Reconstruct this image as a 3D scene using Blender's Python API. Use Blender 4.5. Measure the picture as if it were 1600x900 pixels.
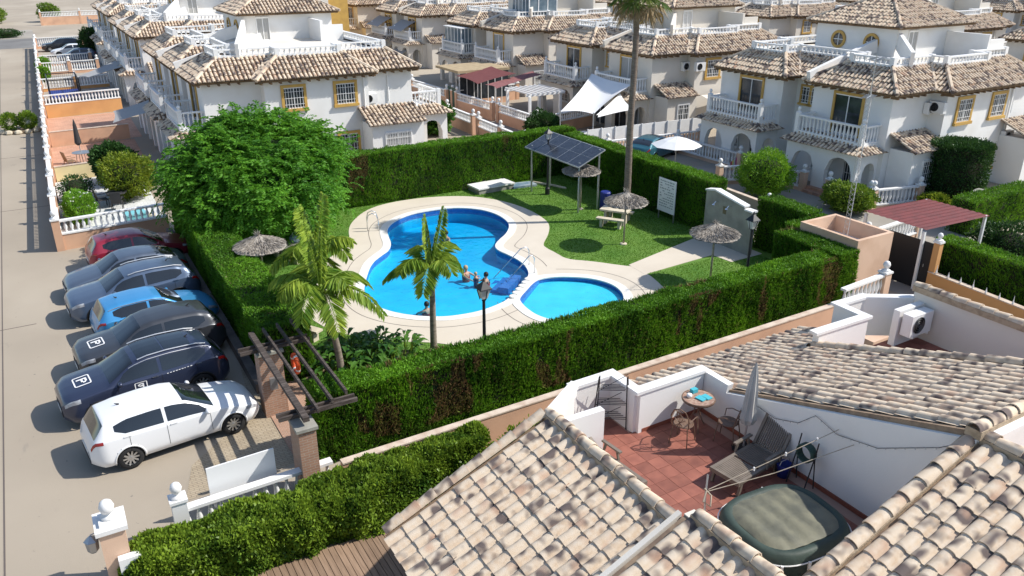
import bpy, math, random
import numpy as np
from mathutils import Vector, Matrix

for o in list(bpy.data.objects):
    bpy.data.objects.remove(o, do_unlink=True)
random.seed(7)
RNG = np.random.default_rng(11)
scene = bpy.context.scene
COL = scene.collection
R = math.radians

# ------------------------------------------------------------------ camera
# World frame: X runs across the street grid (parallel to the pool's long hedge),
# Y runs away along the left road, Z up, metres. The drone hovers above the origin.
cam_data = bpy.data.cameras.new('camera')
cam_data.sensor_width = 36.0
cam_data.lens = 1250.0 / 1600.0 * 36.0
cam_data.clip_start = 0.1
cam_data.clip_end = 3000.0
cam = bpy.data.objects.new('camera', cam_data)
COL.objects.link(cam)
cam.location = (0.0, 0.0, 12.4)
cam.rotation_euler = (R(90 - 23.0), 0.0, R(-30.4))
scene.camera = cam

# ------------------------------------------------------------------ sky, sun, exposure
SUN_EL = R(45.5)
SUN_DIR = Vector((0.905, -0.425, 0.0)).normalized() * math.cos(SUN_EL) + Vector((0, 0, math.sin(SUN_EL)))
world = bpy.data.worlds.new('World')
scene.world = world
world.use_nodes = True
wn = world.node_tree
bg = wn.nodes['Background']
sky = wn.nodes.new('ShaderNodeTexSky')
sky.sky_type = 'NISHITA'
sky.sun_disc = False
sky.sun_elevation = SUN_EL
sky.sun_rotation = math.atan2(SUN_DIR.x, SUN_DIR.y)
sky.air_density = 1.0
sky.dust_density = 0.8
sky.ozone_density = 1.2
wn.links.new(sky.outputs[0], bg.inputs[0])
bg.inputs[1].default_value = 0.14
sun_data = bpy.data.lights.new('sun', 'SUN')
sun_data.energy = 4.6
sun_data.angle = R(0.53)
sun_data.color = (1.0, 0.955, 0.88)
sun = bpy.data.objects.new('sun', sun_data)
COL.objects.link(sun)
sun.location = (40, -20, 60)
sun.rotation_euler = SUN_DIR.to_track_quat('Z', 'Y').to_euler()
scene.view_settings.view_transform = 'Standard'
scene.view_settings.look = 'None'
scene.view_settings.exposure = 0.3
scene.view_settings.gamma = 1.0
scene.view_settings.use_curve_mapping = False
scene.render.engine = 'CYCLES'
scene.cycles.max_bounces = 6
scene.cycles.transparent_max_bounces = 8

# ------------------------------------------------------------------ helpers
def srgb(r, g, b):
    def f(c):
        c /= 255.0
        return c / 12.92 if c <= 0.04045 else ((c + 0.055) / 1.055) ** 2.4
    return (f(r), f(g), f(b), 1.0)

MATS = {}
def mat(name, col, rough=0.7, col2=None, scale=3.0, mix=(0.4, 0.65), bump=0.0, bscale=40.0,
        metallic=0.0, spec=0.4, tint=0.0, stretch=(1, 1, 1), detail=4.0, coat=0.0, attr=None, objrand=0.0):
    """Procedural surface: base colour, a second colour laid in by noise, fine bump, optional
    per-piece value spread (mesh attribute 'tint' or the object's own random number)."""
    m = bpy.data.materials.new(name)
    m.use_nodes = True
    nt = m.node_tree
    p = nt.nodes['Principled BSDF']
    p.inputs['Roughness'].default_value = rough
    p.inputs['Metallic'].default_value = metallic
    p.inputs['Specular IOR Level'].default_value = spec
    p.inputs['Coat Weight'].default_value = coat
    tc = nt.nodes.new('ShaderNodeTexCoord')
    mp = nt.nodes.new('ShaderNodeMapping')
    mp.inputs['Scale'].default_value = stretch
    nt.links.new(tc.outputs['Object'], mp.inputs['Vector'])
    vec = mp.outputs['Vector']
    if objrand:
        oi = nt.nodes.new('ShaderNodeObjectInfo')
        ad = nt.nodes.new('ShaderNodeVectorMath')
        ad.operation = 'MULTIPLY_ADD'
        ad.inputs[1].default_value = (37.0, 53.0, 71.0)
        nt.links.new(oi.outputs['Random'], ad.inputs[0])
        nt.links.new(vec, ad.inputs[2])
        vec = ad.outputs[0]
    base = nt.nodes.new('ShaderNodeRGB')
    base.outputs[0].default_value = col
    c = base.outputs[0]
    if col2 is not None:
        n = nt.nodes.new('ShaderNodeTexNoise')
        n.inputs['Scale'].default_value = scale
        n.inputs['Detail'].default_value = detail
        nt.links.new(vec, n.inputs['Vector'])
        mr = nt.nodes.new('ShaderNodeMapRange')
        mr.inputs[1].default_value = mix[0]
        mr.inputs[2].default_value = mix[1]
        nt.links.new(n.outputs['Fac'], mr.inputs[0])
        mx = nt.nodes.new('ShaderNodeMixRGB')
        nt.links.new(mr.outputs[0], mx.inputs[0])
        nt.links.new(c, mx.inputs[1])
        mx.inputs[2].default_value = col2
        c = mx.outputs[0]
    if tint or objrand:
        if objrand:
            oi2 = nt.nodes.new('ShaderNodeObjectInfo')
            src = oi2.outputs['Random']
        else:
            at = nt.nodes.new('ShaderNodeAttribute')
            at.attribute_name = 'tint'
            src = at.outputs['Fac']
        amt = tint or objrand
        m2 = nt.nodes.new('ShaderNodeMapRange')
        m2.inputs[3].default_value = 1.0 - amt
        m2.inputs[4].default_value = 1.0 + amt
        nt.links.new(src, m2.inputs[0])
        hv = nt.nodes.new('ShaderNodeHueSaturation')
        nt.links.new(m2.outputs[0], hv.inputs['Value'])
        nt.links.new(c, hv.inputs['Color'])
        c = hv.outputs[0]
    nt.links.new(c, p.inputs['Base Color'])
    if bump:
        n2 = nt.nodes.new('ShaderNodeTexNoise')
        n2.inputs['Scale'].default_value = bscale
        n2.inputs['Detail'].default_value = 3.0
        nt.links.new(vec, n2.inputs['Vector'])
        bp = nt.nodes.new('ShaderNodeBump')
        bp.inputs['Strength'].default_value = bump
        bp.inputs['Distance'].default_value = 0.02
        nt.links.new(n2.outputs['Fac'], bp.inputs['Height'])
        nt.links.new(bp.outputs[0], p.inputs['Normal'])
    MATS[name] = m
    return m

def leaf_mat(name, col, col2, dry=None, trans=0.3, rough=0.55, nscale=0.8):
    """Leaf: diffuse + translucent, value spread per leaf ('tint'), slow colour drift, optional dead brown ('dry')."""
    m = bpy.data.materials.new(name)
    m.use_nodes = True
    nt = m.node_tree
    nt.nodes.clear()
    out = nt.nodes.new('ShaderNodeOutputMaterial')
    tc = nt.nodes.new('ShaderNodeTexCoord')
    n = nt.nodes.new('ShaderNodeTexNoise')
    n.inputs['Scale'].default_value = nscale
    nt.links.new(tc.outputs['Object'], n.inputs['Vector'])
    at = nt.nodes.new('ShaderNodeAttribute')
    at.attribute_name = 'tint'
    add = nt.nodes.new('ShaderNodeMath')
    add.operation = 'MULTIPLY_ADD'
    add.inputs[1].default_value = 0.55
    nt.links.new(at.outputs['Fac'], add.inputs[0])
    sub = nt.nodes.new('ShaderNodeMath')
    sub.operation = 'MULTIPLY_ADD'
    sub.inputs[1].default_value = 1.6
    sub.inputs[2].default_value = -0.58
    nt.links.new(n.outputs['Fac'], sub.inputs[0])
    nt.links.new(sub.outputs[0], add.inputs[2])
    add.use_clamp = True
    mx = nt.nodes.new('ShaderNodeMixRGB')
    mx.inputs[1].default_value = col
    mx.inputs[2].default_value = col2
    nt.links.new(add.outputs[0], mx.inputs[0])
    c = mx.outputs[0]
    if dry is not None:
        ad = nt.nodes.new('ShaderNodeAttribute')
        ad.attribute_name = 'dry'
        m3 = nt.nodes.new('ShaderNodeMixRGB')
        nt.links.new(ad.outputs['Fac'], m3.inputs[0])
        nt.links.new(c, m3.inputs[1])
        m3.inputs[2].default_value = dry
        c = m3.outputs[0]
    p = nt.nodes.new('ShaderNodeBsdfPrincipled')
    p.inputs['Roughness'].default_value = rough
    p.inputs['Specular IOR Level'].default_value = 0.25
    nt.links.new(c, p.inputs['Base Color'])
    t = nt.nodes.new('ShaderNodeBsdfTranslucent')
    hs = nt.nodes.new('ShaderNodeHueSaturation')
    hs.inputs['Value'].default_value = 1.5
    hs.inputs['Hue'].default_value = 0.485
    nt.links.new(c, hs.inputs['Color'])
    nt.links.new(hs.outputs[0], t.inputs['Color'])
    ms = nt.nodes.new('ShaderNodeMixShader')
    ms.inputs[0].default_value = trans
    nt.links.new(p.outputs[0], ms.inputs[1])
    nt.links.new(t.outputs[0], ms.inputs[2])
    nt.links.new(ms.outputs[0], out.inputs[0])
    MATS[name] = m
    return m

class MB:
    """Collects faces; build() links them as ONE mesh object."""
    def __init__(self):
        self.v = []; self.f = []; self.t = []
    def add(self, vs, fs, tint=None):
        o = len(self.v)
        self.v.extend([tuple(x) for x in vs])
        for f in fs:
            self.f.append([i + o for i in f])
            self.t.append(0.5 if tint is None else tint)
    def box(self, x0, x1, y0, y1, z0, z1, tint=None):
        self.add([(x0, y0, z0), (x1, y0, z0), (x1, y1, z0), (x0, y1, z0), (x0, y0, z1), (x1, y0, z1), (x1, y1, z1), (x0, y1, z1)],
                 [(3, 2, 1, 0), (4, 5, 6, 7), (0, 1, 5, 4), (1, 2, 6, 5), (2, 3, 7, 6), (3, 0, 4, 7)], tint)
    def obox(self, c, size, rot=None, tint=None):
        sx, sy, sz = size[0] / 2, size[1] / 2, size[2] / 2
        mtx = rot if rot is not None else Matrix.Identity(3)
        c = Vector(c)
        vs = [c + mtx @ Vector(p) for p in ((-sx, -sy, -sz), (sx, -sy, -sz), (sx, sy, -sz), (-sx, sy, -sz), (-sx, -sy, sz), (sx, -sy, sz), (sx, sy, sz), (-sx, sy, sz))]
        self.add(vs, [(3, 2, 1, 0), (4, 5, 6, 7), (0, 1, 5, 4), (1, 2, 6, 5), (2, 3, 7, 6), (3, 0, 4, 7)], tint)
    def bar(self, a, b, w, h, up=(0, 0, 1), tint=None):
        a, b = Vector(a), Vector(b)
        d = (b - a); L = d.length; d = d / L
        s = d.cross(Vector(up))
        if s.length < 1e-4: s = d.cross(Vector((1, 0, 0)))
        s.normalize(); u = s.cross(d)
        self.obox((a + b) / 2, (w, L, h), Matrix((s, d, u)).transposed(), tint)
    def prism(self, poly, z0, z1, tint=None):
        n = len(poly)
        a = sum(poly[i][0] * poly[(i + 1) % n][1] - poly[(i + 1) % n][0] * poly[i][1] for i in range(n))
        if a < 0: poly = poly[::-1]
        vs = [(p[0], p[1], z0) for p in poly] + [(p[0], p[1], z1) for p in poly]
        fs = [tuple(range(n - 1, -1, -1)), tuple(range(n, 2 * n))]
        fs += [(i, (i + 1) % n, n + (i + 1) % n, n + i) for i in range(n)]
        self.add(vs, fs, tint)
    def tube(self, path, r, n=8, cap=True, tint=None):
        pts = [Vector(p) for p in path]
        rs = r if isinstance(r, (list, tuple)) else [r] * len(pts)
        vs = []; fs = []
        prev = None
        for i, p in enumerate(pts):
            d = (pts[min(i + 1, len(pts) - 1)] - pts[max(i - 1, 0)])
            d = d.normalized() if d.length > 1e-9 else Vector((0, 0, 1))
            if prev is None:
                ref = Vector((0, 0, 1)) if abs(d.z) < 0.9 else Vector((1, 0, 0))
                s = d.cross(ref).normalized()
            else:
                s = (prev - d * prev.dot(d)).normalized()
            prev = s
            u = d.cross(s)
            for k in range(n):
                a = 2 * math.pi * k / n
                vs.append(p + s * (math.cos(a) * rs[i]) + u * (math.sin(a) * rs[i]))
        for i in range(len(pts) - 1):
            for k in range(n):
                fs.append((i * n + k, i * n + (k + 1) % n, (i + 1) * n + (k + 1) % n, (i + 1) * n + k))
        if cap:
            fs.append(tuple(range(n - 1, -1, -1)))
            fs.append(tuple((len(pts) - 1) * n + k for k in range(n)))
        self.add(vs, fs, tint)
    def lathe(self, prof, n=12, c=(0, 0, 0), axis=None, tint=None, cap=True):
        M = axis if axis is not None else Matrix.Identity(3)
        c = Vector(c)
        vs = []; fs = []
        for (r, z) in prof:
            for k in range(n):
                a = 2 * math.pi * k / n
                vs.append(c + M @ Vector((r * math.cos(a), r * math.sin(a), z)))
        for i in range(len(prof) - 1):
            for k in range(n):
                fs.append((i * n + k, i * n + (k + 1) % n, (i + 1) * n + (k + 1) % n, (i + 1) * n + k))
        if cap:
            fs.append(tuple(range(n - 1, -1, -1)))
            fs.append(tuple((len(prof) - 1) * n + k for k in range(n)))
        self.add(vs, fs, tint)
    def poly(self, pts, tint=None):
        self.add(pts, [tuple(range(len(pts)))], tint)
    def mesh(self, name, m, smooth=False):
        me = bpy.data.meshes.new(name)
        me.from_pydata(self.v, [], self.f)
        if smooth: me.polygons.foreach_set('use_smooth', [True] * len(me.polygons))
        a = me.attributes.new('tint', 'FLOAT', 'FACE')
        a.data.foreach_set('value', self.t)
        if m is not None: me.materials.append(MATS[m] if isinstance(m, str) else m)
        me.update()
        return me
    def build(self, name, m, parent=None, smooth=False, world=False, loc=None):
        if world and parent is not None:
            ox, oy, oz = parent.location if parent.parent is None else (parent.parent.matrix_basis @ parent.location)
            self.v = [(x - ox, y - oy, z - oz) for x, y, z in self.v]
        me = self.mesh(name, m, smooth)
        return link(name, me, parent, loc)

def link(name, me, parent=None, loc=None, rot=None):
    o = bpy.data.objects.new(name, me)
    COL.objects.link(o)
    if parent is not None: o.parent = parent
    if loc is not None: o.location = loc
    if rot is not None: o.rotation_euler = rot
    return o

def tag(o, label=None, cat=None, group=None, kind=None):
    if label: o['label'] = label
    if cat: o['category'] = cat
    if group: o['group'] = group
    if kind: o['kind'] = kind
    return o

def thing(name, label, cat, loc=(0, 0, 0), rz=0.0, group=None):
    o = bpy.data.objects.new(name, None)
    o.empty_display_size = 0.2
    COL.objects.link(o)
    o.location = loc
    o.rotation_euler = (0, 0, rz)
    return tag(o, label, cat, group)

def copy_tree(root, loc=None, rz=None, label=None, group=None, parent=None, scale=None):
    c = root.copy()
    COL.objects.link(c)
    if parent is not None: c.parent = parent
    if loc is not None: c.location = loc
    if rz is not None: c.rotation_euler = (0, 0, rz)
    if scale is not None: c.scale = (scale,) * 3 if isinstance(scale, (int, float)) else scale
    if label: c['label'] = label
    if group: c['group'] = group
    for ch in list(root.children):
        copy_tree(ch, parent=c)
    return c

def np_mesh(name, V, F, m, parent=None, attrs=None, smooth=False, loc=None):
    """V (n,3), F (k,4) or (k,3) -> one mesh object, fast."""
    me = bpy.data.meshes.new(name)
    n, k, s = len(V), len(F), F.shape[1]
    me.vertices.add(n)
    me.vertices.foreach_set('co', np.ascontiguousarray(V, dtype=np.float32).ravel())
    me.loops.add(k * s)
    me.loops.foreach_set('vertex_index', np.ascontiguousarray(F, dtype=np.int32).ravel())
    me.polygons.add(k)
    me.polygons.foreach_set('loop_start', np.arange(0, k * s, s, dtype=np.int32))
    me.polygons.foreach_set('loop_total', np.full(k, s, dtype=np.int32))
    if smooth: me.polygons.foreach_set('use_smooth', np.ones(k, dtype=bool))
    for an, av in (attrs or {}).items():
        a = me.attributes.new(an, 'FLOAT', 'FACE')
        a.data.foreach_set('value', np.ascontiguousarray(av, dtype=np.float32))
    me.materials.append(MATS[m])
    me.update(calc_edges=True)
    return link(name, me, parent, loc)

def vnoise(P, s=1.0, seed=0):
    """smooth value noise in [0,1] at points P (n,3)"""
    Q = np.asarray(P, dtype=np.float64) * s + 100.0 + seed * 17.3
    I = np.floor(Q).astype(np.int64)
    Fr = Q - I
    Fr = Fr * Fr * (3 - 2 * Fr)
    def h(i, j, k):
        n = (i * 374761393 + j * 668265263 + k * 1274126177 + seed * 974711) & 0xffffffff
        n = ((n ^ (n >> 13)) * 1274126177) & 0xffffffff
        return ((n ^ (n >> 16)) & 0xffff) / 65535.0
    r = 0
    for a in (0, 1):
        for b in (0, 1):
            for c in (0, 1):
                w = (Fr[:, 0] if a else 1 - Fr[:, 0]) * (Fr[:, 1] if b else 1 - Fr[:, 1]) * (Fr[:, 2] if c else 1 - Fr[:, 2])
                r = r + w * h(I[:, 0] + a, I[:, 1] + b, I[:, 2] + c)
    return r

def leaves(name, P, D, length, width, m, parent, rng=RNG, dry=None, tint=None, droop=0.0, kind='stuff', loc=None, fold=0.0):
    """One diamond-shaped face per point: P positions, D growth directions."""
    n = len(P)
    D = D / (np.linalg.norm(D, axis=1, keepdims=True) + 1e-9)
    rnd = rng.normal(size=(n, 3))
    S = np.cross(D, rnd)
    S /= np.linalg.norm(S, axis=1, keepdims=True) + 1e-9
    L = (length * rng.uniform(0.65, 1.3, n))[:, None] if np.isscalar(length) else length[:, None]
    W = (width * rng.uniform(0.7, 1.25, n))[:, None]
    a = P
    b = P + D * L * 0.5 + S * W * 0.5
    c = P + D * L
    c[:, 2] -= droop * L[:, 0]
    d = P + D * L * 0.5 - S * W * 0.5
    V = np.stack([a, b, c, d], axis=1).reshape(-1, 3)
    F = np.arange(4 * n).reshape(n, 4)
    at = {'tint': rng.uniform(0, 1, n) if tint is None else tint}
    if dry is not None: at['dry'] = dry
    o = np_mesh(name, V, F, m, parent, at, loc=loc)
    if kind: o['kind'] = kind
    return o
# ------------------------------------------------------------------ materials
WHITE = mat('white_paint', (0.78, 0.775, 0.76, 1), 0.55, (0.66, 0.645, 0.61, 1), 1.3, (0.52, 0.8), bump=0.08, bscale=60)
mat('white_plain', (0.8, 0.8, 0.79, 1), 0.45)
mat('render_white', (0.80, 0.79, 0.765, 1), 0.8, (0.68, 0.65, 0.60, 1), 0.55, (0.5, 0.85), bump=0.15, bscale=45)
mat('render_cream', (0.70, 0.655, 0.58, 1), 0.8, (0.58, 0.53, 0.45, 1), 0.5, (0.5, 0.85), bump=0.15, bscale=45)
mat('peach', (0.63, 0.385, 0.25, 1), 0.85, (0.50, 0.30, 0.20, 1), 0.9, (0.45, 0.75), bump=0.2, bscale=50)
mat('peach_pale', (0.66, 0.46, 0.33, 1), 0.85, (0.52, 0.34, 0.23, 1), 0.8, (0.45, 0.75), bump=0.2, bscale=50)
mat('orange_wall', (0.62, 0.33, 0.13, 1), 0.85, (0.52, 0.27, 0.11, 1), 0.8, (0.45, 0.75), bump=0.15, bscale=50)
mat('yellow_wall', (0.70, 0.60, 0.33, 1), 0.85, (0.6, 0.5, 0.28, 1), 0.9, (0.45, 0.75))
mat('ochre', (0.58, 0.36, 0.09, 1), 0.6, (0.5, 0.3, 0.08, 1), 2.0)
mat('glass_dark', (0.025, 0.03, 0.035, 1), 0.08, (0.06, 0.07, 0.08, 1), 1.2, spec=0.6)
mat('curtain', (0.42, 0.42, 0.40, 1), 0.8, (0.3, 0.3, 0.3, 1), 9.0, stretch=(4, 4, 0.3))
mat('eave_brown', (0.22, 0.14, 0.075, 1), 0.8, (0.14, 0.09, 0.05, 1), 3.0)
mat('road', (0.375, 0.32, 0.25, 1), 0.9, (0.315, 0.268, 0.21, 1), 0.16, (0.35, 0.7), bump=0.25, bscale=55, detail=9)
mat('asphalt_grey', (0.20, 0.195, 0.185, 1), 0.9, (0.15, 0.145, 0.14, 1), 0.3, bump=0.25, bscale=60)
mat('street_concrete', (0.36, 0.33, 0.285, 1), 0.9, (0.28, 0.255, 0.22, 1), 0.25, bump=0.2, bscale=50)
mat('soil', (0.16, 0.115, 0.075, 1), 0.95, (0.24, 0.18, 0.12, 1), 3.0, bump=0.6, bscale=20)
mat('garden_earth', (0.22, 0.16, 0.11, 1), 0.95, (0.30, 0.23, 0.16, 1), 0.6, bump=0.4, bscale=20)
mat('lawn', (0.075, 0.185, 0.02, 1), 0.9, (0.14, 0.25, 0.04, 1), 0.6, (0.3, 0.7), bump=0.8, bscale=70, detail=8)
mat('deck', (0.62, 0.555, 0.46, 1), 0.85, (0.56, 0.495, 0.405, 1), 0.7, (0.3, 0.75), bump=0.12, bscale=90, detail=8)
mat('coping', (0.76, 0.745, 0.70, 1), 0.6, (0.66, 0.63, 0.57, 1), 1.5, (0.5, 0.8))
mat('groove', (0.12, 0.10, 0.09, 1), 0.9)
mat('pool_floor', (0.045, 0.60, 0.80, 1), 0.5, (0.03, 0.50, 0.74, 1), 1.1, (0.35, 0.7))
mat('pool_tile_band', (0.03, 0.13, 0.42, 1), 0.25, (0.04, 0.18, 0.5, 1), 9.0)
mat('kerb_dark', (0.17, 0.14, 0.12, 1), 0.9, (0.10, 0.085, 0.075, 1), 2.0, bump=0.4, bscale=30)
mat('chrome', (0.75, 0.76, 0.78, 1), 0.15, metallic=1.0)
mat('steel', (0.45, 0.46, 0.47, 1), 0.4, metallic=0.8)
mat('black_iron', (0.018, 0.019, 0.022, 1), 0.45)
mat('dark_wood', (0.055, 0.042, 0.035, 1), 0.8, (0.13, 0.105, 0.09, 1), 2.5, (0.45, 0.7), stretch=(1, 6, 6), bump=0.3, bscale=30)
mat('terracotta_floor', (0.31, 0.115, 0.08, 1), 0.6, (0.21, 0.075, 0.055, 1), 3.5, (0.35, 0.7), objrand=0.16, detail=8)
mat('grout', (0.42, 0.27, 0.21, 1), 0.9)
mat('plastic_taupe', (0.20, 0.165, 0.135, 1), 0.55, (0.15, 0.125, 0.1, 1), 3.0)

def brick_mat(name, c1, c2, mortar, scale, bw=0.5, rh=0.25, msize=0.02, rot=0.0, wall=False):
    m = bpy.data.materials.new(name)
    m.use_nodes = True
    nt = m.node_tree
    p = nt.nodes['Principled BSDF']
    p.inputs['Roughness'].default_value = 0.85
    tc = nt.nodes.new('ShaderNodeTexCoord')
    mp = nt.nodes.new('ShaderNodeMapping')
    mp.inputs['Rotation'].default_value = (0, 0, rot)
    nt.links.new(tc.outputs['Object'], mp.inputs['Vector'])
    vec = mp.outputs[0]
    if wall:
        # lay the courses level on upright faces: (x + y, z)
        sx = nt.nodes.new('ShaderNodeSeparateXYZ'); cx = nt.nodes.new('ShaderNodeCombineXYZ'); sm = nt.nodes.new('ShaderNodeMath')
        nt.links.new(vec, sx.inputs[0]); nt.links.new(sx.outputs['X'], sm.inputs[0]); nt.links.new(sx.outputs['Y'], sm.inputs[1])
        nt.links.new(sm.outputs[0], cx.inputs['X']); nt.links.new(sx.outputs['Z'], cx.inputs['Y'])
        vec = cx.outputs[0]
    b = nt.nodes.new('ShaderNodeTexBrick')
    b.inputs['Scale'].default_value = scale
    b.inputs['Brick Width'].default_value = bw
    b.inputs['Row Height'].default_value = rh
    b.inputs['Mortar Size'].default_value = msize
    b.inputs['Color1'].default_value = c1
    b.inputs['Color2'].default_value = c2
    b.inputs['Mortar'].default_value = mortar
    nt.links.new(vec, b.inputs['Vector'])
    n = nt.nodes.new('ShaderNodeTexNoise')
    n.inputs['Scale'].default_value = 1.3
    n.inputs['Detail'].default_value = 6
    nt.links.new(tc.outputs['Object'], n.inputs['Vector'])
    mr = nt.nodes.new('ShaderNodeMapRange')
    mr.inputs[3].default_value = 0.7; mr.inputs[4].default_value = 1.25
    nt.links.new(n.outputs['Fac'], mr.inputs[0])
    hv = nt.nodes.new('ShaderNodeHueSaturation')
    nt.links.new(b.outputs['Color'], hv.inputs['Color'])
    nt.links.new(mr.outputs[0], hv.inputs['Value'])
    nt.links.new(hv.outputs[0], p.inputs['Base Color'])
    bp = nt.nodes.new('ShaderNodeBump')
    bp.inputs['Strength'].default_value = 0.5
    bp.inputs['Distance'].default_value = 0.01
    nt.links.new(b.outputs['Fac'], bp.inputs['Height'])
    bp.invert = True
    nt.links.new(bp.outputs[0], p.inputs['Normal'])
    MATS[name] = m
def road_mat():
    # sun-bleached concrete: broad tone drift, tyre-dark lanes along the bays, oil spots, fine cracks
    m = MATS['road']; nt = m.node_tree; p = nt.nodes['Principled BSDF']
    src = p.inputs['Base Color'].links[0].from_socket
    tc = nt.nodes.new('ShaderNodeTexCoord')
    def layer(src, kind, scale, lo, hi, col, stretch=(1, 1, 1), detail=3.0):
        mp = nt.nodes.new('ShaderNodeMapping'); mp.inputs['Scale'].default_value = stretch
        nt.links.new(tc.outputs['Object'], mp.inputs['Vector'])
        if kind == 'voronoi':
            n = nt.nodes.new('ShaderNodeTexVoronoi'); n.feature = 'DISTANCE_TO_EDGE'; out = n.outputs['Distance']
        else:
            n = nt.nodes.new('ShaderNodeTexNoise'); n.inputs['Detail'].default_value = detail; out = n.outputs['Fac']
        n.inputs['Scale'].default_value = scale
        nt.links.new(mp.outputs[0], n.inputs['Vector'])
        r = nt.nodes.new('ShaderNodeMapRange'); r.inputs[1].default_value = lo; r.inputs[2].default_value = hi
        nt.links.new(out, r.inputs[0])
        x = nt.nodes.new('ShaderNodeMixRGB'); nt.links.new(r.outputs[0], x.inputs[0]); nt.links.new(src, x.inputs[1]); x.inputs[2].default_value = col
        return x.outputs[0]
    c = layer(src, 'noise', 1.7, .66, .80, (.21, .19, .165, 1), (1, .35, 1), 6)
    c = layer(c, 'noise', .09, .52, .66, (.425, .37, .295, 1), (1, .6, 1), 5)
    c = layer(c, 'noise', 7.0, .70, .78, (.18, .165, .145, 1))
    nt.links.new(c, p.inputs['Base Color'])
road_mat()
brick_mat('paver', (0.42, 0.35, 0.25, 1), (0.36, 0.29, 0.2, 1), (0.2, 0.16, 0.12, 1), 4.0, 0.9, 0.32, 0.03)
brick_mat('brick_small', (0.42, 0.24, 0.16, 1), (0.36, 0.20, 0.13, 1), (0.42, 0.34, 0.27, 1), 8.0, 0.9, 0.5, 0.05)
brick_mat('brick_wall', (0.42, 0.24, 0.16, 1), (0.36, 0.20, 0.13, 1), (0.42, 0.34, 0.27, 1), 4.0, 0.9, 0.28, 0.03, wall=True)
brick_mat('white_floor_tile', (0.66, 0.67, 0.66, 1), (0.6, 0.61, 0.6, 1), (0.4, 0.4, 0.38, 1), 1.0, 0.33, 0.33, 0.008)
brick_mat('peach_floor_tile', (0.55, 0.32, 0.22, 1), (0.5, 0.28, 0.19, 1), (0.38, 0.22, 0.16, 1), 1.0, 0.33, 0.33, 0.008)
brick_mat('brown_slab', (0.30, 0.20, 0.13, 1), (0.26, 0.17, 0.11, 1), (0.05, 0.035, 0.03, 1), 1.0, 2.4, 0.14, 0.012, R(90))

# ------------------------------------------------------------------ outlines
def chaikin(pts, it=2):
    for _ in range(it):
        q = []
        n = len(pts)
        for i in range(n):
            a, b = pts[i], pts[(i + 1) % n]
            q.append((a[0] * 0.75 + b[0] * 0.25, a[1] * 0.75 + b[1] * 0.25))
            q.append((a[0] * 0.25 + b[0] * 0.75, a[1] * 0.25 + b[1] * 0.75))
        pts = q
    return pts
def area(p):
    return 0.5 * sum(p[i][0] * p[(i + 1) % len(p)][1] - p[(i + 1) % len(p)][0] * p[i][1] for i in range(len(p)))
def ccw(p):
    return p if area(p) > 0 else p[::-1]
def offset(p, d):
    """closed CCW outline moved outwards by d (mean normals)"""
    out = []
    n = len(p)
    for i in range(n):
        a, b, c = p[i - 1], p[i], p[(i + 1) % n]
        t = Vector((c[0] - a[0], c[1] - a[1]))
        t.normalize()
        out.append((b[0] + t.y * d, b[1] - t.x * d))
    return out
def ring(mb, inner, outer, z0, z1):
    n = len(inner)
    vs = [(x, y, z1) for x, y in inner] + [(x, y, z1) for x, y in outer] + [(x, y, z0) for x, y in inner] + [(x, y, z0) for x, y in outer]
    fs = []
    for i in range(n):
        j = (i + 1) % n
        fs += [(i, n + i, n + j, j), (n + i, 3 * n + i, 3 * n + j, n + j), (2 * n + i, i, j, 2 * n + j)]
    mb.add(vs, fs)
def sheet_with_holes(name, outer, holes, z, m, skirt=0.0):
    from mathutils.geometry import tessellate_polygon
    loops = [[Vector((x, y, 0)) for x, y in ccw(outer)]] + [[Vector((x, y, 0)) for x, y in ccw(h)[::-1]] for h in holes]
    tris = tessellate_polygon(loops)
    flat = [p for l in loops for p in l]
    mb = MB()
    vs = [(p.x, p.y, z) for p in flat]
    fs = []
    for t in tris:
        a, b, c = (flat[i] for i in t)
        if (b - a).cross(c - a).z < 0: t = (t[0], t[2], t[1])
        fs.append(tuple(t))
    mb.add(vs, fs)
    if skirt:
        o = 0
        for l in loops:
            n = len(l)
            mb.add([(p.x, p.y, z) for p in l] + [(p.x, p.y, z - skirt) for p in l], [(i, n + i, n + (i + 1) % n, (i + 1) % n) for i in range(n)])
    return mb.build(name, m)

POOL = ccw(chaikin([(13.71, 35.11), (15.01, 36.0), (16.39, 36.06), (17.64, 35.84), (18.6, 34.96), (18.95, 33.83), (18.87, 32.66), (18.56, 31.81), (17.86, 30.91), (17.1, 30.31), (16.55, 29.75), (16.38, 29.15), (16.53, 28.33), (16.57, 27.32), (16.27, 26.3), (15.82, 25.66),
        (14.06, 24.22), (13.55, 24.02), (12.91, 23.86), (12.28, 23.82), (11.4, 23.98), (10.9, 24.25), (10.31, 24.7), (9.75, 25.4), (9.4, 26.3), (9.45, 27.55), (9.98, 28.78), (10.9, 30.5), (11.64, 31.2), (12.2, 31.65), (12.62, 32.4), (12.83, 33.23), (13.13, 34.21)], 2))
KID = ccw(chaikin([(15.9, 25.32), (16.4, 25.38), (17.05, 25.16), (17.81, 24.62), (18.24, 24.05), (18.43, 23.3), (18.22, 22.45), (17.7, 21.75), (16.9, 21.25), (16.0, 21.05), (15.1, 21.25), (14.5, 21.75), (14.22, 22.4), (14.2, 23.05), (14.3, 23.75), (14.5, 24.2)], 2))
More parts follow.
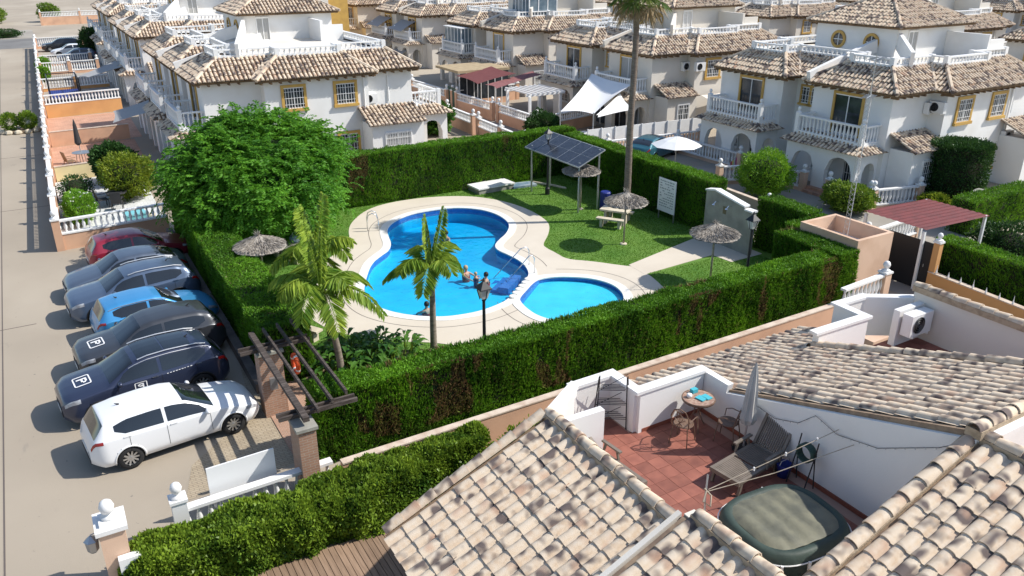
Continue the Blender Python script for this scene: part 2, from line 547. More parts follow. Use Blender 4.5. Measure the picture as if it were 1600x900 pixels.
DECK = ccw(chaikin([(11.2, 33.88), (11.6, 35.23), (12.19, 36.34), (13.37, 37.71), (14.69, 38.36), (16.55, 38.42), (18.22, 37.93), (19.39, 37.17), (20.15, 36.03), (20.59, 34.76), (20.73, 33.39), (20.62, 31.99), (20.32, 31.0), (19.5, 29.84), (18.5, 28.8), (18.4, 28.3), (18.44, 27.56), (18.39, 26.69), (19.21, 25.95), (19.98, 24.93), (20.4, 24.5),
        (20.34, 23.5), (20.08, 22.47), (19.6, 21.2), (18.4, 20.2), (16.5, 19.7), (14.5, 19.8), (12.5, 20.4), (11.0, 21.4), (9.98, 22.45), (9.2, 22.95), (8.2, 23.9), (7.37, 24.89), (7.1, 25.9), (6.9, 27.1), (7.19, 28.26), (8.3, 30.57), (9.41, 31.87), (10.5, 32.9)], 2))

# ------------------------------------------------------------------ the ground
g = sheet_with_holes('ground', [(-900, -400), (1500, -400), (1500, 1500), (-900, 1500)], [offset(DECK, -0.2)], 0.0, 'road')
tag(g, kind='structure')
tag(sheet_with_holes('lawn', [(5.0, 18.0), (27.0, 18.0), (27.0, 39.6), (5.0, 39.6)], [offset(DECK, -0.03)], 0.016, 'lawn'), kind='structure')
def deck_sheet():
    # the two coping rings touch at the divider: the hole is their union, walked as one outline
    P, K = offset(POOL, 0.0), offset(KID, 0.0)
    return sheet_with_holes('pool_deck', DECK, [P, K], 0.03, 'deck', skirt=0.06)
tag(deck_sheet(), kind='structure')
mb = MB(); ring(mb, offset(POOL, -0.02), offset(POOL, 0.34), 0.0, 0.045); tag(mb.build('pool_coping', 'coping'), kind='structure')
mb = MB(); ring(mb, offset(KID, -0.02), offset(KID, 0.34), 0.0, 0.049); tag(mb.build('pool_coping', 'coping'), kind='structure')
mb = MB()
gi = [i for i in range(len(POOL)) if not (13.6 < POOL[i][0] < 16.4 and POOL[i][1] < 26.5)]
PO = offset(POOL, 0.85); PO2 = offset(POOL, 0.875)
for i in gi:
    j = (i + 1) % len(POOL)
    mb.add([(*PO[i], 0.034), (*PO2[i], 0.034), (*PO2[j], 0.034), (*PO[j], 0.034)], [(0, 1, 2, 3)])
PO = offset(KID, 0.85); PO2 = offset(KID, 0.875)
for i in range(len(KID)):
    j = (i + 1) % len(KID)
    if KID[i][1] < 24.0 or KID[i][0] > 17.0:
        mb.add([(*PO[i], 0.034), (*PO2[i], 0.034), (*PO2[j], 0.034), (*PO[j], 0.034)], [(0, 1, 2, 3)])
tag(mb.build('drain_slot', 'groove'), kind='structure')
mb = MB(); mb.prism([(20.2, 23.62), (24.2, 23.9), (24.3, 22.85), (26.2, 22.9), (26.2, 26.25), (20.3, 24.8)], -0.02, 0.034); tag(mb.build('shower_path', 'deck'), kind='structure')

def basin(name, outline, depth, slope):
    n = len(outline)
    ys = [p[1] for p in outline]; y0, y1 = min(ys), max(ys)
    fz = lambda y: -(depth + slope * (y - y0) / (y1 - y0))
    mb = MB()
    top = [(x, y, 0.04) for x, y in outline]; band = [(x, y, -0.28) for x, y in outline]; low = [(x, y, fz(y)) for x, y in outline]
    mb.add(band + low, [(i, (i + 1) % n, n + (i + 1) % n, n + i) for i in range(n)])
    cx = sum(p[0] for p in outline) / n; cy = sum(p[1] for p in outline) / n
    mb.add(low, [tuple(range(n))])
    b = mb.build(name, 'pool_floor')
    tag(b, kind='structure')
    mb = MB(); mb.add(top + band, [(i, (i + 1) % n, n + (i + 1) % n, n + i) for i in range(n)])
    mb.build('waterline_tiles', 'pool_tile_band', b)
    return fz
fz1 = basin('pool_basin', POOL, 0.40, 0.35)
fz2 = basin('paddling_basin', KID, 0.16, 0.0)

def water_mat():
    m = bpy.data.materials.new('pool_water')
    m.use_nodes = True
    nt = m.node_tree
    nt.nodes.clear()
    out = nt.nodes.new('ShaderNodeOutputMaterial')
    tr = nt.nodes.new('ShaderNodeBsdfTransparent')
    gl = nt.nodes.new('ShaderNodeBsdfGlossy')
    gl.inputs['Roughness'].default_value = 0.06
    fr = nt.nodes.new('ShaderNodeFresnel')
    fr.inputs['IOR'].default_value = 1.33
    tc = nt.nodes.new('ShaderNodeTexCoord')
    n = nt.nodes.new('ShaderNodeTexNoise')
    n.inputs['Scale'].default_value = 2.6
    n.inputs['Detail'].default_value = 3.0
    n.inputs['Distortion'].default_value = 0.6
    nt.links.new(tc.outputs['Object'], n.inputs['Vector'])
    bp = nt.nodes.new('ShaderNodeBump')
    bp.inputs['Strength'].default_value = 0.6
    bp.inputs['Distance'].default_value = 0.08
    nt.links.new(n.outputs['Fac'], bp.inputs['Height'])
    nt.links.new(bp.outputs[0], gl.inputs['Normal'])
    nt.links.new(bp.outputs[0], fr.inputs['Normal'])
    mx = nt.nodes.new('ShaderNodeMixShader')
    # only the upper face mirrors; the closed volume's other faces just let light through
    ge = nt.nodes.new('ShaderNodeNewGeometry')
    sp = nt.nodes.new('ShaderNodeSeparateXYZ')
    nt.links.new(ge.outputs['True Normal'], sp.inputs[0])
    gt = nt.nodes.new('ShaderNodeMath'); gt.operation = 'GREATER_THAN'; gt.inputs[1].default_value = 0.5
    nt.links.new(sp.outputs['Z'], gt.inputs[0])
    nb = nt.nodes.new('ShaderNodeMath'); nb.operation = 'SUBTRACT'; nb.inputs[0].default_value = 1.0
    nt.links.new(ge.outputs['Backfacing'], nb.inputs[1])
    m1 = nt.nodes.new('ShaderNodeMath'); m1.operation = 'MULTIPLY'
    nt.links.new(gt.outputs[0], m1.inputs[0]); nt.links.new(nb.outputs[0], m1.inputs[1])
    m2 = nt.nodes.new('ShaderNodeMath'); m2.operation = 'MULTIPLY'
    nt.links.new(m1.outputs[0], m2.inputs[0]); nt.links.new(fr.outputs[0], m2.inputs[1])
    nt.links.new(m2.outputs[0], mx.inputs[0])
    nt.links.new(tr.outputs[0], mx.inputs[1])
    nt.links.new(gl.outputs[0], mx.inputs[2])
    nt.links.new(mx.outputs[0], out.inputs['Surface'])
    va = nt.nodes.new('ShaderNodeVolumeAbsorption')
    va.inputs['Color'].default_value = (0.02, 0.80, 0.955, 1)
    va.inputs['Density'].default_value = 0.9
    nt.links.new(va.outputs[0], out.inputs['Volume'])
    MATS['pool_water'] = m
water_mat()
for outl, fz in ((POOL, fz1), (KID, fz2)):
    o2 = offset(outl, -0.004)
    n = len(o2)
    mb = MB()
    mb.add([(x, y, -0.1) for x, y in o2] + [(x, y, fz(y) + 0.01) for x, y in o2],
           [tuple(range(n)), tuple(range(2 * n - 1, n - 1, -1))] + [(i, n + i, n + (i + 1) % n, (i + 1) % n) for i in range(n)])
    tag(mb.build('water', 'pool_water'), kind='structure')

# other paved ground, each sheet a few millimetres above the one below
def sheet(name, poly, z, m):
    mb = MB(); mb.add([(x, y, z) for x, y in ccw(poly)], [tuple(range(len(poly)))])
    return tag(mb.build(name, m), kind='structure')
sheet('entrance_paving', [(1.2, 17.75), (4.0, 17.95), (4.75, 18.2), (4.75, 24.0), (3.95, 24.0), (3.6, 21.1), (1.6, 19.2)], 0.006, 'paver')
sheet('cross_street', [(-300, 130.0), (300, 130.0), (300, 144.5), (-300, 144.5)], 0.006, 'asphalt_grey')
sheet('pavement', [(-300, 145.0), (1.6, 145.0), (1.6, 160.0), (-300, 160.0)], 0.008, 'street_concrete')
sheet('back_street', [(27.4, 41.0), (31.0, 37.5), (31.2, 140.0), (27.0, 140.0)], 0.006, 'street_concrete')
sheet('garden_soil', [(-0.6, 9.0), (25.0, 9.0), (25.0, 16.0), (-0.6, 16.0)], 0.006, 'garden_earth')
sheet('planting_bed', [(5.3, 18.9), (9.4, 18.9), (9.2, 22.2), (7.2, 24.2), (5.6, 23.0)], 0.024, 'soil')
sheet('house_plot', [(27.5, 13.0), (37.0, 13.0), (37.0, 36.0), (31.0, 36.0), (27.5, 24.0)], 0.008, 'street_concrete')
mb = MB()
for (a, b) in (((-12, 47.0), (-0.5, 47.0)), ((-12, 60), (-0.4, 60)), ((-12, 31.0), (-1.6, 31.0)), ((-12, 73.5), (-0.2, 73.5)), ((-2.6, 12), (-2.9, 120))):
    mb.bar((a[0], a[1], 0.0), (b[0], b[1], 0.0), 0.035, 0.012)
tag(mb.build('expansion_joint', 'groove'), kind='structure')
# ------------------------------------------------------------------ roof tiles
def tile_mat(name, objrand):
    m = bpy.data.materials.new(name)
    m.use_nodes = True
    nt = m.node_tree
    p = nt.nodes['Principled BSDF']
    p.inputs['Roughness'].default_value = 0.85
    p.inputs['Specular IOR Level'].default_value = 0.25
    tc = nt.nodes.new('ShaderNodeTexCoord')
    vec = tc.outputs['Object']
    if objrand:
        oi = nt.nodes.new('ShaderNodeObjectInfo')
        rnd = oi.outputs['Random']
    else:
        at = nt.nodes.new('ShaderNodeAttribute'); at.attribute_name = 'tint'
        rnd = at.outputs['Fac']
    ad = nt.nodes.new('ShaderNodeVectorMath'); ad.operation = 'MULTIPLY_ADD'
    ad.inputs[1].default_value = (31.0, 47.0, 61.0)
    nt.links.new(rnd, ad.inputs[0]); nt.links.new(vec, ad.inputs[2])
    def noise(scale, detail, v):
        n = nt.nodes.new('ShaderNodeTexNoise')
        n.inputs['Scale'].default_value = scale; n.inputs['Detail'].default_value = detail
        nt.links.new(v, n.inputs['Vector'])
        return n.outputs['Fac']
    def rng(src, a, b, c=0.0, d=1.0):
        r = nt.nodes.new('ShaderNodeMapRange')
        r.inputs[1].default_value = a; r.inputs[2].default_value = b; r.inputs[3].default_value = c; r.inputs[4].default_value = d
        nt.links.new(src, r.inputs[0]); return r.outputs[0]
    def mix(f, a, b):
        x = nt.nodes.new('ShaderNodeMixRGB')
        nt.links.new(f, x.inputs[0])
        for k, s in ((1, a), (2, b)):
            if isinstance(s, tuple): x.inputs[k].default_value = s
            else: nt.links.new(s, x.inputs[k])
        return x.outputs[0]
    base = mix(rng(rnd, 0.0, 1.0), (0.66, 0.535, 0.395, 1), (0.57, 0.43, 0.30, 1))
    base = mix(rng(noise(9.0, 4, ad.outputs[0]), 0.35, 0.75), base, (0.69, 0.59, 0.47, 1))
    sm = rng(noise(3.4 if objrand else 2.6, 1.0, ad.outputs[0]), 0.53 if objrand else 0.51, 0.68 if objrand else 0.64)
    c = mix(sm, base, (0.14, 0.11, 0.10, 1))
    c = mix(rng(noise(2.1, 1, ad.outputs[0]), 0.60, 0.78), c, (0.50, 0.32, 0.22, 1))
    if not objrand:
        c = mix(rng(rnd, -0.5, -0.6), c, (0.20, 0.13, 0.085, 1))
    nt.links.new(c, p.inputs['Base Color'])
    bp = nt.nodes.new('ShaderNodeBump'); bp.inputs['Strength'].default_value = 0.25; bp.inputs['Distance'].default_value = 0.01
    nt.links.new(noise(60.0, 3, vec), bp.inputs['Height']); nt.links.new(bp.outputs[0], p.inputs['Normal'])
    MATS[name] = m
tile_mat('roof_tile', False)
tile_mat('roof_tile_single', True)
mat('tile_bed', (0.33, 0.235, 0.155, 1), 0.9, (0.2, 0.14, 0.1, 1), 5.0)

def barrel_template(pitch, expo, seg=4):
    """half-barrel, wider at its lower end, closed at the lower mouth; x across, y up-slope, z out"""
    r0, r1 = pitch * 0.37, pitch * 0.30
    vs = []; fs = []
    for y, r, lift in ((-0.03, r0, 0.035), (expo + 0.02, r1, 0.0)):
        for k in range(seg + 1):
            a = math.pi * k / seg
            vs.append((-r * math.cos(a), y, lift + r * math.sin(a) * 0.95))
    n = seg + 1
    for k in range(seg): fs.append((k + 1, k, n + k, n + k + 1))
    return np.array(vs), fs, list(range(n))

def tiled_plane(mb, O, e, s, L, S, left=None, right=None, pitch=0.25, expo=0.38, bed=True):
    """Barrel tiles on a plane: O eave corner, e unit along the eave, s unit up-slope, L x S size.
    left/right: slope-dependent limits x >= left(y), x <= right(y) (hips and valleys)."""
    O, e, s = np.array(O, float), np.array(e, float), np.array(s, float)
    nrm = np.cross(e, s)
    nrm /= np.linalg.norm(nrm)
    left = left or (lambda y: 0.0)
    right = right or (lambda y: L)
    T, F, mouth = barrel_template(pitch, expo)
    ncol = int((max(L, right(S), right(0)) - min(0, left(S), left(0))) / pitch)
    nrow = max(1, int(round(S / expo)))
    ex = S / nrow
    x00 = min(0, left(S), left(0))
    for r in range(nrow):
        y = r * ex
        lo, hi = max(left(y + ex * 0.5), -99), right(y + ex * 0.5)
        for c in range(ncol + 1):
            x = x00 + (c + 0.5) * pitch
            if x < lo + 0.04 or x > hi - 0.04: continue
            j = random.uniform(-0.012, 0.012)
            P = O + e * (x + j) + s * y
            V = P + T[:, :1] * e + (T[:, 1:2]) * s + T[:, 2:] * nrm
            mb.add(V.tolist(), F, random.random())
            mb.add(V[mouth].tolist(), [tuple(mouth)], random.random())
    if bed:
        a, b = O + e * left(0), O + e * right(0)
        c, d = O + e * right(S) + s * S, O + e * left(S) + s * S
        mb.add([a, b, c, d], [(0, 1, 2, 3)], -1.0)

def poly_offset(poly, d):
    """exact mitred inward (d>0) offset of a CCW polygon with right angles"""
    n = len(poly)
    out = []
    for i in range(n):
        a, b, c = Vector(poly[i - 1]), Vector(poly[i]), Vector(poly[(i + 1) % n])
        t1, t2 = (b - a).normalized(), (c - b).normalized()
        n1, n2 = Vector((-t1.y, t1.x)), Vector((-t2.y, t2.x))
        m = (n1 + n2)
        m /= max(1e-6, m.dot(n1))
        out.append((b.x + m.x * d, b.y + m.y * d))
    return out

def skirt_roof(mb, eave, z0, width, rise, skip=(), pitch=0.25, closed=True, ridge=None):
    """tile skirt climbing inwards from the eave polygon (CCW)"""
    inner = poly_offset(eave, width)
    n = len(eave)
    for i in range(n):
        if i in skip: continue
        a, b = Vector(eave[i]), Vector(eave[(i + 1) % n])
        ia, ib = Vector(inner[i]), Vector(inner[(i + 1) % n])
        t = (b - a); L = t.length; t.normalize()
        nn = Vector((-t.y, t.x))
        S = math.hypot(width, rise)
        sl = (nn.x * width / S, nn.y * width / S, rise / S)
        la = (ia - a).dot(t); lb = (ib - a).dot(t)
        tiled_plane(mb, (a.x, a.y, z0), (t.x, t.y, 0), sl, L, S,
                    left=lambda y, la=la, S=S: la * y / S, right=lambda y, lb=lb, L=L, S=S: L + (lb - L) * y / S, pitch=pitch)
        if ridge is not None and i not in ridge:
            continue
        if ridge is not None:
            mb.tube([(a.x, a.y, z0 + 0.03), (ia.x, ia.y, z0 + rise + 0.05)], 0.11, 6, tint=random.random())
    return inner

BAL_PROF = [(0.045, 0.0), (0.06, 0.05), (0.035, 0.12), (0.075, 0.36), (0.035, 0.62), (0.055, 0.7), (0.045, 0.75)]
def balusters(mb, p0, p1, z0, h, step=0.24, n=6):
    a, b = Vector(p0), Vector(p1)
    L = (b - a).length
    k = max(1, int(L / step))
    for i in range(k):
        p = a + (b - a) * ((i + 0.5) / k)
        mb.lathe([(r, z0 + z / 0.75 * h) for r, z in BAL_PROF], n, (p.x, p.y, 0), cap=False)
def balustrade(rail, bal, p0, p1, z0, h, step=0.24, w=0.2, posts=True, n=6):
    """rails into mb rail, balusters into mb bal"""
    d = 0.09
    rail.bar((*p0, z0 + d / 2), (*p1, z0 + d / 2), w, d)
    rail.bar((*p0, z0 + h - d / 2), (*p1, z0 + h - d / 2), w, d)
    balusters(bal, p0, p1, z0 + d, h - 2 * d, step, n)
    if posts:
        for p in ((p0, p1) if posts is True else posts):
            rail.box(p[0] - 0.12, p[0] + 0.12, p[1] - 0.12, p[1] + 0.12, z0, z0 + h + 0.08)
def finial(mb, x, y, z, r=0.13, n=16):
    mb.lathe([(0.15, z), (0.15, z + 0.05), (0.06, z + 0.08), (0.05, z + 0.11), (r * 0.8, z + 0.15), (r, z + 0.15 + r * 0.75), (r * 0.75, z + 0.15 + r * 1.45), (r * .4, z + .15 + r * 1.72), (0.02, z + 0.15 + r * 1.8)], n, (x, y, 0))

def window(parent, c, nx, ny, w, h, frame=0.16, arched=False, grille=True, framemat='ochre', door=False, glass='glass_dark'):
    """window on a wall: c centre of its outer face, (nx, ny) outward normal"""
    t = Vector((-ny, nx, 0)); nn = Vector((nx, ny, 0)); c = Vector(c)
    mtx = Matrix((t, nn, Vector((0, 0, 1)))).transposed()
    mb = MB(); mb.obox(c + nn * 0.004, (w, 0.03, h), mtx)
    wdw = mb.build('door' if door else 'window', glass, parent)
    f = MB()
    f.obox(c + t * (w / 2 + frame / 2) + nn * 0.03, (frame, 0.1, h + 2 * frame), mtx)
    f.obox(c - t * (w / 2 + frame / 2) + nn * 0.03, (frame, 0.1, h + 2 * frame), mtx)
    f.obox(c + Vector((0, 0, h / 2 + frame / 2)) + nn * 0.03, (w, 0.098, frame), mtx)
    if not door: f.obox(c - Vector((0, 0, h / 2 + frame / 2)) + nn * 0.06, (w + 2 * frame + 0.08, 0.19, frame), mtx)
    f.build('frame', framemat, wdw)
    g = MB()
    g.obox(c + nn * 0.035, (0.05, 0.03, h), mtx)
    g.obox(c + nn * 0.034 + Vector((0, 0, h / 2 - 0.03)), (w, 0.03, 0.06), mtx)
    g.obox(c + nn * 0.034 - Vector((0, 0, h / 2 - 0.03)), (w, 0.03, 0.06), mtx)
    if grille:
        k = max(3, int(w / 0.16))
        for i in range(k):
            g.obox(c + t * (-w / 2 + (i + 0.5) * w / k) + nn * 0.075, (0.022, 0.02, h), mtx)
        for zz in (-0.3, 0.0, 0.3):
            g.obox(c + nn * 0.075 + Vector((0, 0, zz * h)), (w, 0.021, 0.022), mtx)
    g.build('grille' if grille else 'sash', 'white_plain', wdw)
    return wdw

def arch_wall(mb, p0, p1, z1, thick, openings):
    """wall from p0 to p1 (height z1) with round-headed openings [(centre along, half width, spring height)]"""
    a, b = Vector(p0), Vector(p1)
    L = (b - a).length; t = (b - a) / L
    nn = Vector((-t.y, t.x))
    def face(x0, x1, za0, za1, zb0, zb1):
        P = []
        for x, lo, hi in ((x0, za0, za1), (x1, zb0, zb1)):
            q = a + t * x
            for s in (-thick / 2, thick / 2):
                P.append((q.x + nn.x * s, q.y + nn.y * s, lo)); P.append((q.x + nn.x * s, q.y + nn.y * s, hi))
        mb.add(P, [(0, 4, 5, 1), (6, 2, 3, 7), (1, 5, 7, 3), (4, 0, 2, 6), (0, 1, 3, 2), (5, 4, 6, 7)])
    x = 0.0
    for (cx, hw, sp) in sorted(openings):
        if cx - hw > x: face(x, cx - hw, 0, z1, 0, z1)
        K = 8
        for k in range(K):
            xa, xb = -hw + 2 * hw * k / K, -hw + 2 * hw * (k + 1) / K
            za = sp + math.sqrt(max(0, hw * hw - xa * xa)); zb = sp + math.sqrt(max(0, hw * hw - xb * xb))
            face(cx + xa, cx + xb, min(za, z1 - .02), z1, min(zb, z1 - .02), z1)
        x = cx + hw
    if x < L: face(x, L, 0, z1, 0, z1)

# ------------------------------------------------------------------ the house of the estate
def make_house(label, loc, length=14.0, tower_b=4.8, wallm='render_white', units=(1.4, 8.4), roof_box=False):
    """Two-storey terrace block seen from its end wall (y=0) and balcony front (x=0)."""
    t = thing('terraced_house', label, 'house', loc)
    B = length; W = 12.6
    plan = [(0, .9), (3.2, .9), (3.2, 0), (9.4, 0), (9.4, .9), (W, .9), (W, B - .9), (9.4, B - .9), (9.4, B), (3.2, B), (3.2, B - .9), (0, B - .9)]
    notches = []
    us = sorted(units)
    for i in range(len(us) - 1, 0, -1):
        y1, y0 = us[i] - 0.3, us[i - 1] + 4.5
        plan += [(0, y1), (1.2, y1), (1.2, y0), (0, y0)]
        notches.append((y0, y1))
    mb = MB(); mb.prism(plan, 0, 5.62)
    wall = mb.build('wall', wallm, t)
    eave = poly_offset(plan, -0.5)
    mb = MB(); mb.prism(poly_offset(plan, -0.4), 5.46, 5.56)
    # rafter ends under the eave
    for i in range(len(eave)):
        a, b = Vector(eave[i]), Vector(eave[(i + 1) % len(eave)])
        L = (b - a).length
        tt = (b - a).normalized(); nn = Vector((-tt.y, tt.x))
        for k in range(int(L / 0.55)):
            p = a + tt * (0.3 + k * 0.55)
            mb.bar((p.x + nn.x * 0.06, p.y + nn.y * 0.06, 5.40), (p.x + nn.x * 0.5, p.y + nn.y * 0.5, 5.40), 0.09, 0.1)
    mb.build('eave', 'eave_brown', t)
    roof = MB()
    inner = skirt_roof(roof, eave, 5.6, 1.75, 1.1, ridge=range(len(eave)))
    # ground-floor tiled lean-tos
    def lean(x0, x1, y0, y1, z0, z1):
        S = math.hypot(y1 - y0, z1 - z0)
        tiled_plane(roof, (x0, y0, z0), (1, 0, 0), (0, (y1 - y0) / S, (z1 - z0) / S), x1 - x0, S)
    lean(0.2, 3.2, -0.75, 0.9, 2.75, 3.5)
    lean(8.6, 12.3, -1.95, 0.0, 2.7, 3.55)
    for y in units:
        e = poly_offset([(0.3, y - 0.6), (0.3, y + 4.8), (-2.0, y + 4.8), (-2.0, y - 0.6)][::1], 0)
        e = ccw(e)
        skirt_roof(roof, e, 2.55, 0.95, 0.55, skip=[i for i in range(4) if abs(e[i][0] - 0.3) < .01 and abs(e[(i + 1) % 4][0] - 0.3) < .01])
    # porch on the right flank
    e = ccw([(12.3, 0.2), (15.2, 0.2), (15.2, 4.6), (12.3, 4.6)])
    skirt_roof(roof, e, 2.6, 0.9, 0.5, skip=[3])
    ro = roof.build('roof', 'roof_tile', t)
    tag(ro, kind='stuff')
    # roof terrace: floor, low balustrade, stair tower
    mb = MB(); mb.prism(poly_offset(inner, 0.02), 6.3, 6.55); mb.build('terrace_floor', 'render_cream', t)
    rail, bal = MB(), MB()
    n = len(inner)
    for i in range(n):
        a, b = inner[i], inner[(i + 1) % n]
        rail.bar((*a, 6.72), (*b, 6.72), 0.22, 0.12 + .002 * (i % 2)); rail.bar((*a, 7.08), (*b, 7.08), 0.2, 0.08 + .002 * (i % 2))
        balusters(bal, a, b, 6.78, 0.27, 0.3, 5)
        rail.box(a[0] - .13, a[0] + .13, a[1] - .13, a[1] + .13, 6.6, 7.16)
    rail.build('terrace_rail', 'white_plain', t)
    for y in units:
        rail = MB()
        x0, ya, yb = -1.3, y, y + 4.2
        balustrade(rail, bal, (x0, ya), (x0, yb), 3.0, 0.95)
        balustrade(rail, bal, (x0 + .1, ya), (0.0, ya), 3.002, 0.946, w=0.18, posts=False)
        balustrade(rail, bal, (x0 + .1, yb), (0.0, yb), 3.002, 0.946, w=0.18, posts=False)
        for p in ((x0, ya), (x0, yb)): finial(rail, p[0], p[1], 4.02, 0.1)
        rail.build('balcony_rail', 'white_plain', t)
    rail = MB()
    balustrade(rail, bal, (12.6, 1.2), (14.6, 1.2), 3.0, 0.95); balustrade(rail, bal, (14.6, 1.3), (14.6, 4.4), 3.002, 0.946, w=0.18, posts=False)
    rail.build('balcony_rail', 'white_plain', t); tag(bal.build('baluster_row', 'white_plain', t, smooth=True), kind='stuff')
    for y in units:
        mb = MB(); mb.box(-1.42, 0, y - 0.12, y + 4.32, 2.725, 3.0); pc = mb.build('balcony_slab', wallm, t)
        mb = MB(); arch_wall(mb, (-1.5, y - 0.25), (-1.5, y + 4.45), 2.72, 0.3, [(1.1, 0.85, 1.35), (3.5, 0.75, 1.35)]); mb.build('porch_arcade', wallm, t)
        mb = MB(); arch_wall(mb, (-1.34, y - 0.1), (0, y - 0.1), 2.72, 0.3, [(0.7, 0.5, 1.5)]); mb.build('porch_side', wallm, t)
    mb = MB(); mb.box(12.6, 14.7, 1.1, 4.5, 2.755, 3.0); mb.build('balcony_slab', wallm, t)
    mb = MB(); arch_wall(mb, (12.6, 0.75), (14.9, 0.75), 2.75, 0.25, [(1.2, 0.75, 1.4)]); mb.build('porch_side', wallm, t)
    mb = MB(); arch_wall(mb, (14.8, 0.9), (14.8, 4.5), 2.75, 0.25, [(1.8, 1.2, 1.2)]); mb.build('porch_arcade', wallm, t)
    # lean-to walls
    mb = MB(); mb.box(0.45, 3.15, -0.5, 0.88, 0, 2.74); mb.build('annex_wall', wallm, t)
    mb = MB(); mb.box(8.85, 12.2, -1.65, -0.02, 0, 2.72); mb.build('annex_wall', wallm, t)
    tb = tower_b
    mb = MB()
    mb.box(5.0, 11.3, tb, tb + 5.6, 6.5, 8.3)
    mb.build('stair_tower', wallm, t)
    te = [(4.5, tb - .5), (11.8, tb - .5), (11.8, tb + 6.1), (4.5, tb + 6.1)]
    hip = MB()
    inn = skirt_roof(hip, te, 8.33, 3.25, 1.6, ridge=range(4))
    hip.tube([(inn[0][0], (inn[0][1] + inn[3][1]) / 2, 9.98), (inn[1][0], (inn[0][1] + inn[3][1]) / 2, 9.98)], 0.12, 6)
    tag(hip.build('tower_roof', 'roof_tile', t), kind='stuff')
    mb = MB(); mb.prism(poly_offset(te, 0.1), 8.2, 8.3); mb.build('tower_eave', 'eave_brown', t)
    # round windows of the tower, doors onto the terrace
    for yy in (tb + 1.6, tb + 3.9):
        ax = Matrix(((0, 0, -1), (0, 1, 0), (1, 0, 0)))
        mb = MB(); mb.lathe([(0.36, 0.0), (0.36, 0.03)], 20, (5.0, yy, 7.35), ax); oc = mb.build('round_window', 'glass_dark', t)
        mb = MB(); mb.lathe([(0.36, 0.0), (0.36, 0.08), (0.52, 0.08), (0.52, 0.0)], 20, (5.0, yy, 7.35), ax, cap=False); mb.build('frame', 'ochre', oc)
        mb = MB(); mb.box(4.95, 4.965, yy - 0.02, yy + 0.02, 7.0, 7.7); mb.box(4.95, 4.965, yy - 0.35, yy + 0.35, 7.33, 7.37); mb.build('sash', 'white_plain', oc)
    window(t, (6.4, tb, 7.3), 0, -1, 0.8, 1.5, 0.05, grille=False, framemat='white_plain', door=True, glass='curtain')
    # parapet arms on the roof terrace
    mb = MB(); mb.box(9.6, 9.8, tb - 2.6, tb - 0.01, 6.55, 7.9); mb.build('parapet', wallm, t)
    mb = MB(); mb.box(9.81, 11.2, tb - 2.6, tb - 2.4, 6.55, 7.6); mb.build('parapet', wallm, t)
    mb = MB(); mb.bar((5.1, tb - 0.1, 7.55), (2.4, 1.9, 6.95), 0.2, 0.9); mb.build('parapet', wallm, t)
    for (y0, y1) in notches:
        mb = MB(); mb.bar((4.9, y0 + 0.1, 7.2), (-0.45, y0 + 0.1, 5.75), 0.24, 0.75); mb.build('party_fin', wallm, t)
    # openings
    for x in (4.85, 7.95): window(t, (x, 0, 4.45), 0, -1, 1.15, 1.2)
    window(t, (8.0 - 0.05, 0, 1.5), 0, -1, 1.1, 1.1)
    window(t, (1.9, -0.5, 1.55), 0, -1, 1.0, 1.3, 0.06, framemat='white_plain')
    window(t, (10.5, -1.65, 1.4), 0, -1, 1.6, 1.5, 0.06, framemat='white_plain', glass='curtain')
    for y in units:
        window(t, (0, y + 2.1, 4.1), -1, 0, 1.7, 2.1, 0.14, door=True, grille=False)
        window(t, (0, y + 1.2, 1.05), -1, 0, 1.0, 2.05, 0.06, framemat='white_plain', door=True)
        window(t, (0, y + 3.3, 1.4), -1, 0, 1.1, 1.2, 0.06, framemat='white_plain')
    for (y0, y1) in notches:
        window(t, (1.2, y0 + 0.75, 4.5), -1, 0, 0.7, 0.95, 0.12)
        window(t, (1.2, y1 - 0.75, 4.5), -1, 0, 0.6, 0.95, 0.12)
    mb = MB(); mb.tube([(9.1, -0.06, 0), (9.1, -0.06, 5.4)], 0.045, 6); mb.build('downpipe', 'white_plain', t)
    mb = MB(); mb.tube([(11.0, 0.84, 3.6), (11.0, 0.84, 5.4)], 0.045, 6); mb.build('downpipe', 'white_plain', t)
    return t

# near row copies; each keeps its own label
GRP = 'terraced houses of the estate'
houseH = make_house('white terraced house with two round tower windows beside the tall antenna mast', (37.7, 24.9, 0), 14.0, 4.8, 'render_white', (1.4, 8.4))
tag(houseH, group=GRP)
houseA = make_house('white terraced house with ochre window frames behind the big green tree', (8.0, 46.8, 0), 21.0, 11.6, 'render_white', (1.4, 8.0, 14.8))
tag(houseA, group=GRP)
HL = [
    ((37.6, 43.8), 'cream terraced house behind the white shade sail and tall palm trunk'),
    ((37.8, 63.3), 'cream terraced house beyond the dark red awnings'),
    ((38.3, 84.0), 'terraced house with grey balcony awnings, beyond the red awning house'),
    ((38.6, 105.0), 'far terraced house, fifth in the row of the antenna house'),
    ((38.8, 127.0), 'far terraced house, last in the row of the antenna house'),
    ((70.0, 45.0), 'terraced house directly behind the antenna house at the right'),
    ((70.0, 25.5), 'terraced house at the right edge behind the round tower windows'),
    ((70.2, 63.5), 'terraced house behind the cream house with the tall palm in front'),
    ((70.4, 83.0), 'terraced house in the back row, third beyond the antenna house'),
    ((70.4, 104.0), 'far terraced house in the back row near the top edge'),
    ((102.0, 48.0), 'small far terraced house at the top right corner'),
    ((102.0, 68.0), 'small far terraced house along the top edge, right of the pyramid roof'),
    ((102.0, 88.0), 'small far terraced house along the top edge, left of the pyramid roof'),
    ((102.0, 109.0), 'small far terraced house along the top edge above the tall palm'),
    ((134.0, 75.0), 'farthest terraced house at the top right'),
    ((134.0, 97.0), 'farthest terraced house at the top behind the back row'),
]
wr = random.Random(41)
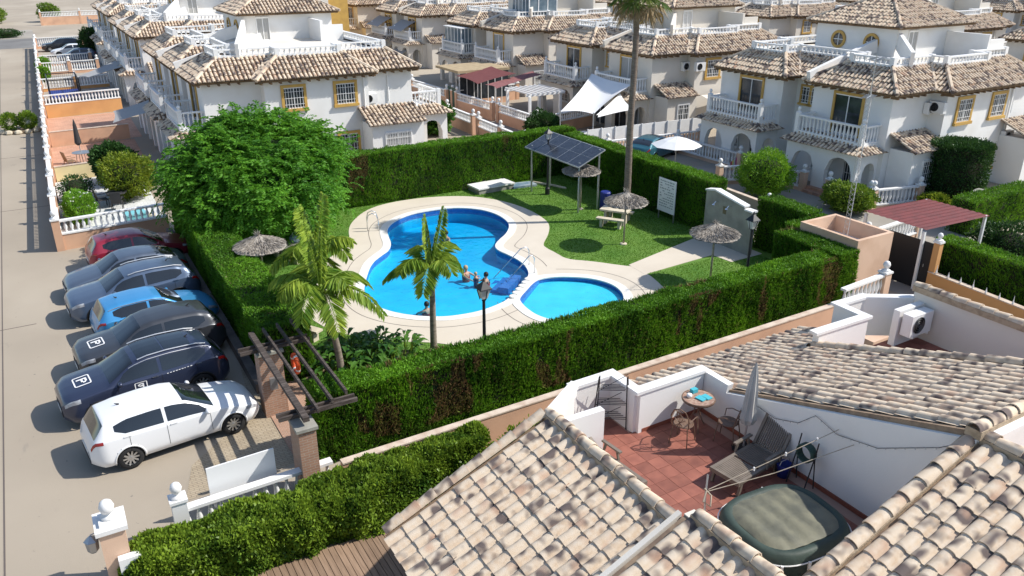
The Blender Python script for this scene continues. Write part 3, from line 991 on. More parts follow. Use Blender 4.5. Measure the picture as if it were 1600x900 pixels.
mat('shutter_white', (0.62, 0.61, 0.58, 1), 0.6, (0.5, 0.49, 0.47, 1), 30, stretch=(.05, .05, 1))
for (x, y), lb in HL:
    c = copy_tree(houseH, (x, y, 0), label=lb, group=GRP)
    if y < 110 and x < 75:
        for ch in c.children:
            # blinds and curtains differ from house to house
            if ch.name.startswith(('window', 'door')) and ch.data:
                q = wr.random()
                if q < .45:
                    ch.material_slots[0].link = 'OBJECT'; ch.material_slots[0].material = MATS['curtain' if q < .25 else 'shutter_white']
            # cream-washed neighbours
            if ch.data and ch.data.materials and ch.data.materials[0] == MATS['render_white']:
                ch.material_slots[0].link = 'OBJECT'; ch.material_slots[0].material = MATS['render_cream']
copy_tree(houseA, (8.4, 74.8, 0), label='terraced house behind the house with ochre windows', group=GRP)
copy_tree(houseA, (9.0, 102.0, 0), label='terraced house at the upper left beside the parked white car', group=GRP)
# ------------------------------------------------------------------ foliage materials
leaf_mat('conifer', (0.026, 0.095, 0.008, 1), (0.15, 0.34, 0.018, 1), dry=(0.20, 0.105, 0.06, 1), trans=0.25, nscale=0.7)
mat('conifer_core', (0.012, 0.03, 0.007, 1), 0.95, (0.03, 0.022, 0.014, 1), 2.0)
leaf_mat('feather_leaf', (0.028, 0.12, 0.010, 1), (0.15, 0.37, 0.03, 1), trans=0.35, nscale=0.5)
leaf_mat('palm_leaf', (0.085, 0.20, 0.02, 1), (0.32, 0.41, 0.05, 1), trans=0.35, nscale=1.5)
leaf_mat('fan_leaf', (0.05, 0.11, 0.02, 1), (0.16, 0.20, 0.05, 1), trans=0.3, nscale=1.5)
leaf_mat('broad_leaf', (0.018, 0.075, 0.012, 1), (0.10, 0.22, 0.03, 1), trans=0.25, rough=0.4, nscale=1.2)
leaf_mat('bush_leaf', (0.03, 0.095, 0.012, 1), (0.24, 0.35, 0.035, 1), trans=0.25, rough=0.4, nscale=1.6)
leaf_mat('yellow_leaf', (0.06, 0.13, 0.012, 1), (0.27, 0.32, 0.03, 1), trans=0.3, rough=0.45, nscale=1.6)
leaf_mat('lime_leaf', (0.07, 0.20, 0.012, 1), (0.20, 0.38, 0.03, 1), trans=0.3, rough=0.45, nscale=2.0)
leaf_mat('dark_leaf', (0.012, 0.045, 0.010, 1), (0.05, 0.12, 0.025, 1), trans=0.2, rough=0.5, nscale=1.5)
leaf_mat('grass_blade', (0.07, 0.18, 0.016, 1), (0.17, 0.32, 0.04, 1), trans=0.3, nscale=0.8)
leaf_mat('red_flower', (0.5, 0.05, 0.02, 1), (0.8, 0.2, 0.1, 1), trans=0.2)
leaf_mat('white_flower', (0.7, 0.7, 0.66, 1), (0.85, 0.85, 0.8, 1), trans=0.2)
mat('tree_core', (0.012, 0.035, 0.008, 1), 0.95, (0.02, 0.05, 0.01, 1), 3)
mat('bark', (0.16, 0.115, 0.08, 1), 0.95, (0.08, 0.06, 0.045, 1), 6.0, bump=0.6, bscale=25)
mat('palm_bark', (0.27, 0.225, 0.18, 1), 0.9, (0.18, 0.145, 0.11, 1), 4.0, stretch=(1, 1, 4), bump=0.6, bscale=18)
mat('palm_bark_dark', (0.21, 0.165, 0.13, 1), 0.95, (0.13, 0.10, 0.08, 1), 5.0, stretch=(1, 1, 5), bump=0.7, bscale=18)
mat('thatch', (0.40, 0.36, 0.31, 1), 0.95, (0.24, 0.21, 0.18, 1), 7.0, bump=0.5, bscale=60)
mat('pole_wood', (0.42, 0.36, 0.28, 1), 0.8, (0.3, 0.25, 0.19, 1), 6.0)
mat('precast', (0.62, 0.55, 0.42, 1), 0.8, (0.5, 0.44, 0.34, 1), 2.0, bump=0.2)
mat('precast_grey', (0.33, 0.32, 0.27, 1), 0.8, (0.24, 0.23, 0.2, 1), 1.6, bump=0.25, bscale=25)
mat('lantern_glass', (0.55, 0.55, 0.53, 1), 0.35)
mat('solar_cell', (0.03, 0.036, 0.05, 1), 0.2, (0.045, 0.052, 0.07, 1), 5.0, spec=0.7)
mat('alu', (0.55, 0.56, 0.57, 1), 0.4, metallic=0.7)
mat('life_ring', (0.75, 0.10, 0.02, 1), 0.5)
mat('blue_drum', (0.02, 0.035, 0.22, 1), 0.5)

# ------------------------------------------------------------------ clipped conifer hedges
def hedge(label, x0, x1, y0, y1, h, dens=900, blade=0.12, faces='xXyYt', drypatch=0.0, seed=0, m='conifer', bw=0.035, dryseg=None, group='clipped conifer hedges round the pool', wob=0.095):
    t = thing('conifer_hedge', label, 'hedge', ((x0 + x1) / 2, (y0 + y1) / 2, 0), group=group)
    ox, oy = (x0 + x1) / 2, (y0 + y1) / 2
    rng = np.random.default_rng(100 + seed)
    # core: gridded box, noise-pushed so that the silhouette is uneven
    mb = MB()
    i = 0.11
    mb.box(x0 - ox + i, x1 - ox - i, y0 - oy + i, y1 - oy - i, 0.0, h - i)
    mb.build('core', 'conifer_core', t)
    Ps, Ds = [], []
    def put(n, f, d):
        a, b = rng.uniform(0, 1, n), rng.uniform(0, 1, n)
        P = f(a, b)
        D = np.tile(np.array(d, float), (n, 1))
        Ps.append(P); Ds.append(D)
    X, Y = x1 - x0, y1 - y0
    if 'y' in faces: put(int(X * h * dens), lambda a, b: np.stack([x0 + a * X, np.full_like(a, y0), b * h], 1), (0, -1, 0))
    if 'Y' in faces: put(int(X * h * dens), lambda a, b: np.stack([x0 + a * X, np.full_like(a, y1), b * h], 1), (0, 1, 0))
    if 'x' in faces: put(int(Y * h * dens), lambda a, b: np.stack([np.full_like(a, x0), y0 + a * Y, b * h], 1), (-1, 0, 0))
    if 'X' in faces: put(int(Y * h * dens), lambda a, b: np.stack([np.full_like(a, x1), y0 + a * Y, b * h], 1), (1, 0, 0))
    if 't' in faces: put(int(X * Y * dens * 1.5), lambda a, b: np.stack([x0 + a * X, y0 + b * Y, np.full_like(a, h)], 1), (0, 0, 1))
    P, D = np.concatenate(Ps), np.concatenate(Ds)
    n = len(P)
    w = vnoise(P, 1.3, seed) + 0.6 * vnoise(P, 4.0, seed + 1) + 0.35 * vnoise(P * np.array([1, 1, .25]), 9.0, seed + 2) - 0.95
    top = D[:, 2] > 0.5
    P = P + D * (w * wob * 1.6 - rng.uniform(0, 0.1, n))[:, None]
    # round the upper arrises a little
    up = np.tile(np.array([0, 0, 1.0]), (n, 1))
    G = np.where(top[:, None], D * 0.55 + rng.normal(size=(n, 3)) * 0.5, D * 0.42 + up * 0.8 + rng.normal(size=(n, 3)) * 0.28)
    dry = np.zeros(n)
    if drypatch:
        q = vnoise(P * np.array([1, 1, .45]), 0.85, seed + 5) * 0.7 + vnoise(P * np.array([1, 1, .3]), 3.5, seed + 6) * 0.3
        side = ~top & (P[:, 2] > 0.3)
        q = q + 0.10 * (P[:, 2] / h - 0.6)
        dry = np.where(side & (q > 1 - drypatch + 0.10 * (vnoise(P * np.array([1, 1, .12]), 7.0, seed + 9))), rng.uniform(0.35, 0.95, n), 0.0)
        dry = np.where(side & (rng.uniform(size=n) < 0.04), 0.6, dry)
    else:
        dry = np.where(rng.uniform(size=n) < 0.02, 0.5, 0)
    P[:, 0] -= ox; P[:, 1] -= oy
    L = blade * rng.uniform(0.6, 1.3, n) * np.where(top, 0.75, 1.15) * np.where(rng.uniform(size=n) < .03, 1.9, 1.0)
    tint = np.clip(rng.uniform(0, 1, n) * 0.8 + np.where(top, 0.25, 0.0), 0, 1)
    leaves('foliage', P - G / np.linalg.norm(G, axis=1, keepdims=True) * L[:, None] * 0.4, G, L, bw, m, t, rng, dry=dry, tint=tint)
    return t
hedge('tall clipped hedge along the near side of the pool, brown patches on its outer face', 4.55, 24.5, 17.45, 18.4, 2.05, 1500, 0.13, 'xyYt', 0.415, 1)
hedge('clipped hedge corner wrapping the left side of the peach pump house', 24.1, 25.15, 17.45, 20.6, 2.12, 1300, 0.13, 'xyXYt', 0.42, 2)
hedge('clipped hedge strip behind the peach pump house', 25.16, 27.4, 20.4, 21.05, 2.2, 1000, 0.12, 'xyXYt', 0.0, 3)
hedge('clipped hedge stub running back from behind the pump house', 26.5, 27.4, 21.06, 23.8, 2.35, 1000, 0.12, 'xXYt', 0.0, 4)
hedge('clipped hedge on the right side of the pool behind the white notice board', 25.95, 26.95, 26.1, 38.4, 2.55, 800, 0.13, 'xyXt', 0.0, 5)
hedge('clipped hedge along the far side of the pool behind the white slab', 10.0, 26.95, 38.45, 39.5, 2.75, 800, 0.14, 'xyXt', 0.40, 6)
hedge('low wide hedge between the parked cars and the thatched umbrella', 4.35, 5.85, 22.2, 38.6, 1.95, 800, 0.12, 'xyXYt', 0.0, 7)

# ------------------------------------------------------------------ grass blades on the lawn (uncountable)
def inside(poly, X, Y):
    r = np.zeros(len(X), bool)
    n = len(poly)
    for i in range(n):
        x0, y0 = poly[i]; x1, y1 = poly[(i + 1) % n]
        c = ((y0 > Y) != (y1 > Y)) & (X < (x1 - x0) * (Y - y0) / (y1 - y0 + 1e-12) + x0)
        r ^= c
    return r
rng = np.random.default_rng(5)
n = 150000
gx, gy = rng.uniform(5.9, 26.0, n), rng.uniform(18.4, 38.6, n)
keep = ~inside(offset(DECK, 0.02), gx, gy) & ~((gx > 20.2) & (gy > 22.8) & (gy < 26.3) & (gy - 24.8 < (gx - 20.2) * 0.24) & (gy > 23.6 + (gx > 24.2) * -.8))
gx, gy = gx[keep], gy[keep]
P = np.stack([gx, gy, np.full_like(gx, 0.012)], 1)
D = rng.normal(size=(len(P), 3)) * 0.5 + np.array([0, 0, 1.0])
D[:, 2] = np.abs(D[:, 2])
tag(leaves('grass', P, D, 0.055, 0.03, 'grass_blade', None, rng), 'short mown grass round the pool deck', 'grass', kind='stuff')

# ------------------------------------------------------------------ the feathery tree
def feather_tree(label, base, crown_c, rad, seed, nspr=10500):
    t = thing('feathery_tree', label, 'tree', base)
    rng = np.random.default_rng(seed)
    bx, by, _ = base
    c = np.array(crown_c) - np.array([bx, by, 0])
    mb = MB()
    fork = Vector((0.1, 0.1, 1.5))
    mb.tube([(0, 0, 0), (0.05, 0.02, 0.8), fork], [0.24, 0.19, 0.17], 10)
    ends = []
    for k in range(9):
        a = k * 2 * math.pi / 9 + 0.3
        rr = 0.7
        e = Vector((c[0] + math.cos(a) * rad[0] * rr, c[1] + math.sin(a) * rad[1] * rr, c[2] + rad[2] * (0.15 if k % 2 else 0.5)))
        midp = fork.lerp(e, 0.5) + Vector((0, 0, 0.5))
        mb.tube([fork, midp, e], [0.12, 0.07, 0.02], 7)
        ends.append(e)
    mb.build('trunk', 'bark', t, smooth=True)
    # leaf sprays: clumps on the crown shell, each clump a bunch of drooping feathered leaves
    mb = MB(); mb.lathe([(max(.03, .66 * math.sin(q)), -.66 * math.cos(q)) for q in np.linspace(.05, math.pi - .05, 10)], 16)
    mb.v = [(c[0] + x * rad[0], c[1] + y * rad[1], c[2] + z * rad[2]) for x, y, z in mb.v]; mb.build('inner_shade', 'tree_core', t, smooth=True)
    ncl = 330
    u = rng.normal(size=(ncl * 3, 3)); u /= np.linalg.norm(u, axis=1, keepdims=True)
    u = u[u[:, 2] > -0.85][:ncl]
    ncl = len(u)
    lump = 0.86 + 0.30 * (vnoise(u * 1.9, 1.0, seed) - 0.35)
    rr = np.where(rng.uniform(size=ncl) < 0.85, rng.uniform(0.88, 1.0, ncl), rng.uniform(0.7, 0.88, ncl)) * lump
    CC = c + u * rr[:, None] * np.array(rad)
    per = nspr // ncl
    spr_p, spr_d = [], []
    for i in range(ncl):
        o = u[i] * np.array([1, 1, 0.6]) + np.array([0, 0, 0.25])
        q = CC[i] + rng.normal(size=(per, 3)) * np.array([0.36, 0.36, 0.22])
        dd = o + rng.normal(size=(per, 3)) * 0.65
        dd[:, 2] -= 0.1
        spr_p.append(q); spr_d.append(dd)
    SP, SD = np.concatenate(spr_p), np.concatenate(spr_d)
    SD /= np.linalg.norm(SD, axis=1, keepdims=True)
    ns = len(SP)
    K = 9
    Ls = rng.uniform(0.32, 0.6, ns)
    side = np.cross(SD, np.array([0, 0, 1.0])); side /= np.linalg.norm(side, axis=1, keepdims=True) + 1e-9
    LP, LD, TT = [], [], []
    st = rng.uniform(0, 1, ns)
    for k in range(K):
        f = (k + 0.6) / K
        pos = SP + SD * (Ls * f)[:, None]
        pos[:, 2] -= Ls * f * f * 0.45
        for s in (-1, 1):
            LP.append(pos); LD.append(side * s + SD * 0.55 - np.array([0, 0, 0.35]) + rng.normal(size=(ns, 3)) * 0.12)
            TT.append(np.clip(st * 0.75 + rng.uniform(0, 0.25, ns), 0, 1))
    LP, LD, TT = np.concatenate(LP), np.concatenate(LD), np.concatenate(TT)
    L = np.tile(np.tile(0.16, ns), 2 * K) * rng.uniform(0.7, 1.3, len(LP))
    leaves('crown', LP, LD, L, 0.06, 'feather_leaf', t, rng, tint=TT)
    return t
feather_tree('big round tree with feathery bright green leaves between the cars and the pool', (7.4, 35.2, 0), (7.75, 35.3, 3.2), (3.75, 3.55, 2.7), 21)

# ------------------------------------------------------------------ palms
def frond(LP, LD, LL, mbr, o, az, el, length, droop, rng, nl=34, leaf=0.42, width_fac=1.0):
    d = Vector((math.cos(az) * math.cos(el), math.sin(az) * math.cos(el), math.sin(el)))
    pts = []
    for i in range(9):
        f = i / 8
        p = Vector(o) + d * (length * f) + Vector((0, 0, -droop * length * f * f))
        # tip bends in
        p -= Vector((d.x, d.y, 0)) * (length * 0.10 * f ** 3)
        pts.append(p)
    mbr.tube(pts, [0.028 - 0.0028 * i for i in range(9)], 5)
    for i in range(nl):
        f = 0.1 + 0.9 * (i + rng.uniform(0, 1)) / nl
        k = min(7, int(f * 8)); ff = f * 8 - k
        p = pts[k].lerp(pts[k + 1], ff)
        tg = (pts[k + 1] - pts[k]).normalized()
        sd = tg.cross(Vector((0, 0, 1)))
        sd = sd.normalized() if sd.length > 1e-3 else Vector((1, 0, 0))
        ll = leaf * (0.55 + 0.9 * math.sin(math.pi * min(1, f * 0.85 + 0.1))) * rng.uniform(0.85, 1.1)
        for s in (-1, 1):
            D = sd * s * 0.9 * width_fac + tg * 0.55 + Vector((0, 0, -0.55 + rng.uniform(-0.15, 0.1)))
            LP.append(p); LD.append(D); LL.append(ll)
def feather_palm(label, base, top, seed, nf=9, length=1.7, r=0.11):
    t = thing('feather_palm', label, 'palm tree', base, group='feather palms by the pool')
    rng = np.random.default_rng(seed)
    tp = Vector(top) - Vector(base)
    mb = MB()
    pts = [Vector((tp.x * f * f, tp.y * f * f, tp.z * f)) for f in (0, .1, .25, .4, .55, .7, .85, 1)]
    mb.tube(pts, [r * 1.35, r * 1.05, r, r * .95, r * .92, r * .88, r * .82, r * .7], 12)
    for k in range(1, 22):
        f = k / 22
        mb.tube([Vector((tp.x * f * f, tp.y * f * f, tp.z * f - 0.012)), Vector((tp.x * f * f, tp.y * f * f, tp.z * f + 0.012))], r * (1.07 - 0.3 * f) , 12, cap=False)
    mb.build('trunk', 'palm_bark', t, smooth=True)
    mb = MB(); mb.tube([tp, tp + Vector((0, 0, 0.35)), tp + Vector((0, 0, 0.6))], [r * .8, r * .7, r * .3], 10); mb.build('crownshaft', 'palm_leaf', t, smooth=True)
    LP, LD, LL = [], [], []
    mr = MB()
    for k in range(nf):
        az = k * 2.399 + rng.uniform(-.2, .2)
        el = R(rng.uniform(18, 56)) if k > 1 else R(rng.uniform(74, 84))
        frond(LP, LD, LL, mr, tp + Vector((0, 0, 0.45)), az, el, length * rng.uniform(0.85, 1.12), rng.uniform(0.55, 0.9) if k > 1 else 0.12, rng, nl=64)
    mr.build('frond_stem', 'palm_leaf', t)
    leaves('frond_leaf', np.array([tuple(p) for p in LP]), np.array([tuple(p) for p in LD]), np.array(LL), 0.085, 'palm_leaf', t, rng)
    return t
feather_palm('slim feather palm standing alone in front of the main pool', (9.81, 21.88, 0), (9.86, 21.9, 2.6), 3, 10, 2.1)
feather_palm('feather palm with leaning trunk rising from the planting bed', (6.52, 21.6, 0), (6.1, 21.5, 2.75), 8, 13, 2.25)
feather_palm('feather palm behind the leaning one, close to the pool edge', (6.95, 23.9, 0), (6.85, 24.3, 2.75), 14, 13, 2.25)

def fan_palm(label, base, h, seed):
    t = thing('fan_palm', label, 'palm tree', base)
    rng = np.random.default_rng(seed)
    mb = MB()
    zs = np.linspace(0, h, 40)
    mb.tube([(0.02 * math.sin(z), 0.0, z) for z in zs], [0.175 - 0.06 * (z / h) + (0.012 if i % 2 else 0) for i, z in enumerate(zs)], 14)
    mb.build('trunk', 'palm_bark_dark', t, smooth=True)
    LP, LD, LL = [], [], []
    st = MB()
    dead = ([], [], [])
    for k in range(46):
        az = k * 2.399
        lev = k / 46
        el = R(70 - 135 * lev)
        o = Vector((0, 0, h - 0.1))
        d = Vector((math.cos(az) * math.cos(el), math.sin(az) * math.cos(el), math.sin(el)))
        tip = o + d * rng.uniform(0.8, 1.15)
        st.tube([o, tip], [0.025, 0.015], 4)
        tgt = dead if lev > 0.72 else (LP, LD, LL)
        sd = d.cross(Vector((0, 0, 1))).normalized(); up = sd.cross(d)
        for j in range(26):
            a = R(-105 + 210 * j / 25)
            D = d * math.cos(a) + sd * math.sin(a) + up * 0.15 + Vector((0, 0, -0.35))
            tgt[0].append(tip); tgt[1].append(D); tgt[2].append(rng.uniform(0.55, 0.8))
    st.build('leaf_stalk', 'palm_leaf', t)
    leaves('fan_leaves', np.array([tuple(p) for p in LP]), np.array([tuple(p) for p in LD]), np.array(LL), 0.07, 'fan_leaf', t, rng, droop=0.2)
    MATS.setdefault('dead_frond', mat('dead_frond', (0.28, 0.20, 0.11, 1), 0.9, (0.4, 0.3, 0.17, 1), 5))
    leaves('dead_skirt', np.array([tuple(p) for p in dead[0]]), np.array([tuple(p) for p in dead[1]]), np.array(dead[2]), 0.06, 'dead_frond', t, rng, droop=0.4)
    return t
fan_palm('very tall fan palm with bare trunk beside the right hedge', (23.95, 29.75, 0), 10.75, 31)

# ------------------------------------------------------------------ thatched umbrellas
def thatch_umbrella():
    t = thing('thatched_umbrella', 'x', 'umbrella', (0, 0, 0), group='thatched umbrellas on the pool lawn')
    mb = MB(); mb.tube([(0, 0, 0), (0, 0, 2.35)], [0.045, 0.04], 8); mb.build('pole', 'pole_wood', t, smooth=True)
    mb = MB(); mb.lathe([(0.16, 0.0), (0.16, 0.05), (0.07, 0.07)], 12); mb.build('foot', 'precast', t)
    # canopy: three ragged straw layers on a shallow cone
    mb = MB()
    N = 56
    rng = random.Random(4)
    def rim(z0, r0, z1, r1, rag):
        vs = []
        for k in range(N):
            a = 2 * math.pi * k / N
            j = 1 + rng.uniform(-rag, rag)
            vs.append((r0 * math.cos(a), r0 * math.sin(a), z0 + rng.uniform(-.012, .012)))
            vs.append((r1 * j * math.cos(a), r1 * j * math.sin(a), z1 + rng.uniform(-.02, .02)))
        fs = [(2 * k, 2 * k + 1, 2 * ((k + 1) % N) + 1, 2 * ((k + 1) % N)) for k in range(N)]
        mb.add(vs, fs)
    rim(2.42, 0.03, 1.99, 0.98, 0.02); rim(2.45, 0.03, 2.13, 0.72, 0.03); rim(2.48, 0.02, 2.27, 0.42, 0.04); rim(2.36, 0.03, 1.94, 0.95, 0.02)
    cn = mb.build('canopy', 'thatch', t)
    n = 2600
    g = np.random.default_rng(9)
    a = g.uniform(0, 2 * np.pi, n); r = np.sqrt(g.uniform(0, 1, n)) * 0.84
    P = np.stack([r * np.cos(a), r * np.sin(a), 2.45 - r * 0.43 + 0.012], 1)
    D = np.stack([np.cos(a), np.sin(a), np.full(n, -0.36)], 1) + g.normal(size=(n, 3)) * 0.07
    leaves('straw', P, D, 0.2, 0.022, 'thatch', t, g)
    P = np.tile(np.array([[0, 0, 2.42]]), (40, 1)); D = g.normal(size=(40, 3)) * 0.75 + np.array([0, 0, 0.8])
    leaves('straw_tuft', P, D, 0.24, 0.025, 'thatch', t, g)
    return t
umb = thatch_umbrella()
US = [((23.05, 32.35), 'thatched umbrella in front of the solar panels, farthest from the pool'),
      ((21.72, 27.0), 'thatched umbrella beside the pale bench and table on the right lawn'),
      ((22.05, 21.75), 'thatched umbrella in front of the shower wall'),
      ((6.19, 29.43), 'thatched umbrella beside the big green tree and low hedge')]
for i, ((x, y), lb) in enumerate(US):
    if i == 0:
        umb.location = (x, y, 0.01); umb['label'] = lb
    else:
        copy_tree(umb, (x, y, 0.01), rz=i * 1.3, label=lb)

# ------------------------------------------------------------------ lamp posts
def lamp_post():
    t = thing('lamp_post', 'x', 'lamp post', (0, 0, 0), group='black lantern posts round the pool')
    mb = MB(); mb.lathe([(0.13, 0), (0.13, 0.35), (0.08, 0.42), (0.06, 0.5), (0.045, 2.95), (0.065, 3.0), (0.03, 3.05)], 12); mb.build('post', 'black_iron', t)
    s = Matrix.Rotation(R(45), 3, 'Z')
    mb = MB(); mb.lathe([(0.12, 3.06), (0.21, 3.36)], 4, (0, 0, 0), s); mb.build('lantern_pane', 'lantern_glass', t)
    mb = MB(); mb.lathe([(0.27, 3.36), (0.25, 3.39), (0.04, 3.58), (0.03, 3.64), (0.012, 3.7)], 4, (0, 0, 0), s)
    for k in range(4):
        a = math.pi / 2 * k
        mb.bar((0.125 * math.cos(a), 0.125 * math.sin(a), 3.05), (0.215 * math.cos(a), 0.215 * math.sin(a), 3.37), 0.022, 0.022)
    mb.build('lantern_cap', 'black_iron', t)
    return t
lp = lamp_post()
for i, ((x, y), lb) in enumerate([((10.05, 17.0 + 1.75), 'black lantern post behind the near hedge by the paddling pool'), ((21.45, 19.35), 'black lantern post beside the shower wall umbrella'), ((23.07, 35.5), 'black lantern post in front of the solar panels')]):
    if i == 0: lp.location = (x, y, 0); lp['label'] = lb
    else: copy_tree(lp, (x, y, 0), label=lb)

# ------------------------------------------------------------------ picnic tables of cast stone
def picnic(label, loc, rz, m='precast'):
    t = thing('picnic_table', label, 'picnic table', loc, rz, group='cast stone picnic tables on the lawn')
    mb = MB(); mb.box(-0.7, 0.7, -0.35, 0.35, 0.68, 0.76); mb.build('table_top', m, t)
    for s in (-1, 1):
        mb = MB(); mb.add([(s * .45 - .07, -.3, 0), (s * .45 + .07, -.3, 0), (s * .45 + .07, .3, 0), (s * .45 - .07, .3, 0), (s * .45 - .07, -.18, .68), (s * .45 + .07, -.18, .68), (s * .45 + .07, .18, .68), (s * .45 - .07, .18, .68)], [(0, 1, 5, 4), (1, 2, 6, 5), (2, 3, 7, 6), (3, 0, 4, 7)]); mb.build('leg', m, t)
        b = MB(); b.box(-0.7, 0.7, s * .72 - .16, s * .72 + .16, .40, .47); bench = b.build('bench', m, t)
        for q in (-1, 1):
            l = MB(); l.box(q * .45 - .06, q * .45 + .06, s * .72 - .13, s * .72 + .13, 0, .4); l.build('leg', m, bench)
    return t
picnic('pale cast stone picnic table beside the thatched umbrella on the right lawn', (23.2, 29.6, 0), R(-55))
picnic('cast stone picnic table under the edge of the big green tree', (8.35, 32.9, 0), R(20))
picnic('cream cast stone picnic table behind the entrance pergola', (5.75, 24.6, 0), R(-60))
t = thing('beach_bag', 'blue and white beach bag lying on the table under the tree', 'bag', (8.4, 32.8, 0.76))
mb = MB(); mb.lathe([(0.18, 0), (0.26, 0.08), (0.24, 0.22), (0.16, 0.3)], 10); mb.build('bag_body', mat('bag_blue', (0.16, 0.25, 0.36, 1), 0.8, (0.5, 0.55, 0.6, 1), 6), t, smooth=True)
mb = MB(); mb.tube([(-.1, 0, .28), (-.06, 0, .42), (.06, 0, .42), (.1, 0, .28)], 0.015, 5); mb.build('handle', 'white_plain', t)

# ------------------------------------------------------------------ solar array, slab, board, shower wall
t = thing('solar_array', 'tilted rack of five dark solar panels standing by the right hedge', 'solar panels', (23.2, 34.2, 0))
lo, hi = Vector((-0.85, 0, 2.45)), Vector((0.75, 0, 3.15))
sl = (hi - lo)
for k in range(5):
    y0 = 2.5 - k * 1.02
    mb = MB()
    for (a, b, c2, d2) in ((0.02, 0.98, 0.02, 0.98),):
        A = lo + sl * a; B = lo + sl * b
        n = Vector((-sl.z, 0, sl.x)).normalized() * 0.03
        mb.add([A + Vector((0, y0 - 0.98, 0)) + n, B + Vector((0, y0 - 0.98, 0)) + n, B + Vector((0, y0 - .02, 0)) + n, A + Vector((0, y0 - .02, 0)) + n], [(0, 1, 2, 3)])
    pn = mb.build('panel', 'solar_cell', t)
    mb = MB()
    mb.bar(lo + Vector((0, y0, 0)), hi + Vector((0, y0, 0)), 0.045, 0.05); mb.bar(lo + Vector((0, y0 - 1.0, 0)), hi + Vector((0, y0 - 1.0, 0)), 0.03, 0.05)
    for f in (0.01, 0.5, 0.99):
        q = lo + sl * f; mb.bar(q + Vector((0, y0 - 0.98, 0.0)), q + Vector((0, y0 - 0.02, 0.0)), 0.03 if f == .5 else 0.05, 0.062)
    mb.build('frame', 'alu', pn)
for (x, y) in ((-0.6, 2.2), (-0.6, -2.3), (0.6, 2.2), (0.6, -2.3)):
    mb = MB(); mb.tube([(x, y, 0), (x, y, 2.5 + (x + .85) * .44)], 0.05, 8); mb.build('post', 'steel', t)
mb = MB(); mb.lathe([(0.28, 0), (0.29, 0.05), (0.29, 0.85), (0.24, 0.9)], 16, (24.3, 31.9, 0)); tag(mb.build('blue_barrel', 'blue_drum'), 'dark blue barrel in the shade behind the far thatched umbrella', 'barrel')
t = thing('covered_box', 'flat white covered box lying on the lawn by the far hedge', 'box', (20.9, 37.9, 0), R(4))
mb = MB(); mb.box(-1.15, 1.15, -0.55, 0.55, 0.0, 0.28); mb.build('base', 'precast_grey', t)
mb = MB(); mb.prism([(-1.2, -.6), (1.2, -.6), (1.2, .6), (-1.2, .6)], 0.283, 0.36); mb.build('lid', 'white_paint', t)
t = thing('pool_cover_roller', 'blue pool cover folded beside the white box in the shade', 'pool cover', (22.75, 37.6, 0), R(-8))
mb = MB(); mb.prism([(-.7, -.4), (.75, -.35), (.7, .4), (-.65, .45)], 0.02, 0.14); mb.build('folded_sheet', mat('tarp_blue', (0.12, 0.2, 0.27, 1), 0.6, (0.3, 0.36, 0.4, 1), 2), t)
mb = MB(); mb.tube([(.8, .3, .08), (1.6, -.8, .08), (2.0, -1.5, .06)], 0.07, 7); mb.build('roller_tube', 'precast', t)
t = thing('notice_board', 'white notice board with rows of grey lettering against the right hedge', 'notice board', (25.6, 28.7, 0))
mb = MB(); mb.box(-.02, .02, -.62, .62, .45, 2.1); mb.build('panel', 'white_plain', t)
mb = MB()
rr = random.Random(3)
for k in range(11):
    z = 1.98 - k * 0.125
    y = 0.5
    while y > -0.48:
        w = rr.uniform(.05, .17)
        if rr.random() < .85: mb.box(-.026, -.0215, max(y - w, -.5), y, z - .022, z + .022)
        y -= w + .045
mb.build('lettering', mat('print_grey', (0.25, 0.27, 0.28, 1), 0.7), t)
for y in (-.55, .55):
    mb = MB(); mb.box(0.021, .07, y - .03, y + .03, 0, 2.05); mb.build('post', 'steel', t)
t = thing('shower_wall', 'grey outdoor shower wall with stepped white coping at the end of the path', 'wall', (25.55, 24.45, 0))
prof = [(1.42, 0), (1.42, 2.3), (0.85, 2.42), (-0.95, 2.12), (-1.02, 1.98), (-1.42, 1.98), (-1.42, 0)]
mb = MB()
n = len(prof)
mb.add([(-.11, y, z) for y, z in prof] + [(.11, y, z) for y, z in prof], [tuple(range(n)), tuple(range(2 * n - 1, n - 1, -1))] + [(i, n + i, n + (i + 1) % n, (i + 1) % n) for i in range(n)])
mb.build('wall_slab', 'precast_grey', t)
mb = MB()
for (a, b) in (((1.45, 2.33), (.85, 2.45)), ((.85, 2.45), (-.98, 2.15)), ((-.98, 2.02), (-1.45, 2.02))):
    mb.bar((0, a[0], a[1]), (0, b[0], b[1]), .34, .07)
mb.build('coping', 'white_paint', t)
for y in (.6, -.2):
    mb = MB(); mb.tube([(-.12, y, 1.95), (-.3, y, 2.0), (-.42, y, 1.92)], .018, 6); mb.lathe([(.07, 1.87), (.03, 1.92)], 8, (-.42, y, 0)); mb.build('shower_head', 'chrome', t)
mb = MB(); mb.box(-.125, -.115, .1, .3, 1.5, 1.85); mb.build('plate', mat('brown_plate', (.16, .13, .07, 1), .6), t)

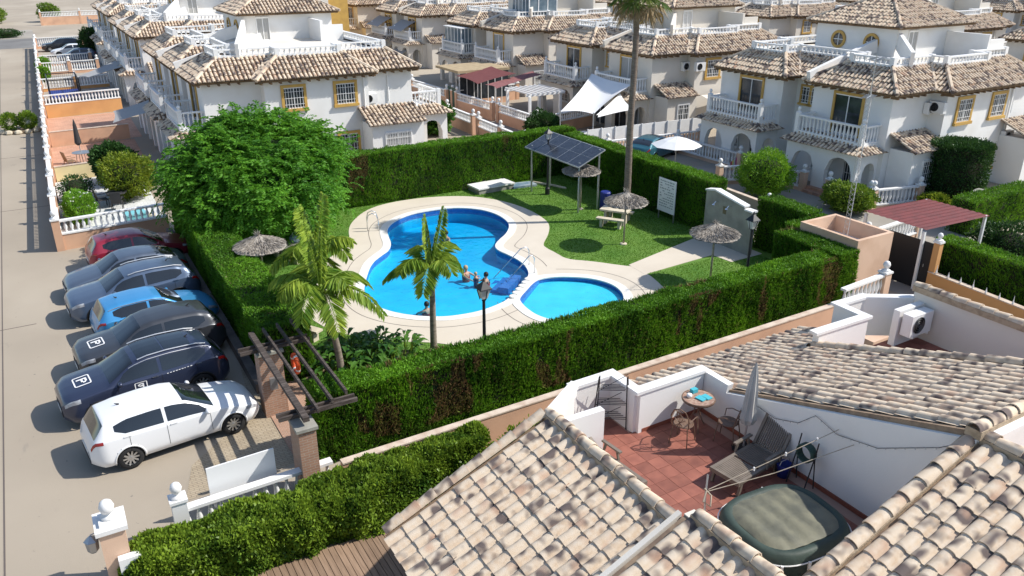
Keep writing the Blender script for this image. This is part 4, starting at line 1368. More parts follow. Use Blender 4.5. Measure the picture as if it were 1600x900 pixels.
# ------------------------------------------------------------------ pool fittings
def ladder(label, loc, rz):
    t = thing('pool_ladder', label, 'pool ladder', loc, rz)
    for s in (-.22, .22):
        mb = MB(); mb.tube([(-.45, s, .03), (-.45, s, .55), (-.38, s, .78), (-.2, s, .86), (-.02, s, .78), (.06, s, .5), (.08, s, -.6)], .022, 8); mb.build('rail', 'chrome', t, smooth=True)
    for z in (-.2, -.45):
        mb = MB(); mb.box(.05, .13, -.22, .22, z - .015, z + .015); mb.build('step', 'chrome', t)
ladder('chrome pool ladder on the left edge of the main pool', (12.82, 34.6, 0.04), R(-18))
t = thing('pool_handrail', 'chrome handrail arching over the steps beside the paddling pool', 'handrail', (16.0, 26.5, 0.0))
for (a, b, c) in (((.62, .4), (.3, .45), (-1.05, .55)), ((.32, -.5), (.1, -.5), (-1.05, -.35))):
    mb = MB(); mb.tube([(a[0], a[1], .04), (a[0], a[1], .7), (a[0] - .12, a[1], .86), (b[0] - .05, b[1], .84), (c[0], c[1], -.3)], .022, 8); mb.build('rail', 'chrome', t, smooth=True)
t = thing('pool_steps', 'blue tiled steps going down into the main pool', 'steps', (15.3, 25.9, -0.1))
for k in range(3):
    mb = MB(); mb.obox((-.05 - .22 * k, .25 + .28 * k, -.2 - .17 * k), (1.5 - .1 * k, .42, .3), Matrix.Rotation(R(39), 3, 'Z')); mb.build('step', 'pool_tile_band', t)
GS = 'white stepping stones between the two pools'
for k in range(6):
    f = k / 5
    x, y = 15.72 - 1.42 * f, 25.5 - 1.2 * f
    mb = MB(); mb.lathe([(.16, -.45), (.16, .06), (.155, .1), (.12, .12)], 14); o = mb.build('stepping_stone', 'coping', None, smooth=False, loc=(x, y, 0))
    tag(o, ['white round stone post nearest the pool handrail, first in the pool divider', 'second white round stone post from the handrail in the pool divider', 'third white round stone post from the handrail in the pool divider', 'fourth white round stone post from the handrail in the pool divider', 'fifth white round stone post from the handrail in the pool divider', 'last white round stone post of the divider, next to the lantern post'][k], 'stone', GS)
mb = MB(); mb.add([(15.95, 25.55, 0.02), (14.15, 24.0, 0.02), (14.35, 23.8, 0.02), (16.1, 25.3, 0.02), (15.95, 25.55, -.9), (14.15, 24.0, -.9), (14.35, 23.8, -.9), (16.1, 25.3, -.9)], [(0, 1, 2, 3), (0, 4, 5, 1), (2, 6, 7, 3)])
tag(mb.build('pool_divider', 'pool_tile_band'), kind='structure')

# ------------------------------------------------------------------ swimmers
mat('skin', (0.56, 0.30, 0.20, 1), 0.5, (0.50, 0.26, 0.17, 1), 6)
mat('hair_dark', (0.02, 0.014, 0.01, 1), 0.6)
mat('hair_fair', (0.42, 0.30, 0.16, 1), 0.6)
mat('swim_red', (0.55, 0.04, 0.03, 1), 0.6)
mat('swim_navy', (0.02, 0.03, 0.09, 1), 0.6)
def person(label, loc, rz, arms, hair, scale=1.0, suit='swim_navy', lean=0.0):
    t = thing('person', label, 'person', loc, rz)
    V = [(0, 0, -.55), (0, 0, -.25), (lean * .3, 0, .0), (lean * .5, 0, .13), (lean * .55, 0, .2), (lean * .6, 0, .27), (lean * .6 + .01, 0, .36)]
    RAD = [(.14, .12), (.13, .1), (.17, .11), (.12, .085), (.052, .052), (.07, .062), (.085, .07)]
    Ed = [(i, i + 1) for i in range(6)]
    for s, path in zip((-1, 1), arms):
        prev = 3
        for k, p in enumerate([(lean * .45, s * .17, .11)] + path):
            V.append(p); RAD.append([(.058, .058), (.042, .042), (.032, .03), (.036, .022)][min(k, 3)])
            Ed.append((prev, len(V) - 1)); prev = len(V) - 1
    V.append((lean * .6 + .0, 0, .42)); RAD.append((.06, .055)); Ed.append((6, len(V) - 1))
    me = bpy.data.meshes.new('body')
    me.from_pydata([tuple(c * scale for c in v) for v in V], Ed, [])
    o = link('body', me, t)
    sk = o.modifiers.new('skin', 'SKIN')
    if not me.skin_vertices: me.attributes.new('', 'FLOAT', 'POINT') if False else None
    for i, sv in enumerate(me.skin_vertices[0].data): sv.radius = (RAD[i][0] * scale, RAD[i][1] * scale); sv.use_root = (i == 0)
    ss = o.modifiers.new('sub', 'SUBSURF'); ss.levels = 2; ss.render_levels = 2
    me.materials.append(MATS['skin'])
    hz = .375
    mb = MB()
    hx = lean * .6 - .015
    mb.lathe([(0.094, hz - .05), (.102, hz), (.098, hz + .05), (.07, hz + .1), (.02, hz + .122)], 12, (hx, 0, 0)); mb.v = [tuple(c * scale for c in v) for v in mb.v]
    mb.build('hair', hair, t, smooth=True)
    mb = MB()
    for s in (-1, 1): mb.lathe([(.012, 0), (.008, .008)], 6, (lean * .6 + .078, s * .032, .345), Matrix(((0, 0, 1), (0, 1, 0), (-1, 0, 0))))
    mb.v = [tuple(c * scale for c in v) for v in mb.v]; mb.build('eyes', 'hair_dark', t)
    mb = MB(); mb.lathe([(.155, -.5), (.15, -.28), (.182, -.02), (.18, .03)], 14, (lean * .3, 0, 0), cap=False); mb.v = [(x * scale, y * scale * .98, z * scale) for x, y, z in mb.v]; mb.build('swimsuit', suit, t, smooth=True)
    return t
person('dark-haired person standing chest deep at the far end of the pool', (15.42, 32.44, -0.34), R(-150), [[(.2, -.3, .0), (.35, -.25, -.12), (.42, -.24, -.14)], [(.2, .3, .0), (.35, .25, -.12), (.42, .24, -.14)]], 'hair_dark')
person('fair-haired swimmer with one arm stretched towards the pair', (14.09, 27.83, -0.28), R(-70), [[(.3, -.25, .06), (.52, -.22, .02), (.62, -.22, .0)], [(.15, .3, .0), (.3, .35, -.1), (.36, .36, -.12)]], 'hair_fair', 1.0, 'swim_red')
person('adult holding a small child in the middle of the pool', (14.5, 26.85, -0.32), R(150), [[(.22, -.22, .02), (.38, -.1, .02), (.44, -.05, .04)], [(.22, .22, .02), (.38, .1, .02), (.44, .05, .04)]], 'hair_dark', 1.0, 'swim_red')
person('small fair-haired child held by the adult in the pool', (14.12, 27.0, -0.12), R(-20), [[(.12, -.2, .1), (.22, -.16, .14), (.26, -.14, .15)], [(.12, .2, .1), (.22, .16, .14), (.26, .14, .15)]], 'hair_fair', .65, 'swim_navy')
person('person half hidden behind the lone palm in the near end of the pool', (11.2, 25.5, -0.38), R(100), [[(.2, -.3, .0), (.35, -.25, -.12), (.42, -.24, -.14)], [(.2, .3, .0), (.35, .25, -.12), (.42, .24, -.14)]], 'hair_dark', 1.0, 'swim_red')

# ------------------------------------------------------------------ tropical bed
def tropical(label, loc, n, spread, h, seed, m='broad_leaf', group='broad-leaved plants in the palm bed'):
    t = thing('broad_leaved_plant', label, 'plant', loc, group=group)
    rng = np.random.default_rng(seed)
    V, F, T = [], [], []
    st = MB()
    for k in range(n):
        a = rng.uniform(0, 2 * math.pi); rr = spread * math.sqrt(rng.uniform(0, 1))
        b = Vector((rr * math.cos(a) * .7, rr * math.sin(a) * .7, 0))
        out = Vector((math.cos(a + rng.uniform(-.7, .7)), math.sin(a + rng.uniform(-.7, .7)), 0))
        hh = h * rng.uniform(.5, 1.1)
        neck = b + Vector((0, 0, hh * .55)) + out * .12
        st.tube([b, neck], [.02, .012], 4)
        L = rng.uniform(.35, .62); W = L * .3
        sd = out.cross(Vector((0, 0, 1))).normalized()
        tn = rng.uniform(0, 1)
        pts = []
        for i, (f, w) in enumerate(((0, .15), (.3, .9), (.6, 1.0), (.85, .55), (1.0, .05))):
            c = neck + out * (L * f * .8) + Vector((0, 0, L * (.75 * f - .75 * f * f)))
            pts += [c - sd * W * w / 2 + Vector((0, 0, .03 * w)), c, c + sd * W * w / 2 + Vector((0, 0, .03 * w))]
        o = len(V); V += [tuple(p) for p in pts]
        for i in range(4):
            for j in range(2):
                F.append((o + 3 * i + j, o + 3 * i + j + 1, o + 3 * i + 4 + j, o + 3 * i + 3 + j)); T.append(tn)
    st.build('stalk', 'palm_leaf', t)
    o = np_mesh('leaf_mass', np.array(V), np.array(F), m, t, {'tint': np.array(T)}); o['kind'] = 'stuff'
    return t
TB = [((7.5, 21.9), 'dark broad-leaved plant at the pool end of the palm bed'), ((8.2, 22.2), 'broad-leaved plant nearest the lone palm'), ((7.0, 22.6), 'broad-leaved plant between the two feather palms'), ((8.6, 21.6), 'lower broad-leaved plant at the right end of the palm bed'), ((7.8, 21.2), 'broad-leaved plant at the front of the palm bed'), ((7.1, 21.0), 'light broad-leaved plant right of the leaning palm foot'), ((6.7, 22.1), 'broad-leaved plant left in the palm bed'), ((8.0, 22.8), 'broad-leaved plant at the back edge of the palm bed'), ((6.2, 22.3), 'low broad-leaved plant next to the pergola')]
for i, ((x, y), lb) in enumerate(TB):
    tropical(lb, (x, y, .02), 42, .65, 1.25 if i < 4 else .85, 50 + i)
# ------------------------------------------------------------------ cars
mat('tyre', (0.02, 0.02, 0.021, 1), 0.85)
mat('rim', (0.52, 0.53, 0.54, 1), 0.3, metallic=0.85)
mat('rim_dark', (0.10, 0.10, 0.105, 1), 0.35, metallic=0.8)
mat('wheel_well', (0.008, 0.008, 0.008, 1), 0.95)
mat('car_glass', (0.012, 0.015, 0.018, 1), 0.04, spec=0.7, coat=0.5)
mat('head_lamp', (0.45, 0.47, 0.5, 1), 0.1, (0.2, 0.2, 0.22, 1), 6, coat=0.8)
mat('tail_lamp', (0.32, 0.01, 0.012, 1), 0.15, coat=0.8)
mat('grille_black', (0.012, 0.012, 0.013, 1), 0.5)
mat('plate_white', (0.7, 0.7, 0.68, 1), 0.5)
mat('decal_white', (0.8, 0.8, 0.8, 1), 0.5)
def paint(name, col, metallic=0.0, rough=0.28):
    return mat(name, col, rough, metallic=metallic, coat=0.6, spec=0.5)
paint('paint_white', (0.76, 0.77, 0.78, 1))
paint('paint_navy', (0.035, 0.045, 0.085, 1), 0.35, 0.3)
paint('paint_dark', (0.055, 0.06, 0.07, 1), 0.35, 0.32)
paint('paint_blue', (0.06, 0.30, 0.60, 1), 0.3, 0.3)
paint('paint_bluegrey', (0.10, 0.14, 0.21, 1), 0.45, 0.3)
paint('paint_grey', (0.11, 0.14, 0.19, 1), 0.45, 0.3)
paint('paint_red', (0.30, 0.022, 0.045, 1), 0.2, 0.3)
paint('paint_black', (0.02, 0.022, 0.028, 1), 0.2, 0.25)
paint('paint_teal', (0.03, 0.13, 0.17, 1), 0.35, 0.3)

# side profiles: x as fraction of length from the nose (0) to the tail (1)
TYPES = {
    'hatch': dict(L=4.35, W=1.80, top=[(0, .60), (.015, .70), (.05, .78), (.16, .90), (.27, 1.00), (.44, 1.40), (.52, 1.475), (.64, 1.49), (.80, 1.46), (.905, 1.38), (.97, 1.02), (.985, .92), (1, .72)],
                  belt=[(0, .56), (.05, .72), (.16, .84), (.27, .93), (.6, .97), (.88, 1.02), (.97, .98), (1, .70)], ws=(.285, .455), rw=(.905, .965), sw=(.30, .885), bp=(.565, .585), ax=(.19, .80), r=.315),
    'suv': dict(L=4.50, W=1.86, top=[(0, .80), (.012, .94), (.05, 1.01), (.16, 1.07), (.26, 1.12), (.41, 1.52), (.50, 1.615), (.64, 1.64), (.82, 1.60), (.90, 1.50), (.965, 1.12), (.985, 1.02), (1, .80)],
                belt=[(0, .76), (.05, .94), (.16, 1.00), (.26, 1.05), (.6, 1.07), (.88, 1.14), (.965, 1.06), (1, .78)], ws=(.275, .425), rw=(.90, .962), sw=(.29, .885), bp=(.56, .58), ax=(.19, .80), r=.35),
    'sedan': dict(L=4.45, W=1.80, top=[(0, .58), (.015, .68), (.05, .77), (.16, .88), (.27, .97), (.42, 1.37), (.50, 1.44), (.62, 1.45), (.74, 1.40), (.86, 1.22), (.93, 1.06), (.985, .98), (1, .75)],
                  belt=[(0, .55), (.05, .71), (.16, .83), (.27, .91), (.6, .95), (.86, 1.0), (.93, .99), (1, .72)], ws=(.285, .435), rw=(.78, .90), sw=(.30, .82), bp=(.555, .575), ax=(.19, .79), r=.315),
}
def smooth_interp(tab, x):
    xs = np.array([p[0] for p in tab]); ys = np.array([p[1] for p in tab])
    g = np.linspace(0, 1, 401)
    y = np.interp(g, xs, ys)
    k = np.hanning(15); k /= k.sum()
    yp = np.concatenate([np.full(7, y[0]), y, np.full(7, y[-1])])
    ysm = np.convolve(yp, k, 'valid')
    ysm = np.where((g < .03) | (g > .97), y, ysm)
    return np.interp(x, g, ysm)
class CarShape:
    def __init__(self, kind, L=None, hs=1.0):
        d = TYPES[kind]
        self.d = d; self.L = L or d['L']; self.W = d['W']; self.hs = hs
        g = np.linspace(0, 1, 2001)
        self.ta = smooth_interp(d['top'], g).tolist(); self.ba = smooth_interp(d['belt'], g).tolist()
        self.cache = {}
    @staticmethod
    def look(a, f):
        q = min(max(f, 0.0), 1.0) * 2000; i = min(1999, int(q))
        return a[i] + (a[i + 1] - a[i]) * (q - i)
    def sect(self, f):
        """control points (y, z) of the half section at fraction f"""
        if f in self.cache: return self.cache[f]
        zt = self.look(self.ta, f) * self.hs; zb = min(self.look(self.ba, f) * self.hs, zt - 0.03)
        e = min(f, 1 - f)
        w = self.W / 2 * (1 - 0.30 * max(0, 1 - e / 0.10) ** 2.2)
        gh = max(0.0, zt - zb)
        k = min(1, gh / 0.42)
        wr = (w - 0.10) * (1 - k) + (w - 0.27) * k
        zs = 0.24 + 0.10 * max(0, 1 - e / 0.06)
        self.cache[f] = c = [(w - 0.07, zs), (w - 0.005, zs + 0.14), (w, 0.5 * (zs + zb)), (w - 0.02, zb - 0.06), (w - 0.05, zb), (wr, zt - 0.05 - 0.02 * k), (wr * 0.62, zt - 0.012), (0, zt)]
        return c
    def pt(self, f, t):
        """t in 0..7 along the half section"""
        c = self.sect(f)
        i = min(6, int(t)); u = t - i
        p0 = c[max(0, i - 1)]; p1 = c[i]; p2 = c[i + 1]; p3 = c[min(7, i + 2)]
        def cr(a, b, cc, dd): return 0.5 * ((2 * b) + (-a + cc) * u + (2 * a - 5 * b + 4 * cc - dd) * u * u + (-a + 3 * b - 3 * cc + dd) * u ** 3)
        lin = 0.35
        y = (1 - lin) * cr(p0[0], p1[0], p2[0], p3[0]) + lin * (p1[0] + (p2[0] - p1[0]) * u)
        z = (1 - lin) * cr(p0[1], p1[1], p2[1], p3[1]) + lin * (p1[1] + (p2[1] - p1[1]) * u)
        return Vector((self.L * (0.5 - f), max(0, y), z))
    def nrm(self, f, t):
        e = 1e-3
        a = self.pt(min(1, f + e), t) - self.pt(max(0, f - e), t); b = self.pt(f, min(7, t + .02)) - self.pt(f, max(0, t - .02))
        n = a.cross(b)
        if n.length < 1e-9: return Vector((0, 0, 1))
        n.normalize()
        if n.y < -1e-3 or (abs(n.y) < 0.3 and n.z < 0): n = -n
        return n
    def patch(self, mb, f0, f1, t0, t1, off=0.006, nf=8, nt=4, side=1, tfun=None, both=False):
        vs = []
        for i in range(nf + 1):
            f = f0 + (f1 - f0) * i / nf
            a, b = (t0, t1) if tfun is None else tfun((i / nf))
            for j in range(nt + 1):
                t = a + (b - a) * j / nt
                p = self.pt(f, t) + self.nrm(f, t) * off
                vs.append((p.x, p.y * side, p.z))
        m = nt + 1
        fs = [(i * m + j, i * m + j + 1, (i + 1) * m + j + 1, (i + 1) * m + j) for i in range(nf) for j in range(nt)]
        mb.add(vs, fs)
    def top_z(self, f, y):
        ts = [4 + 3 * k / 30 for k in range(31)]
        P = [self.pt(f, t) for t in ts]
        ys = [p.y for p in P][::-1]; zs = [p.z for p in P][::-1]
        return float(np.interp(abs(y), ys, zs))

WHEEL = {}
def wheel_parts(r, dark, spokes):
    key = (r, dark, spokes)
    if key in WHEEL: return WHEEL[key]
    ax = Matrix(((1, 0, 0), (0, 0, 1), (0, 1, 0)))
    ty = MB(); ty.lathe([(r * .66, -.1), (r * .93, -.105), (r, -.08), (r, .08), (r * .93, .105), (r * .66, .1)], 24, (0, 0, 0), ax, cap=False)
    rm = MB(); rm.lathe([(r * .67, .07), (r * .62, .085), (r * .60, .03)], 24, (0, 0, 0), ax, cap=False)
    rm.lathe([(r * .16, .03), (r * .14, .075), (.005, .08)], 12, (0, 0, 0), ax, cap=False)
    for k in range(spokes):
        a = 2 * math.pi * k / spokes
        rm.bar((r * .12 * math.cos(a), .055, r * .12 * math.sin(a)), (r * .64 * math.cos(a), .07, r * .64 * math.sin(a)), .045 if spokes > 6 else .06, .02, up=(0, 1, 0))
    bk = MB(); bk.lathe([(r * .64, -.02), (.001, -.02)], 20, (0, 0, 0), ax, cap=False)
    WHEEL[key] = (ty.mesh('tyre', 'tyre', True), rm.mesh('rim', 'rim_dark' if dark else 'rim'), bk.mesh('brake', 'grille_black'))
    return WHEEL[key]

def car(label, loc, rz, kind, paintm, L=None, sunroof=False, rails=False, decal=False, darkrim=False, spokes=10, chrome=False, group='cars parked side by side along the low hedge', hs=1.0):
    t = thing('parked_car', label, 'car', loc, rz, group=group)
    S = CarShape(kind, L, hs); d = S.d; Lc = S.L; r = d['r']
    NF, NT = 84, 26
    fr = np.linspace(0, 1, NF + 1)
    tt = np.linspace(0, 7, NT + 1)
    body, well = MB(), MB()
    cx = [Lc * (.5 - d['ax'][0]), Lc * (.5 - d['ax'][1])]
    ra = r + 0.055
    grid = [[S.pt(f, q) for q in tt] for f in fr]
    def inarch(p): return any((p.x - c) ** 2 + (p.z - r) ** 2 < ra * ra for c in cx)
    for side in (1, -1):
        vb = []
        for i in range(NF + 1):
            for j in range(NT + 1):
                p = grid[i][j].copy()
                if tt[j] < 4.2:
                    for c in cx:
                        dx, dz = p.x - c, p.z - r
                        q = math.hypot(dx, dz)
                        # slide nearby vertices onto the arch circle so that its edge is round
                        if abs(q - ra) < 0.04 and q > 1e-3: p.x, p.z = c + dx / q * ra, r + dz / q * ra
                vb.append((p.x, p.y * side, p.z))
        fb, fw = [], []
        for i in range(NF):
            for j in range(NT):
                q = (i * (NT + 1) + j, i * (NT + 1) + j + 1, (i + 1) * (NT + 1) + j + 1, (i + 1) * (NT + 1) + j)
                if side < 0: q = q[::-1]
                cen = sum((Vector(vb[k]) for k in q), Vector()) / 4
                if tt[j] < 4.0 and inarch(cen): continue
                fb.append(q)
        body.add(vb, fb)
    # nose and tail closures
    for i in (0, NF):
        ring_ = [(p.x, p.y, p.z) for p in grid[i]] + [(p.x, -p.y, p.z) for p in grid[i][::-1]]
        body.add(ring_, [tuple(range(len(ring_)))])
    body.build('body', paintm, t, smooth=True)
    well.box(-Lc / 2 + .25, Lc / 2 - .25, -S.W / 2 + .24, S.W / 2 - .24, .2, .5)
    for c in cx:
        well.box(c - ra - .02, c + ra + .02, -S.W / 2 + .2, S.W / 2 - .2, .2, r + ra + .01)
    well.build('underbody', 'wheel_well', t)
    # glass
    def pane(name, *a, **k):
        mb = MB(); S.patch(mb, *a, **k); return mb.build(name, 'car_glass', t, smooth=True)
    w0, w1 = d['ws']; s0, s1 = d['sw']; b0, b1 = d['bp']
    for name, (f0, f1), lo in (('windscreen', (w0, w1), 5.12), ('rear_window', d['rw'], 5.15)):
        mb = MB()
        for side in (1, -1): S.patch(mb, f0, f1, lo, 7.0, 0.006, 10, 6, side)
        mb.build(name, 'car_glass', t, smooth=True)
    for side in (1, -1):
        pane('side_window', s0 + .02, b0, 4.1, 4.86, 0.006, 10, 3, side, tfun=lambda u: (4.12, 4.12 + .74 * min(1, .25 + u * 4)))
        pane('side_window', b1, s1 - .03, 4.1, 4.86, 0.006, 10, 3, side, tfun=lambda u: (4.12 + .35 * max(0, u - .8) / .2 * .8, 4.86 - .12 * max(0, u - .7) / .3))
        mb = MB(); S.patch(mb, .015, .10, 2.75, 3.75, 0.006, 6, 3, side); mb.build('headlight', 'head_lamp', t, smooth=True)
        mb = MB(); S.patch(mb, .925, .99, 2.9, 3.9, 0.006, 5, 3, side); mb.build('tail_light', 'tail_lamp', t, smooth=True)
        p = S.pt(w0 + .045, 4.0)
        mb = MB(); mb.lathe([(.02, -.09), (.075, -.06), (.09, 0), (.075, .06), (.02, .09)], 8, (p.x - .02, side * (p.y + .1), p.z + .06), Matrix(((.75, 0, 0), (0, 0, 1.1), (0, .8, 0)))); mb.build('mirror', paintm, t, smooth=True)
        for f in (b0 - .03, s1 - .09):
            q = S.pt(f, 3.4); mb = MB(); mb.box(q.x - .09, q.x + .09, side * q.y - .02, side * q.y + .025, q.z - .015, q.z + .015); mb.build('door_handle', 'chrome' if chrome else paintm, t)
        # wheel arch lips
        for c in cx:
            pts = []
            for k in range(19):
                a = R(-12 + 204 * k / 18)
                x, z = c + ra * math.cos(a), r + ra * math.sin(a)
                f = .5 - x / Lc
                ts = [q / 10 for q in range(0, 41)]
                P = [S.pt(f, q) for q in ts]
                if z < P[0].z - .02: continue
                y = float(np.interp(z, [p.z for p in P], [p.y for p in P]))
                pts.append((x, side * (y - .004), z))
            mb = MB(); mb.tube(pts, .026, 6); mb.build('arch_lip', 'grille_black' if kind == 'suv' else paintm, t, smooth=True)
        # door shut lines
        mb = MB()
        for f in (s0 + .02, (b0 + b1) / 2, s1 - .10):
            S.patch(mb, f - .0012, f + .0012, 1.0, 3.9, 0.004, 1, 8, side)
        mb.build('door_gap', 'grille_black', t)
        if rails:
            pts = [S.pt(f, 5.15) + Vector((0, 0, .045)) for f in np.linspace(w1 + .03, d['rw'][0] - .03, 8)]
            mb = MB(); mb.tube([(p.x, p.y * side, p.z) for p in pts], .02, 6); mb.build('roof_rail', 'alu', t)
        if chrome:
            pts = [S.pt(f, 4.93) + S.nrm(f, 4.93) * .008 for f in np.linspace(w1 - .03, s1, 14)]
            mb = MB(); mb.tube([(p.x, p.y * side, p.z) for p in pts], .012, 5); mb.build('window_trim', 'alu', t)
    if sunroof:
        for (f0, f1) in ((w1 + .035, w1 + .19), (w1 + .2, w1 + .36)):
            mb = MB()
            for side in (1, -1): S.patch(mb, f0, f1, 5.6, 7.0, 0.006, 6, 5, side)
            mb.build('sunroof', 'car_glass', t, smooth=True)
    # front grille, bumpers, plates
    x = Lc / 2
    mb = MB(); mb.box(x - .03, x + .012, -.48, .48, .34, .50); mb.box(x - .03, x + .01, -.4, .4, .545, .60); mb.build('grille', 'grille_black', t)
    mb = MB(); mb.box(x + .012, x + .022, -.26, .26, .40, .50); mb.build('number_plate', 'plate_white', t)
    mb = MB(); mb.box(-x - .012, -x + .02, -.26, .26, .52 if kind != 'suv' else .6, .63 if kind != 'suv' else .71); mb.build('number_plate', 'plate_white', t)
    mb = MB(); mb.box(-x - .01, -x + .05, -.55, .55, .30, .40); mb.build('bumper', 'grille_black', t)
    mb = MB(); mb.tube([(-Lc * .28, 0, S.top_z(.78, 0)), (-Lc * .28 - .1, 0, S.top_z(.78, 0) + .06)], [.03, .008], 6); mb.build('antenna', 'grille_black', t)
    tm, rmesh, bk = wheel_parts(r, darkrim, spokes)
    for c in cx:
        for side in (1, -1):
            w = link('wheel', bk, t, (c, side * (S.W / 2 - .115), r), (0, 0, 0 if side > 0 else math.pi))
            link('tyre', tm, w); link('rim', rmesh, w)
    if decal:
        # square badge outline with a letter P on the bonnet and on the door
        def badge(to3d, s, name):
            mb = MB()
            def q(a, b, c2, d2):
                N = 6
                vs = []
                for i in range(N + 1):
                    for (u, v) in ((a + (c2 - a) * i / N, b), (a + (c2 - a) * i / N, d2)): vs.append(to3d(u * s, v * s))
                mb.add(vs, [(2 * i, 2 * i + 1, 2 * i + 3, 2 * i + 2) for i in range(N)])
            o, w = 1.0, .16
            q(-o + .2, o - w, o - .2, o); q(-o + .2, -o, o - .2, -o + w); q(-o, -o + .2, -o + w, o - .2); q(o - w, -o + .2, o, o - .2)
            for (cx2, cy2, a0) in ((o - .25, o - .25, 0), (-o + .25, o - .25, 90), (-o + .25, -o + .25, 180), (o - .25, -o + .25, 270)):
                vs = []
                for k in range(6):
                    a = R(a0 + 18 * k)
                    for rr in (.25, .25 - w): vs.append(to3d((cx2 + rr * math.cos(a)) * s, (cy2 + rr * math.sin(a)) * s))
                mb.add(vs, [(2 * k, 2 * k + 1, 2 * k + 3, 2 * k + 2) for k in range(5)])
            q(-.45, -.6, -.2, .6); q(-.2, .36, .3, .6); q(-.2, -.1, .3, .14); q(.25, .08, .5, .42)
            return mb.build(name, 'decal_white', t)
        f0 = .145
        def bon(u, v):
            # letter upright seen from the nose's left side: u along the car's width, v to the rear
            f = f0 + (-v) / Lc * -1.0
            f = f0 + v / Lc
            return (Lc * (.5 - f), u, S.top_z(f, u) + .012)
        badge(lambda u, v: bon(u, v * .75), .30, 'bonnet_badge')
        for side in (1,):
            def dr(u, v, side=side):
                f = .44 - u / Lc; tq = 2.6 + v * 2.2
                p = S.pt(f, tq) + S.nrm(f, tq) * .012
                return (p.x, p.y * side, p.z)
            badge(dr, .17, 'door_badge')
            mb = MB()
            rr = random.Random(5)
            for k in range(9):
                f = .60 + k * .018
                S.patch(mb, f, f + rr.uniform(.006, .012), 3.05, 3.3, .012, 1, 1, side)
            mb.build('door_lettering', 'decal_white', t)
    return t
A5 = R(5.5)
car('white hatchback nearest the entrance paving, nose towards the hedge', (1.48, 20.85, 0.005), R(6.5), 'hatch', 'paint_white', 4.36, spokes=10)
car('navy SUV with glass roof and a white square badge on its bonnet', (1.14, 23.55, 0.005), math.pi + R(6), 'suv', 'paint_navy', 4.6, sunroof=True, rails=True, decal=True, darkrim=False, chrome=True)
car('dark grey SUV with a plain roof and a white square badge on its bonnet', (1.66, 26.05, 0.005), math.pi + A5, 'suv', 'paint_dark', 4.45, decal=True, hs=.97)
car('light blue hatchback between the dark grey SUV and the blue-grey SUV', (2.12, 28.4, 0.005), A5, 'hatch', 'paint_blue', 4.0, chrome=True)
car('blue-grey SUV with silver roof rails beside the light blue hatchback', (1.72, 30.75, 0.005), math.pi + A5, 'suv', 'paint_bluegrey', 4.5, rails=True, hs=.98)
car('grey-blue saloon parked between the red car and the blue-grey SUV', (1.72, 33.1, 0.005), math.pi + A5, 'sedan', 'paint_grey', 4.45)
car('dark red hatchback beside the peach garden wall', (2.5, 35.7, 0.005), R(4), 'hatch', 'paint_red', 4.0)
GF = 'cars parked in front gardens far up the road'
car('black SUV parked behind the far white balustrade at the upper left', (4.2, 124.0, 0.0), math.pi, 'suv', 'paint_black', 4.6, group=GF)
car('white saloon parked beside the black SUV at the upper left', (4.9, 117.8, 0.0), math.pi, 'sedan', 'paint_white', 4.5, group=GF)
car('silver-blue hatchback behind the second far balustrade at the upper left', (5.2, 111.5, 0.0), math.pi, 'hatch', 'paint_bluegrey', 4.3, group=GF)
car('teal car under the white parasol beyond the right hedge', (33.6, 39.3, 0.0), R(20), 'sedan', 'paint_teal', 4.4, group='car by the white fence')
# ------------------------------------------------------------------ the near house: tiled roofs round a red roof terrace
FH = thing('near_house', 'white house with cream barrel-tile roofs round a red tiled terrace, nearest to the camera', 'house', (11.0, 8.0, 0))
def near_tile_mesh():
    P, ex, ln = 0.238, 0.375, 0.43
    mb = MB()
    prof0, prof1 = [], []
    for k in range(7):
        a = math.pi * (1 - k / 6)
        prof0.append((0.092 * math.cos(a), 0.012 + 0.070 * math.sin(a))); prof1.append((0.086 * math.cos(a), 0.066 * math.sin(a)))
    prof0 += [(0.152, 0.018)]; prof1 += [(0.15, 0.0)]
    n = len(prof0)
    lip = [(x, -0.04, z + 0.014) for x, z in prof0]
    vs = [(x, -0.04, z + 0.014) for x, z in prof0] + [(x, ln - 0.04, z) for x, z in prof1] + [(x * 0.86 if i < 7 else x, -0.04, z * 0.84) for i, (x, z) in enumerate(prof0)] + lip
    fs = [(i, n + i, n + i + 1, i + 1)[::-1] for i in range(n - 1)] + [(2 * n + i, 3 * n + i, 3 * n + i + 1, 2 * n + i + 1)[::-1] for i in range(n - 1)]
    mb.add(vs, fs)
    return mb.mesh('tile', 'roof_tile_single', False), P, ex
TILE, TP, TE = near_tile_mesh()
for p in TILE.polygons[:7]: p.use_smooth = True
def ridge_tile_mesh():
    mb = MB()
    vs = []
    for y, r, zo in ((-0.03, 0.118, 0.02), (0.36, 0.1, 0.0)):
        for k in range(8):
            a = math.pi * (1 - k / 7); vs.append((r * math.cos(a), y, zo + r * 0.9 * math.sin(a)))
    for k in range(8):
        a = math.pi * (1 - k / 7); vs.append((.1 * math.cos(a), -0.03, 0.02 + .088 * math.sin(a)))
    vs += vs[:8]
    mb.add(vs, [(k, k + 1, 9 + k, 8 + k)[::-1] for k in range(7)][:7] + [(24 + k, 25 + k, 17 + k, 16 + k) for k in range(7)])
    me = mb.mesh('ridge_tile', 'roof_tile_single')
    for p in me.polygons[:7]: p.use_smooth = True
    return me
RIDGE = ridge_tile_mesh()
jr = random.Random(12)
def frame_matrix(e, s):
    e, s = Vector(e).normalized(), Vector(s).normalized()
    n = e.cross(s)
    return Matrix((e, s, n)).transposed()
